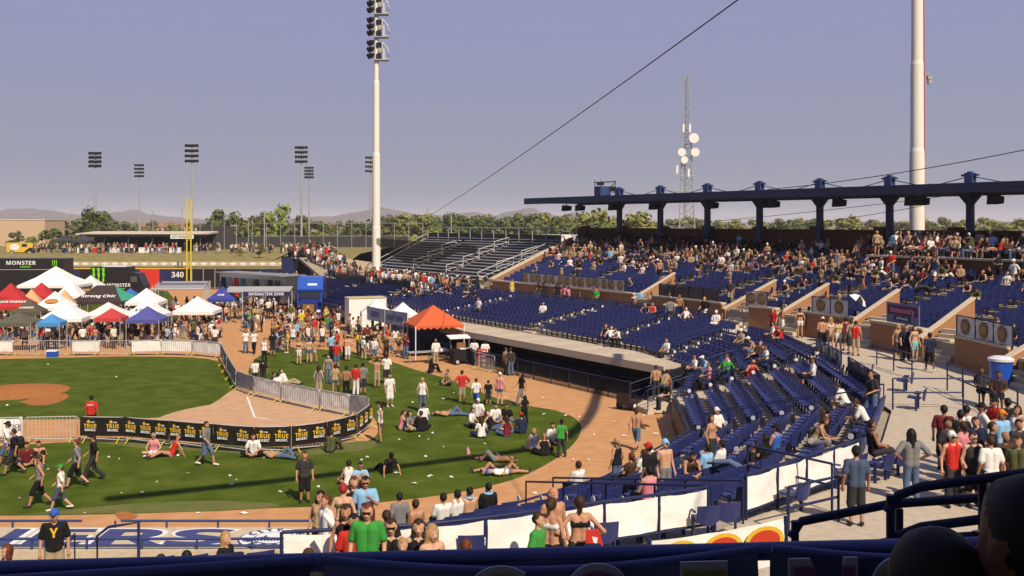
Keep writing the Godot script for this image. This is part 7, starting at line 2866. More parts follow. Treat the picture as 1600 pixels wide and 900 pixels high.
func make_stand_people() -> void:
	var g := "people in the lower stand"
	# px, py of the floor under them, pose, outfit, turn offset in degrees, extra, words
	var L := [
		[966, 775, "stand", ["tank", "black", "long", "denim", "tail", "blond", 1], 0, {}, "blond person in black top standing at the front rail"],
		[985, 776, "sit", ["tee", "brown", "long", "charcoal", "tail", "auburn", 1], 0, {}, "person in brown tee seated at the front rail"],
		[1000, 772, "sit", ["tee", "white", "long", "denim", "tail", "brown", 0], 0, {}, "person in white top seated next to brown tee"],
		[1010, 757, "stand", ["tee", "white", "long", "charcoal", "short", "brown", 1], 0, {"tall": 0.85}, "person in white tee at front rail behind others"],
		[1019, 795, "stand", ["tee", "black", "long", "black", "cap", "black", 2], 10, {"hat": "red"}, "person in black tee with red and white cap standing"],
		[1042, 790, "stand", ["bare", "tan", "long", "grey", "cap", "brown", 0], 170, {"hat": "sky-blue"}, "shirtless person in grey trousers and pale blue cap"],
		[1014, 812, "sit", ["tank", "pink", "long", "charcoal", "short", "black", 0], 0, {}, "person in pale pink tank top seated by white banner"],
		[1078, 772, "lean", ["tank", "brown", "long", "charcoal", "short", "black", 1], 150, {}, "person in brown tank top leaning forward on seats"],
		[1105, 770, "sit", ["tee", "sky-blue", "long", "navy", "short", "black", 1], 0, {}, "person in sky-blue tee seated, back turned"],
		[1122, 758, "sit", ["tee", "white", "long", "charcoal", "short", "black", 1], 10, {}, "person in white tee seated next to sky-blue tee"],
		[1113, 735, "stand", ["bare", "tan", "long", "charcoal", "long", "brown", 1], 180, {}, "shirtless person with long hair standing among the seats"],
		[1128, 700, "sit", ["tee", "white", "shorts", "navy", "cap", "brown", 1], 160, {"hat": "white"}, "person in white top and white cap in front rows"],
		[1104, 700, "prop", ["tee", "pink", "long", "grey", "short", "brown", 1], 60, {}, "person in pink tee sprawled at the padded wall"],
		[1217, 742, "sit", ["tank", "blue", "shorts", "charcoal", "cap", "black", 1], 0, {"hat": "black"}, "person in bright blue tank top seated by white banners"],
		[1190, 752, "sit", ["tee", "black", "long", "black", "long", "black", 1], 0, {}, "person all in black seated left of blue tank top"],
		[1165, 748, "recline", ["tee", "black", "long", "denim", "short", "black", 1], 30, {}, "person in black tee and jeans reclining on the seats"],
		[1265, 708, "lean", ["tank", "tan", "shorts", "grey", "tail", "auburn", 1], 200, {}, "person bent forward among seats by white banners"],
		[1283, 700, "sit", ["tee", "black", "long", "charcoal", "short", "black", 1], 0, {}, "person in black tee seated beside the bent person"],
		[1358, 690, "lean", ["tee", "white", "long", "charcoal", "short", "brown", 1], 20, {}, "person in white and black leaning at row end"],
		[1350, 655, "shift", ["tee", "charcoal", "shorts", "denim", "short", "black", 1], 60, {}, "person in charcoal tee and denim shorts at row end"],
		[1330, 640, "lean", ["tee", "white", "shorts", "khaki", "short", "brown", 0], 0, {}, "person in white tee bending over upper row seats"],
		[1265, 610, "sit", ["tee", "white", "shorts", "black", "short", "black", 1], 10, {}, "person in white tee seated on stair rail aisle"],
		[1096, 608, "sit", ["tee", "pink", "long", "charcoal", "short", "brown", 1], 0, {}, "person in pink tee seated above the access ramp"],
		[1088, 597, "sit", ["tee", "white", "long", "black", "short", "black", 1], 0, {}, "person in white tee behind the pink tee"],
		[1118, 596, "lean", ["tee", "sky-blue", "long", "denim", "cap", "brown", 1], 0, {"hat": "white"}, "person in sky-blue tee leaning above the ramp"],
		[1133, 598, "recline", ["tee", "green", "long", "charcoal", "short", "black", 1], 60, {}, "person in green tee reclining above the ramp"],
		[1148, 592, "sit", ["tee", "white", "long", "navy", "short", "black", 1], 0, {}, "person in white tee seated right of green tee"],
		[1170, 602, "recline", ["tank", "red", "shorts", "black", "bald", "brown", 1], -60, {}, "person in red tank top reclining across seats"],
		[1183, 592, "sit", ["tee", "white", "long", "black", "short", "black", 2], 0, {}, "person in white tee above the red tank top"],
		[1154, 552, "sit", ["tee", "khaki", "long", "charcoal", "cap", "brown", 1], 10, {"hat": "white"}, "person in khaki tee and white cap mid stand"],
		[1183, 558, "lean", ["tank", "tan", "shorts", "denim", "cap", "brown", 1], 0, {"hat": "white"}, "person in tan tank top and white cap mid stand"],
		[1190, 566, "recline", ["tank", "brown", "shorts", "navy", "short", "black", 1], 40, {}, "person in brown top reclining mid stand"],
		[1042, 560, "sit", ["tee", "white", "long", "charcoal", "short", "black", 1], 0, {}, "person in white tee seated alone right above dugout roof"],
		[952, 546, "recline", ["tee", "white", "long", "charcoal", "short", "black", 1], 40, {}, "person in white tee reclining at dugout roof edge"],
		[963, 549, "lean", ["tee", "white", "long", "black", "short", "brown", 1], 10, {}, "person in white and tan at dugout roof edge"],
		[945, 545, "sit", ["tank", "black", "long", "navy", "short", "black", 1], 10, {}, "person in black top at dugout roof edge"],
		[848, 500, "sit", ["tee", "white", "long", "denim", "short", "brown", 1], 30, {}, "person in white tee alone in far straight rows"],
		[750, 497, "stand", ["tee", "white", "shorts", "charcoal", "short", "black", 1], 0, {}, "person in white tee standing at dugout roof's far end"],
		[1205, 545, "sit", ["tee", "white", "long", "black", "short", "black", 1], -20, {}, "person in striped white tee seated below walkway"],
		[1222, 540, "lean", ["tee", "red", "long", "charcoal", "cap", "black", 1], 20, {"hat": "red"}, "person in red tee leaning below the walkway"],
		[1118, 512, "sit", ["tee", "white", "shorts", "white", "cap", "brown", 0], 20, {"hat": "white"}, "person all in white seated below walkway railing"],
		[1075, 505, "recline", ["tank", "white", "shorts", "khaki", "tail", "blond", 0], 40, {}, "person in white tank top reclining below blue bin"],
		[1018, 500, "sit", ["tank", "red", "shorts", "black", "short", "black", 1], 30, {}, "person in red tank top below walkway railing"],
		[1010, 500, "recline", ["tank", "navy", "long", "denim", "tail", "brown", 1], 60, {}, "person in navy top and jeans below walkway railing"],
		[896, 767, "sit", ["tee", "white", "long", "charcoal", "short", "brown", 0], 0, {}, "person in white tee seated at the track rail"],
		[756, 800, "sit", ["long", "black", "long", "black", "short", "black", 1], 0, {}, "person in black top with blue collar at track rail"],
		[718, 808, "sit", ["bare", "tan", "long", "black", "short", "black", 0], 0, {}, "shirtless person with blue towel seated at track rail"],
		[704, 818, "sit", ["tank", "white", "long", "navy", "short", "black", 1], 10, {}, "person in white tank top seated beside blue towel"],
		[676, 818, "sit", ["tee", "white", "long", "charcoal", "short", "black", 1], 0, {}, "person in white tee seated left of white tank top"],
		[637, 815, "sit", ["bare", "tan", "long", "red", "short", "brown", 1], 0, {}, "shirtless person seated behind the green polo"],
		[611, 808, "stand", ["tee", "grey", "long", "charcoal", "short", "black", 1], 0, {"tall": 0.9}, "person in grey tee behind the green polo"],
	]
	for q in L:
		var e := outfit(q[3])
		var ex: Dictionary = q[5]
		for k in ["hat", "shoe", "shades"]:
			if ex.has(k):
				e[k] = ex[k]
		var r := low_pick(q[0], q[1])
		person(r[0], r[3] + deg_to_rad(float(q[4])), q[2], e, "", g, CELL_NEAR, ex.get("tall", 1.0), q[6])
		if q[0] == 718 or q[0] == 756:
			var ring := []
			for i in 11:
				var an := TAU * i / 10.0
				ring.append(Vector3(sin(an) * 0.11, 1.075 + cos(an) * 0.02, -0.10 + cos(an) * 0.09))
			var tw := MB.new()
			tw.tube(ring, 0.035, 6)
			var tn := put(tw, "neck_towel", cloth_mat("sky-blue"), null, r[0])
			tn.rotation.y = r[3]
			tag(tn, "pale blue towel round the neck of %s person at track rail" % ("shirtless" if q[0] == 718 else "black clad"), "towel")
	# on the track-side wall
	person(V(7.0, 45.6, 1.0), -1.4, "sit", outfit(["tee", "black", "long", "charcoal", "long", "auburn", 0]), "", g, CELL_NEAR, 1.0, "person in black tee sitting on the padded wall")
	person(V(7.3, 50.9, 0.55), 3.0, "stand", outfit(["bare", "tan", "long", "charcoal", "short", "brown", 1]), "", g, CELL_NEAR, 1.0, "shirtless person standing at foot of the access ramp")
	person(V(7.8, 51.4, 0.7), 2.3, "lean", outfit(["tank", "tan", "long", "denim", "short", "black", 1]), "", g, CELL_NEAR, 1.0, "person in jeans bent over beside the access ramp")

func make_walkway_people() -> void:
	var g := "people on the cross aisle"
	var L := [
		[1338, 822, "stand", 175, ["tee", "slate", "shorts", "charcoal", "cap", "black", 1], {"hat": "black"}, "person in slate blue tee and cap standing by railing"],
		[1424, 785, "akimbo", 180, ["tee", "grey", "long", "denim", "long", "black", 2], {"fem": false}, "person in grey tee and jeans walking the aisle"],
		[1488, 790, "shift", 10, ["tank", "red", "long", "charcoal", "cap", "brown", 0], {"hat": "white", "shades": true}, "person in red tank top and white cap at the right"],
		[1330, 553, "stand", 190, ["tank", "grey", "shorts", "charcoal", "short", "brown", 1], {}, "person in grey tank top at right of the bikini group"],
		[1285, 548, "shift", 180, ["bare", "tan", "shorts", "black", "cap", "brown", 1], {"hat": "white"}, "shirtless person at left of the bikini group"],
		[1298, 548, "stand", 190, ["bikini", "white", "skirt", "khaki", "long", "blond", 0], {}, "person in white bikini top and khaki skirt"],
		[1310, 551, "stand", 175, ["bikini", "lime", "short_shorts", "white", "tail", "brown", 0], {}, "person in lime bikini top and white shorts"],
		[1322, 548, "stand", 180, ["tank", "maroon", "shorts", "charcoal", "short", "black", 1], {}, "person in maroon tank top among the bikini group"],
		[1337, 556, "stand", 150, ["tank", "red", "shorts", "khaki", "short", "brown", 1], {}, "person in red tank top beside the grey tank top"],
		[1208, 527, "stand", -60, ["tee", "red", "shorts", "black", "short", "grey", 0], {}, "person in red tee on the walkway under round prints"],
		[1222, 524, "akimbo", 90, ["bare", "tan", "shorts", "white", "short", "brown", 2], {}, "shirtless person beside the red tee on walkway"],
		[1250, 528, "stand", 180, ["bikini", "black", "short_shorts", "white", "tail", "brown", 1], {}, "person in black bikini top and white shorts on walkway"],
		[1264, 526, "stand", 180, ["tee", "olive", "shorts", "black", "short", "black", 1], {}, "person in olive tee on walkway under round prints"],
		[1275, 526, "stand", 185, ["tee", "black", "shorts", "black", "short", "black", 1], {}, "person in black tee on walkway under round prints"],
		[1047, 507, "stand", 180, ["tee", "grey", "long", "charcoal", "short", "brown", 1], {}, "person in grey tee on walkway behind the blue bin"],
		[1404, 563, "shift", 0, ["tank", "tan", "shorts", "charcoal", "long", "blond", 1], {}, "person in tan top walking left of turquoise skirt"],
		[1416, 564, "stand", 0, ["tee", "navy", "long", "black", "short", "brown", 0], {}, "person in navy tee beside the turquoise skirt"],
		[1429, 566, "stand", 20, ["bikini", "tan", "skirt", "turquoise", "long", "black", 0], {}, "person in turquoise skirt on the walkway"],
		[1453, 581, "walk", 170, ["tee", "navy", "shorts", "black", "short", "black", 3], {"shoe": "white"}, "person in navy tee walking past the brick wall"],
		[1550, 692, "sit", -80, ["tee", "red", "long", "black", "cap", "black", 1], {"hat": "black"}, "person in red top and black cap at a table"],
		[1500, 745, "shift", 160, ["tee", "black", "long", "black", "short", "black", 2], {}, "tall person in black tee in the right crowd"],
		[1510, 735, "stand", 140, ["tee", "white", "long", "denim", "short", "black", 2], {}, "person in white tee and jeans in right crowd"],
		[1480, 762, "stand", 30, ["tee", "charcoal", "shorts", "black", "short", "black", 2], {}, "person in charcoal tee at left of right crowd"],
		[1535, 730, "walk", -100, ["tee", "white", "shorts", "navy", "cap", "black", 2], {"hat": "black"}, "person in white tee and black cap in right crowd"],
		[1565, 745, "stand", 20, ["tee", "sky-blue", "shorts", "khaki", "cap", "brown", 1], {"hat": "orange"}, "person in orange cap in the right crowd"],
		[1520, 792, "stand", 10, ["tank", "charcoal", "shorts", "black", "short", "brown", 0], {"shades": true}, "person in sunglasses and dark tank top in right crowd"],
		[1548, 800, "stand", 185, ["tee", "white", "long", "charcoal", "short", "brown", 1], {}, "person in pale tee, back turned, in right crowd"],
		[1592, 765, "stand", 10, ["tee", "charcoal", "shorts", "khaki", "short", "black", 1], {}, "person in dark printed tee at the right edge"],
		[1550, 770, "shift", 60, ["tee", "black", "long", "black", "short", "brown", 1], {}, "short-haired person in black deep in right crowd"],
		[1475, 735, "stand", 150, ["tee", "maroon", "shorts", "black", "short", "black", 2], {}, "person in maroon tee at back of the right crowd"],
		[1575, 720, "stand", 190, ["tee", "black", "long", "charcoal", "short", "black", 3], {}, "person in black tee behind the orange cap"],
		[1590, 735, "walk", -60, ["tank", "white", "shorts", "denim", "long", "brown", 1], {}, "person in white tank top at right edge crowd"],
		[1525, 760, "shift", -20, ["tee", "navy", "shorts", "khaki", "short", "brown", 1], {}, "person in navy tee in middle of right crowd"],
		[1505, 770, "stand", 200, ["tank", "pink", "short_shorts", "denim", "tail", "brown", 1], {}, "person in pink tank top in middle of right crowd"],
		[1570, 790, "stand", 20, ["tee", "brown", "shorts", "black", "bald", "black", 2], {}, "shaven person in brown tee in right crowd"],
		[1590, 800, "stand", -30, ["tee", "green", "long", "denim", "short", "brown", 1], {"c1": "olive"}, "person in olive tee at the right edge"],
		[1368, 735, "sit", 90, ["tank", "black", "shorts", "charcoal", "short", "black", 2], {}, "person in black tank top crouching by loose seats"],
		[1560, 640, "sit", -30, ["tee", "brown", "shorts", "black", "short", "black", 3], {}, "person in brown tee sitting in shade of brick wall"],
		[1535, 632, "sit", 0, ["tee", "charcoal", "shorts", "black", "short", "black", 3], {}, "person in charcoal tee sitting against the brick wall"],
	]
	for q in L:
		var e := outfit(q[4])
		var ex: Dictionary = q[5]
		for k in ["hat", "shoe", "shades", "fem", "c1"]:
			if ex.has(k):
				e[k] = ex[k]
		person(G(q[0], q[1], WALK), deg_to_rad(float(q[3])), q[2], e, "", g, CELL_NEAR, 1.0, q[6])
	# along the railing behind the straight seats
	for k in 18:
		var t := rnd(0.6, 2.9)
		var p := low_point(t, 1.0)
		var into := (low_point(t, 1) - low_point(t, 0)).normalized()
		into.y = 0
		p += into * rnd(0.5, 2.6)
		p.y = WALK
		person(p, rnd(-PI, PI), ["stand", "shift", "walk", "folded"][rng.randi() % 4], random_outfit(), "behind the panelled railing", g, 0.034, rnd(0.94, 1.04))

func make_near_people() -> void:
	var g := "people near the tan dugout roof"
	# px, head y, distance, pose, turn, outfit, extra, words
	var L := [
		[85, 793, 21.0, "stand", 20, ["tee", "black", "shorts", "khaki", "cap", "brown", 1], {"hat": "blue"}, "person in black tee with gold print and blue cap"],
		[352, 828, 19.5, "stand", 70, ["tee", "black", "long", "black", "long", "blond", 0], {}, "blond person with dark tee at the dugout roof"],
		[12, 848, 20.0, "stand", -40, ["tank", "black", "shorts", "black", "bob", "auburn", 0], {}, "person in black tank top at the lower left corner"],
		[295, 856, 19.0, "sit", 180, ["tee", "black", "shorts", "black", "short", "black", 2], {}, "dark haired head in front of dugout's blue letters"],
		[251, 862, 19.0, "sit", 200, ["tank", "pink", "shorts", "black", "tail", "brown", 1], {}, "brown haired head left of the dark head below letters"],
		[510, 770, 20.5, "stand", -60, ["tee", "white", "long", "grey", "short", "auburn", 0], {}, "person in white and green tee leaning on dugout rail"],
		[501, 764, 21.5, "stand", -20, ["tank", "tan", "shorts", "charcoal", "bob", "black", 1], {}, "dark haired person behind the white and green tee"],
		[536, 753, 21.5, "stand", 185, ["bikini", "olive", "long", "charcoal", "short", "red", 0], {}, "person with red dyed hair and bare back"],
		[553, 742, 22.8, "stand", 20, ["tank", "black", "long", "black", "long", "auburn", 0], {}, "auburn haired person in black top behind blue shirt"],
		[571, 742, 22.4, "drink", 10, ["tee", "blue", "long", "navy", "short", "black", 1], {"c1": "sky-blue", "shades": true}, "person in bright blue shirt holding a white cup"],
		[541, 785, 17.5, "stand", 5, ["tank", "black", "long", "black", "bob", "brown", 1], {}, "person in long black dress beside the green polo"],
		[552, 800, 17.2, "stand", 20, ["tee", "red", "long", "charcoal", "short", "black", 1], {}, "person in red tee half hidden by green polo"],
		[574, 783, 15.8, "stand", 0, ["tee", "green", "long", "navy", "long", "auburn", 0], {"fem": false, "shades": true}, "long haired person in green polo shirt and sunglasses"],
		[611, 807, 16.2, "stand", 5, ["tank", "black", "long", "black", "short", "brown", 0], {"shades": true, "fem": true}, "person in black tank top with pink print and sunglasses"],
		[604, 795, 18.0, "stand", 190, ["tee", "black", "long", "charcoal", "short", "brown", 1], {"tall": 0.85}, "child in black tee behind black tank top"],
		[654, 808, 16.2, "stand", 5, ["tank", "black", "long", "black", "long", "brown", 0], {}, "long brown haired person beside the long blond one"],
		[675, 816, 15.6, "stand", 30, ["bikini", "charcoal", "long", "black", "long", "blond", 0], {}, "long blond haired person in front of white banner"],
		[629, 838, 15.0, "stand", 0, ["tee", "tan", "long", "black", "short", "blond", 0], {"tall": 0.8}, "small blond child between black tank tops"],
		[482, 853, 16.0, "sit", 190, ["tee", "black", "long", "black", "cap", "black", 2], {"hat": "brown"}, "brown cap seen just above the foreground banner"],
		[728, 840, 14.5, "stand", 180, ["tee", "black", "long", "black", "short", "auburn", 0], {"tall": 0.85}, "auburn child's head before the blue loose seats"],
		[840, 798, 16.5, "stand", 70, ["long", "green", "long", "black", "short", "brown", 0], {"tall": 0.92}, "child in bright green jacket by the bikini tops"],
		[861, 775, 17.0, "stand", 150, ["bikini", "white", "shorts", "black", "tail", "brown", 1], {}, "person in white halter top left of red bag"],
		[864, 758, 18.0, "stand", 30, ["bare", "tan", "shorts", "black", "bald", "brown", 1], {}, "shaven headed person behind the bikini tops"],
		[906, 772, 17.0, "akimbo", 185, ["bikini", "black", "short_shorts", "charcoal", "tail", "brown", 1], {}, "person in black bikini top, hands on hips"],
	]
	for q in L:
		var ex: Dictionary = q[6]
		var e := outfit(q[5])
		for k in ["hat", "shoe", "shades", "fem", "c1"]:
			if ex.has(k):
				e[k] = ex[k]
		var tall: float = ex.get("tall", 1.0)
		var head := D(q[0], q[1], q[2])
		var h := (1.36 if q[3] == "sit" else 1.77) * tall
		var at := head - Vector3.UP * h
		var o := person(at, deg_to_rad(float(q[4])), q[3], e, "", g, 0.017, tall, q[7])
		if q[0] == 85:
			letters("Y", 0.2, mats["gold"], o, Vector3(0, 1.27, 0.128)).name = "shirt_print"
		elif q[0] == 611:
			letters("~", 0.34, mats["pink_print"], o, Vector3(0, 1.18, 0.125)).name = "shirt_print"
		# the step under the feet
		near_steps.append(at)
	# darkened neighbours beside the camera
	var big := outfit(["tee", "black", "long", "black", "short", "black", 3])
	person(D(1465, 812, 2.1) - Vector3.UP * 1.77, 3.3, "stand", big, "", g, 0.012, 1.0, "large dark head silhouetted at the bottom right")
	person(D(1618, 728, 2.0) - Vector3.UP * 1.77, 3.6, "stand", outfit(["tee", "black", "long", "black", "short", "black", 3]), "", g, 0.012, 1.0, "dark head at the right picture edge")

var near_steps := []

# ---- the far masses
func crowd_mass(called: String, label: String, places: Array, poses: Array, variants: int) -> void:
	var root := Node3D.new()
	root.name = called
	add_child(root)
	tag(root, label, "crowd", "", "stuff")
	var lists := []
	var meshes := []
	for k in variants:
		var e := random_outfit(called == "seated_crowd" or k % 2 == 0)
		var m: ArrayMesh = bake_body(poses[k % poses.size()], e.top, e.bot, e.hair, e.fem, false, 0.042).duplicate()
		for s in m.get_surface_count():
			m.surface_set_material(s, part_mat(int(m.surface_get_name(s)), e))
		meshes.append(m)
		lists.append([])
	for p in places:
		lists[rng.randi() % variants].append(p)
	for k in variants:
		if lists[k].is_empty():
			continue
		var mm := MultiMesh.new()
		mm.transform_format = MultiMesh.TRANSFORM_3D
		mm.mesh = meshes[k]
		mm.instance_count = lists[k].size()
		for i in lists[k].size():
			mm.set_instance_transform(i, lists[k][i])
		var mi := MultiMeshInstance3D.new()
		mi.multimesh = mm
		mi.name = "crowd_members"
		root.add_child(mi, true)
		tag(mi, "", "", "", "stuff")

func upright(p: Vector3, yaw: float, s := 1.0) -> Transform3D:
	return Transform3D(Basis(Vector3.UP, yaw).scaled(Vector3.ONE * s), p)

func make_masses() -> void:
	var seated := []
	var stood := []
	for e in seat_list:
		var t: float = e[3]
		var row: int = e[1]
		var chance := 0.0
		if not e[2]:
			if row >= 9:
				chance = 0.66
			elif row >= 7:
				chance = 0.36 if t > 0.5 else 0.2
			elif row >= 5:
				chance = 0.13
			else:
				chance = 0.03
			if t > 3.4 and t < 4.6 and row > 5:
				chance *= 1.2
		elif t < 0.35 and row > 2:
			chance = 0.55
		elif t < 0.9 and row > 4:
			chance = 0.35
		if rng.randf() < chance:
			var tr: Transform3D = e[0]
			var p := tr.origin + tr.basis.z * 0.06
			if rng.randf() < 0.12:
				stood.append(upright(p + tr.basis.z * 0.25, tr.basis.get_euler().y + rnd(-0.6, 0.6), rnd(0.93, 1.04)))
			else:
				seated.append(upright(p, tr.basis.get_euler().y + rnd(-0.5, 0.5), rnd(0.94, 1.05)))
	# terrace
	for k in 190:
		var t := rnd(3.3, 7.8)
		var p := up_point(t, rnd(0.71, 1.02))
		p.y = 7.2
		if rng.randf() < 0.55:
			p.y += 0.05
			seated.append(upright(p, rnd(-2.4, 0.4), rnd(0.95, 1.05)))
		else:
			stood.append(upright(p, rnd(-PI, PI), rnd(0.93, 1.04)))
	crowd_mass("seated_crowd", "dense seated crowd in the shade of the upper stand", seated, ["sit", "lean", "recline", "sit"], 26)
	for k in 120:      # walkway below the bleachers
		stood.append(upright(P(rnd(17, 44), rnd(9.8, 13.0), WALK), rnd(-PI, PI), rnd(0.93, 1.04)))
	for k in 70:       # crowded stairs
		var f := rng.randf()
		var a := D(490, 396, 127).lerp(D(545, 438, 116), f)
		stood.append(upright(a + Vector3(rnd(-1.6, 1.8), -0.1, rnd(-1, 1)), rnd(-PI, PI), rnd(0.93, 1.04)))
	for k in 36:
		var a := D(rnd(450, 522), 402, rnd(126, 130))
		a.y = 5.0
		stood.append(upright(a, rnd(-PI, PI)))
	for k in 26:
		stood.append(upright(V(rnd(-31, -20), rnd(115, 121), 1.9), rnd(-PI, PI)))
	for k in 130:      # before the pavilion
		stood.append(upright(V(rnd(-84, -34), rnd(172.5, 180), 4.22), rnd(-PI, PI), rnd(0.93, 1.04)))
	for k in 190:      # among the tents
		var p := G(rnd(-10, 345), rnd(506, 545))
		stood.append(upright(p, rnd(-PI, PI), rnd(0.93, 1.04)))
	for k in 90:
		var p := G(rnd(180, 470), rnd(485, 506))
		stood.append(upright(p, rnd(-PI, PI), rnd(0.93, 1.04)))
	crowd_mass("standing_crowd", "far standing crowd among the tents, stairs and pavilion", stood, ["stand", "shift", "folded", "walk"], 24)

# ---------------------------------------------------------------- the camera's own stand
func make_front() -> void:
	# tiers from the aisle up to the camera
	var st := thing("camera_stand", V(0, 8, WALK), "shaded stepped concrete stand in the foreground", "grandstand")
	var off := -st.position
	for k in 14:
		var m := MB.new()
		var d := 13.9 - k * 0.85
		m.box(V(-4, d - 0.42, 2.95 + k * 0.33 - 0.6), Vector3(44, 1.2, 0.86))
		put(m, "tier", mats["step_concrete"], st, off)
	var pl := MB.new()
	pl.box(V(-4, -3.0, 7.3), Vector3(44, 0.4, 10.0))
	put(pl, "landing", mats["step_concrete"], st, off)
	# small platforms under those who stand above the lower seats
	var k0 := 0
	for p in near_steps:
		if -p.z > 14.2 and p.y > 1.2:
			var m := MB.new()
			m.box(p + Vector3(0, -0.15, 0), Vector3(0.6, 0.28, 0.6))
			put(m, "step_block", mats["step_concrete"], st, off)
	# shade roof above
	var rf := thing("shade_roof", V(0, -8, 16), "broad flat shade roof above the foreground stand", "roof")
	var rm := MB.new()
	rm.box(V(6, -14.3, 16.2), Vector3(70, 0.4, 30))
	put(rm, "roof_slab", mats["roof_blue"], rf, -rf.position)
	for x in [-26.0, 38.0]:
		var c := MB.new()
		c.box(V(x, -14, 11.5), Vector3(0.6, 9.0, 0.6))
		put(c, "column", mats["steel_blue"], rf, -rf.position)
	# rail with hung banners
	var a := V(-4.2, 2.90, 8.45)
	var b := V(3.6, 3.30, 8.51)
	var rl := thing("foreground_railing", a, "dark blue padded railing hung with graffiti lettered banners", "railing")
	off = -a
	mat("rail_cloth", lin(0.075, 0.09, 0.25), 0.6)
	mat("graffiti_blue", lin(0.10, 0.11, 0.24), 0.7)
	mat("graffiti_olive", lin(0.17, 0.16, 0.05), 0.7)
	mat("graffiti_grey", lin(0.30, 0.30, 0.36), 0.7)
	mat("graffiti_plum", lin(0.16, 0.05, 0.13), 0.7)
	var tp := MB.new()
	tp.tube([a + Vector3.UP * -0.02, b + Vector3.UP * -0.02], 0.028, 10)
	put(tp, "top_rail", mats["rail_cloth"], rl, off)
	var x := (b - a).normalized()
	var z := x.cross(Vector3.UP)
	# banners: a plain wide one at left, lettered ones to the right, each sagging from the rail
	var runs := [[0.0, 0.46, "navy", ""], [0.465, 0.635, "graffiti_blue", "eCOF"], [0.64, 0.80, "graffiti_blue", "NOTIL"], [0.805, 1.0, "graffiti_blue", "eCOFOKO"]]
	for k in runs.size():
		var r: Array = runs[k]
		var p: Vector3 = a.lerp(b, r[0]) + z * 0.05
		var q: Vector3 = a.lerp(b, r[1]) + z * 0.05
		put(cloth(p - Vector3.UP * 0.85, q - Vector3.UP * 0.85, 0.86, 40 + k, 0.03, 24, 10), "banner", mats[r[2]], rl, off)
		var fold := MB.new()
		var pts := []
		for i in 13:
			var f := i / 12.0
			pts.append(p.lerp(q, f) + Vector3.UP * (0.015 - 0.05 * sin(f * PI)) + z * 0.03)
		fold.tube(pts, 0.014, 8)
		put(fold, "banner_hem", mats["rail_cloth"], rl, off)
		if r[3] != "":
			var w: String = r[3]
			var ln := p.distance_to(q)
			for i in w.length():
				var at := p.lerp(q, (i + 0.6) / (w.length() + 0.2)) - Vector3.UP * 0.17
				var cell := ln / w.length()
				for layer in 2:
					var l := letters(w[i], 0.32 - 0.04 * layer, mats["graffiti_grey"] if layer == 0 else mats["graffiti_olive" if i % 2 else "graffiti_plum"], rl, off + at + z * (0.08 + layer * 0.012), Basis(x, Vector3.UP, z), 0.8)
	for k in 8:
		var m := MB.new()
		var p := a.lerp(b, k / 7.0) - z * 0.03
		m.box(p - Vector3.UP * 0.55, Vector3(0.05, 1.1, 0.05))
		put(m, "post", mats["rail_blue"], rl, off)
	# dark stair rails farther right
	for e in [[V(2.08, 7.5, 7.27), V(2.82, 7.5, 7.40), V(3.7, 7.5, 7.46), "dark stair rail curving up from the foreground banner"], [V(2.61, 7.0, 7.60), V(2.85, 7.0, 7.66), V(3.9, 6.9, 7.83), "dark stair rail rising toward right behind dark heads"]]:
		var h := thing("stair_rail", e[0], e[3], "handrail")
		for dy in [0.0, -0.28]:
			var m := MB.new()
			m.tube([e[0] + Vector3(0, dy - 0.12, 0), e[0] + Vector3(0.08, dy, 0), e[1] + Vector3(0, dy, 0), e[2] + Vector3(0, dy, 0)], 0.035, 8)
			put(m, "pipe", mats["seat_iron"], h, -e[0])
		for f in [0.02, 0.5, 1.0]:
			var p: Vector3 = e[0].lerp(e[2], f)
			var m := MB.new()
			m.tube([p - Vector3.UP * 0.95, p], 0.03, 6)
			put(m, "post", mats["seat_iron"], h, -e[0])
	# banner with red ovals on the rail below
	var r0 := D(1015, 848, 13.2)
	var r1 := D(1228, 812, 13.8)
	var ob := thing("oval_banner", r0, "white banner printed with red and gold ovals beside stair", "banner")
	put(cloth(r0 - Vector3.UP * 0.6, r1 - Vector3.UP * 0.6, 0.62, 77, 0.02), "sheet", mats["banner_white"], ob, -r0)
	var ox := (r1 - r0).normalized()
	var oz := ox.cross(Vector3.UP)
	mat("print_red", lin(0.50, 0.05, 0.02), 0.7)
	for k in 3:
		var c := r0.lerp(r1, 0.2 + k * 0.31) - Vector3.UP * 0.22
		var o1 := MB.new()
		o1.plate(circle(0.2, 20), Vector3.ZERO, ox * 1.5, Vector3.UP, 0.01)
		put(o1, "gold_oval", mats["gold"], ob, c + oz * 0.06 - r0)
		var o2 := MB.new()
		o2.plate(circle(0.15, 20), Vector3.ZERO, ox * 1.55, Vector3.UP, 0.01)
		put(o2, "red_oval", mats["print_red"], ob, c + oz * 0.07 - r0)
	for k in 2:
		var m := MB.new()
		var p := r0.lerp(r1, float(k))
		m.tube([p - Vector3.UP * 1.0, p + Vector3.UP * 0.05], 0.03, 6)
		put(m, "post", mats["rail_blue"], ob, -r0)
	# loose pairs of seats on the aisle
	var mesh := seat_mesh()
	var loose := [[940, 868, 12, "loose blue seat by the red bag on aisle"], [1098, 840, 12, "left loose blue seat below the white banner railing"], [1130, 834, 12, "right loose blue seat below the white banner railing"], [1238, 800, 40, "loose blue seat beside the pipe ramp railing"], [1310, 760, 45, "left loose blue seat behind man in slate tee"], [1330, 752, 45, "right loose blue seat behind man in slate tee"], [1372, 752, 40, "left loose blue seat near the grey tee walker"], [1392, 745, 40, "right loose blue seat near the grey tee walker"], [1430, 640, 60, "loose blue seat inside the tall gate frame"], [1412, 612, 60, "loose blue seat left of the tall gate frame"], [1350, 598, 70, "loose blue seat before the dark printed railing"], [735, 890, 5, "loose blue seat behind the foreground banner"]]
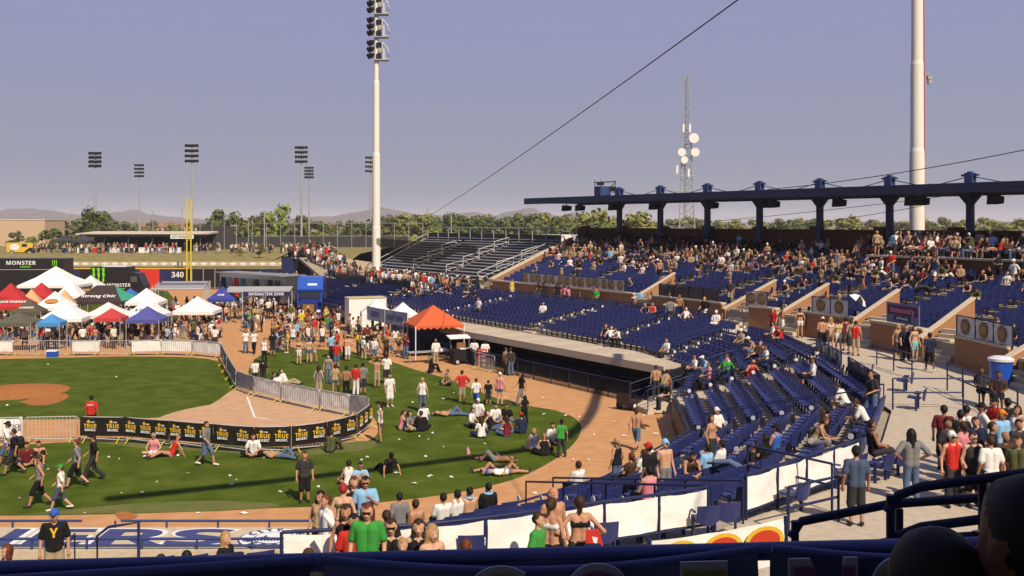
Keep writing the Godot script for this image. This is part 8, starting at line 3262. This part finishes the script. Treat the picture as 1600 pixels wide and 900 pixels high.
	for q in loose:
		var t := thing("loose_seat", G(q[0], q[1], WALK), q[3], "seat", "loose seats on the aisle", PI + deg_to_rad(float(q[2])))
		put(mesh, "shell", mats["seat_blue"], t)
		var d := MB.new()
		d.plate(circle(0.1, 12), Vector3(-0.27, 0.55, -0.05), Vector3.FORWARD, Vector3.UP, 0.02)
		put(d, "end_emblem", mats["emblem_white"], t)
	# bin, umbrella, bag, cups, litter
	var bin := thing("litter_bin", G(1047, 502, WALK), "round blue litter bin with pale lid on walkway", "bin")
	var bm := MB.new()
	bm.lathe(Vector3.ZERO, [Vector2(0.0, 0.0), Vector2(0.42, 0.0), Vector2(0.45, 1.0), Vector2(0.42, 1.0)], 16)
	put(bm, "drum", mats["truck_blue"], bin)
	var bl := MB.new()
	bl.lathe(Vector3.ZERO, [Vector2(0.4, 1.0), Vector2(0.5, 1.02), Vector2(0.5, 1.12), Vector2(0.3, 1.2), Vector2(0.0, 1.22)], 16)
	put(bl, "lid", mats["tan_wall"], bin)
	var bs := MB.new()
	bs.box(Vector3(0.05, 0.55, 0.45), Vector3(0.26, 0.4, 0.02))
	put(bs, "sticker", mats["pink_print"], bin)
	var bin2 := thing("litter_bin", G(1564, 603, WALK), "tall blue litter bin with green rim by brick wall", "bin")
	put(bm, "drum", mats["truck_blue"], bin2)
	put(bl, "lid", mats["emblem_white"], bin2)
	var um := thing("umbrella", P(-19.5, 14.0, 4.9), "black and white segmented umbrella open above the brick wall", "umbrella", "", 0.4)
	um.position = D(1338, 468, 54.0)
	um.rotation = Vector3(0.5, 0.3, -0.5)
	for k in 8:
		var m := MB.new()
		var a0 := TAU * k / 8
		var a1 := TAU * (k + 1) / 8
		var rim0 := Vector3(cos(a0) * 0.62, 0.0, sin(a0) * 0.62)
		var rim1 := Vector3(cos(a1) * 0.62, 0.0, sin(a1) * 0.62)
		var mid0 := Vector3(cos(a0) * 0.4, 0.2, sin(a0) * 0.4)
		var mid1 := Vector3(cos(a1) * 0.4, 0.2, sin(a1) * 0.4)
		m.quad(rim1, rim0, mid0, mid1)
		m.tri(mid1, mid0, Vector3(0, 0.3, 0))
		put(m, "panel", mats["paper"] if k % 2 else mats["black"], um)
	var us := MB.new()
	us.tube([Vector3(0, 0.36, 0), Vector3(0, -0.6, 0)], 0.012, 5)
	put(us, "shaft", mats["galvanised"], um)
	var bag := thing("tote_bag", D(928, 842, 16.6), "red and white tote bag beside the black bikini top", "bag")
	var bgm := MB.new()
	bgm.plate(PackedVector2Array([Vector2(-0.18, 0.2), Vector2(0.12, 0.22), Vector2(0.24, -0.22), Vector2(-0.2, -0.2)]), Vector3.ZERO, Vector3.RIGHT, Vector3.UP, 0.14)
	bag.scale = Vector3.ONE * 0.7
	put(bgm, "bag_body", mats["red"], bag)
	var bgp := MB.new()
	bgp.plate(PackedVector2Array([Vector2(-0.05, 0.08), Vector2(0.08, 0.05), Vector2(0.06, -0.1), Vector2(-0.02, -0.05)]), Vector3(0, 0, 0.075), Vector3.RIGHT, Vector3.UP, 0.01)
	put(bgp, "white_print", mats["paper"], bag)
	var tube := thing("poster_tube", D(521, 820, 17.6), "white rolled poster tube held beside the green sleeve", "poster tube")
	var tbm := MB.new()
	tbm.tube([Vector3(-0.16, 0.18, 0), Vector3(0.17, -0.14, 0.1)], 0.05, 10)
	put(tbm, "roll", mats["paper"], tube)
	# prints on shirts near the camera are left plain; litter on lawn and track
	var spots := [[383, 803, 0.22], [620, 740, 0.16], [647, 757, 0.14], [705, 747, 0.1], [585, 733, 0.1], [672, 745, 0.14], [438, 770, 0.1], [360, 745, 0.09], [370, 752, 0.08], [362, 758, 0.1], [170, 716, 0.12], [186, 719, 0.06], [227, 715, 0.12], [278, 713, 0.1], [290, 698, 0.12], [294, 741, 0.1], [245, 755, 0.07], [222, 771, 0.1], [190, 773, 0.06], [310, 803, 0.12], [132, 804, 0.07], [30, 780, 0.07], [75, 735, 0.08], [670, 688, 0.1], [655, 683, 0.08], [676, 678, 0.1], [624, 688, 0.08], [733, 708, 0.07], [757, 695, 0.1], [693, 700, 0.08], [665, 714, 0.12], [733, 710, 0.06], [975, 682, 0.16], [1025, 679, 0.16], [1042, 679, 0.12], [1006, 650, 0.16], [905, 652, 0.1], [884, 650, 0.12], [928, 680, 0.08], [930, 722, 0.07], [836, 772, 0.12], [895, 720, 0.08], [920, 720, 0.06], [850, 648, 0.1], [848, 622, 0.12], [790, 622, 0.08], [865, 625, 0.07], [692, 624, 0.1], [709, 615, 0.08], [645, 630, 0.08], [557, 770, 0.08], [497, 762, 0.08], [412, 717, 0.06], [565, 720, 0.08], [574, 716, 0.1], [182, 590, 0.1], [75, 570, 0.1], [50, 572, 0.08], [12, 634, 0.12], [1060, 712, 0.1], [960, 660, 0.08], [890, 600, 0.08], [830, 593, 0.08], [752, 778, 0.08], [705, 790, 0.1]]
	for k in spots.size():
		var q: Array = spots[k]
		var m := MB.new()
		var n := 7
		var ring := []
		for i in n:
			var an := TAU * i / n
			var rr: float = q[2] * rnd(0.5, 0.95)
			ring.append(Vector3(cos(an) * rr, rnd(0.005, 0.06), sin(an) * rr * 0.7))
		for i in n:
			m.tri(ring[(i + 1) % n], ring[i], Vector3(0, rnd(0.04, 0.1), 0))
		var o := put(m, "paper_litter", mats["paper"], null, G(q[0], q[1]) + Vector3.UP * 0.012)
		var area := "the infield lawn" if q[1] < 600 and q[0] < 300 else ("the dirt track" if q[0] > 835 else "the lawn")
		people.append([o, "crumpled white paper litter lying on " + area])
		tag(o, "crumpled white paper litter lying on " + area, "litter", "paper litter on the field")
	var bo := thing("drink_bottle", G(731, 710), "clear pink labelled bottle standing on the lawn", "bottle")
	var bom := MB.new()
	bom.lathe(Vector3.ZERO, [Vector2(0.0, 0), Vector2(0.06, 0.0), Vector2(0.06, 0.2), Vector2(0.02, 0.28), Vector2(0.02, 0.32), Vector2(0, 0.32)], 10)
	put(bom, "bottle_body", mats["pink_print"], bo)

func _ready() -> void:
	rng.seed = 7
	make_view()
	make_materials()
	make_ground()
	make_stands()
	make_far_dugout()
	make_near_dugout()
	make_rails()
	make_roof()
	make_masts()
	make_cables()
	make_tents()
	make_trucks()
	make_barriers()
	make_stalls()
	make_outfield()
	make_bleachers()
	make_buildings()
	make_trees()
	make_mountains()
	make_field_people()
	make_stand_people()
	make_walkway_people()
	make_near_people()
	make_masses()
	make_front()
	settle_labels()
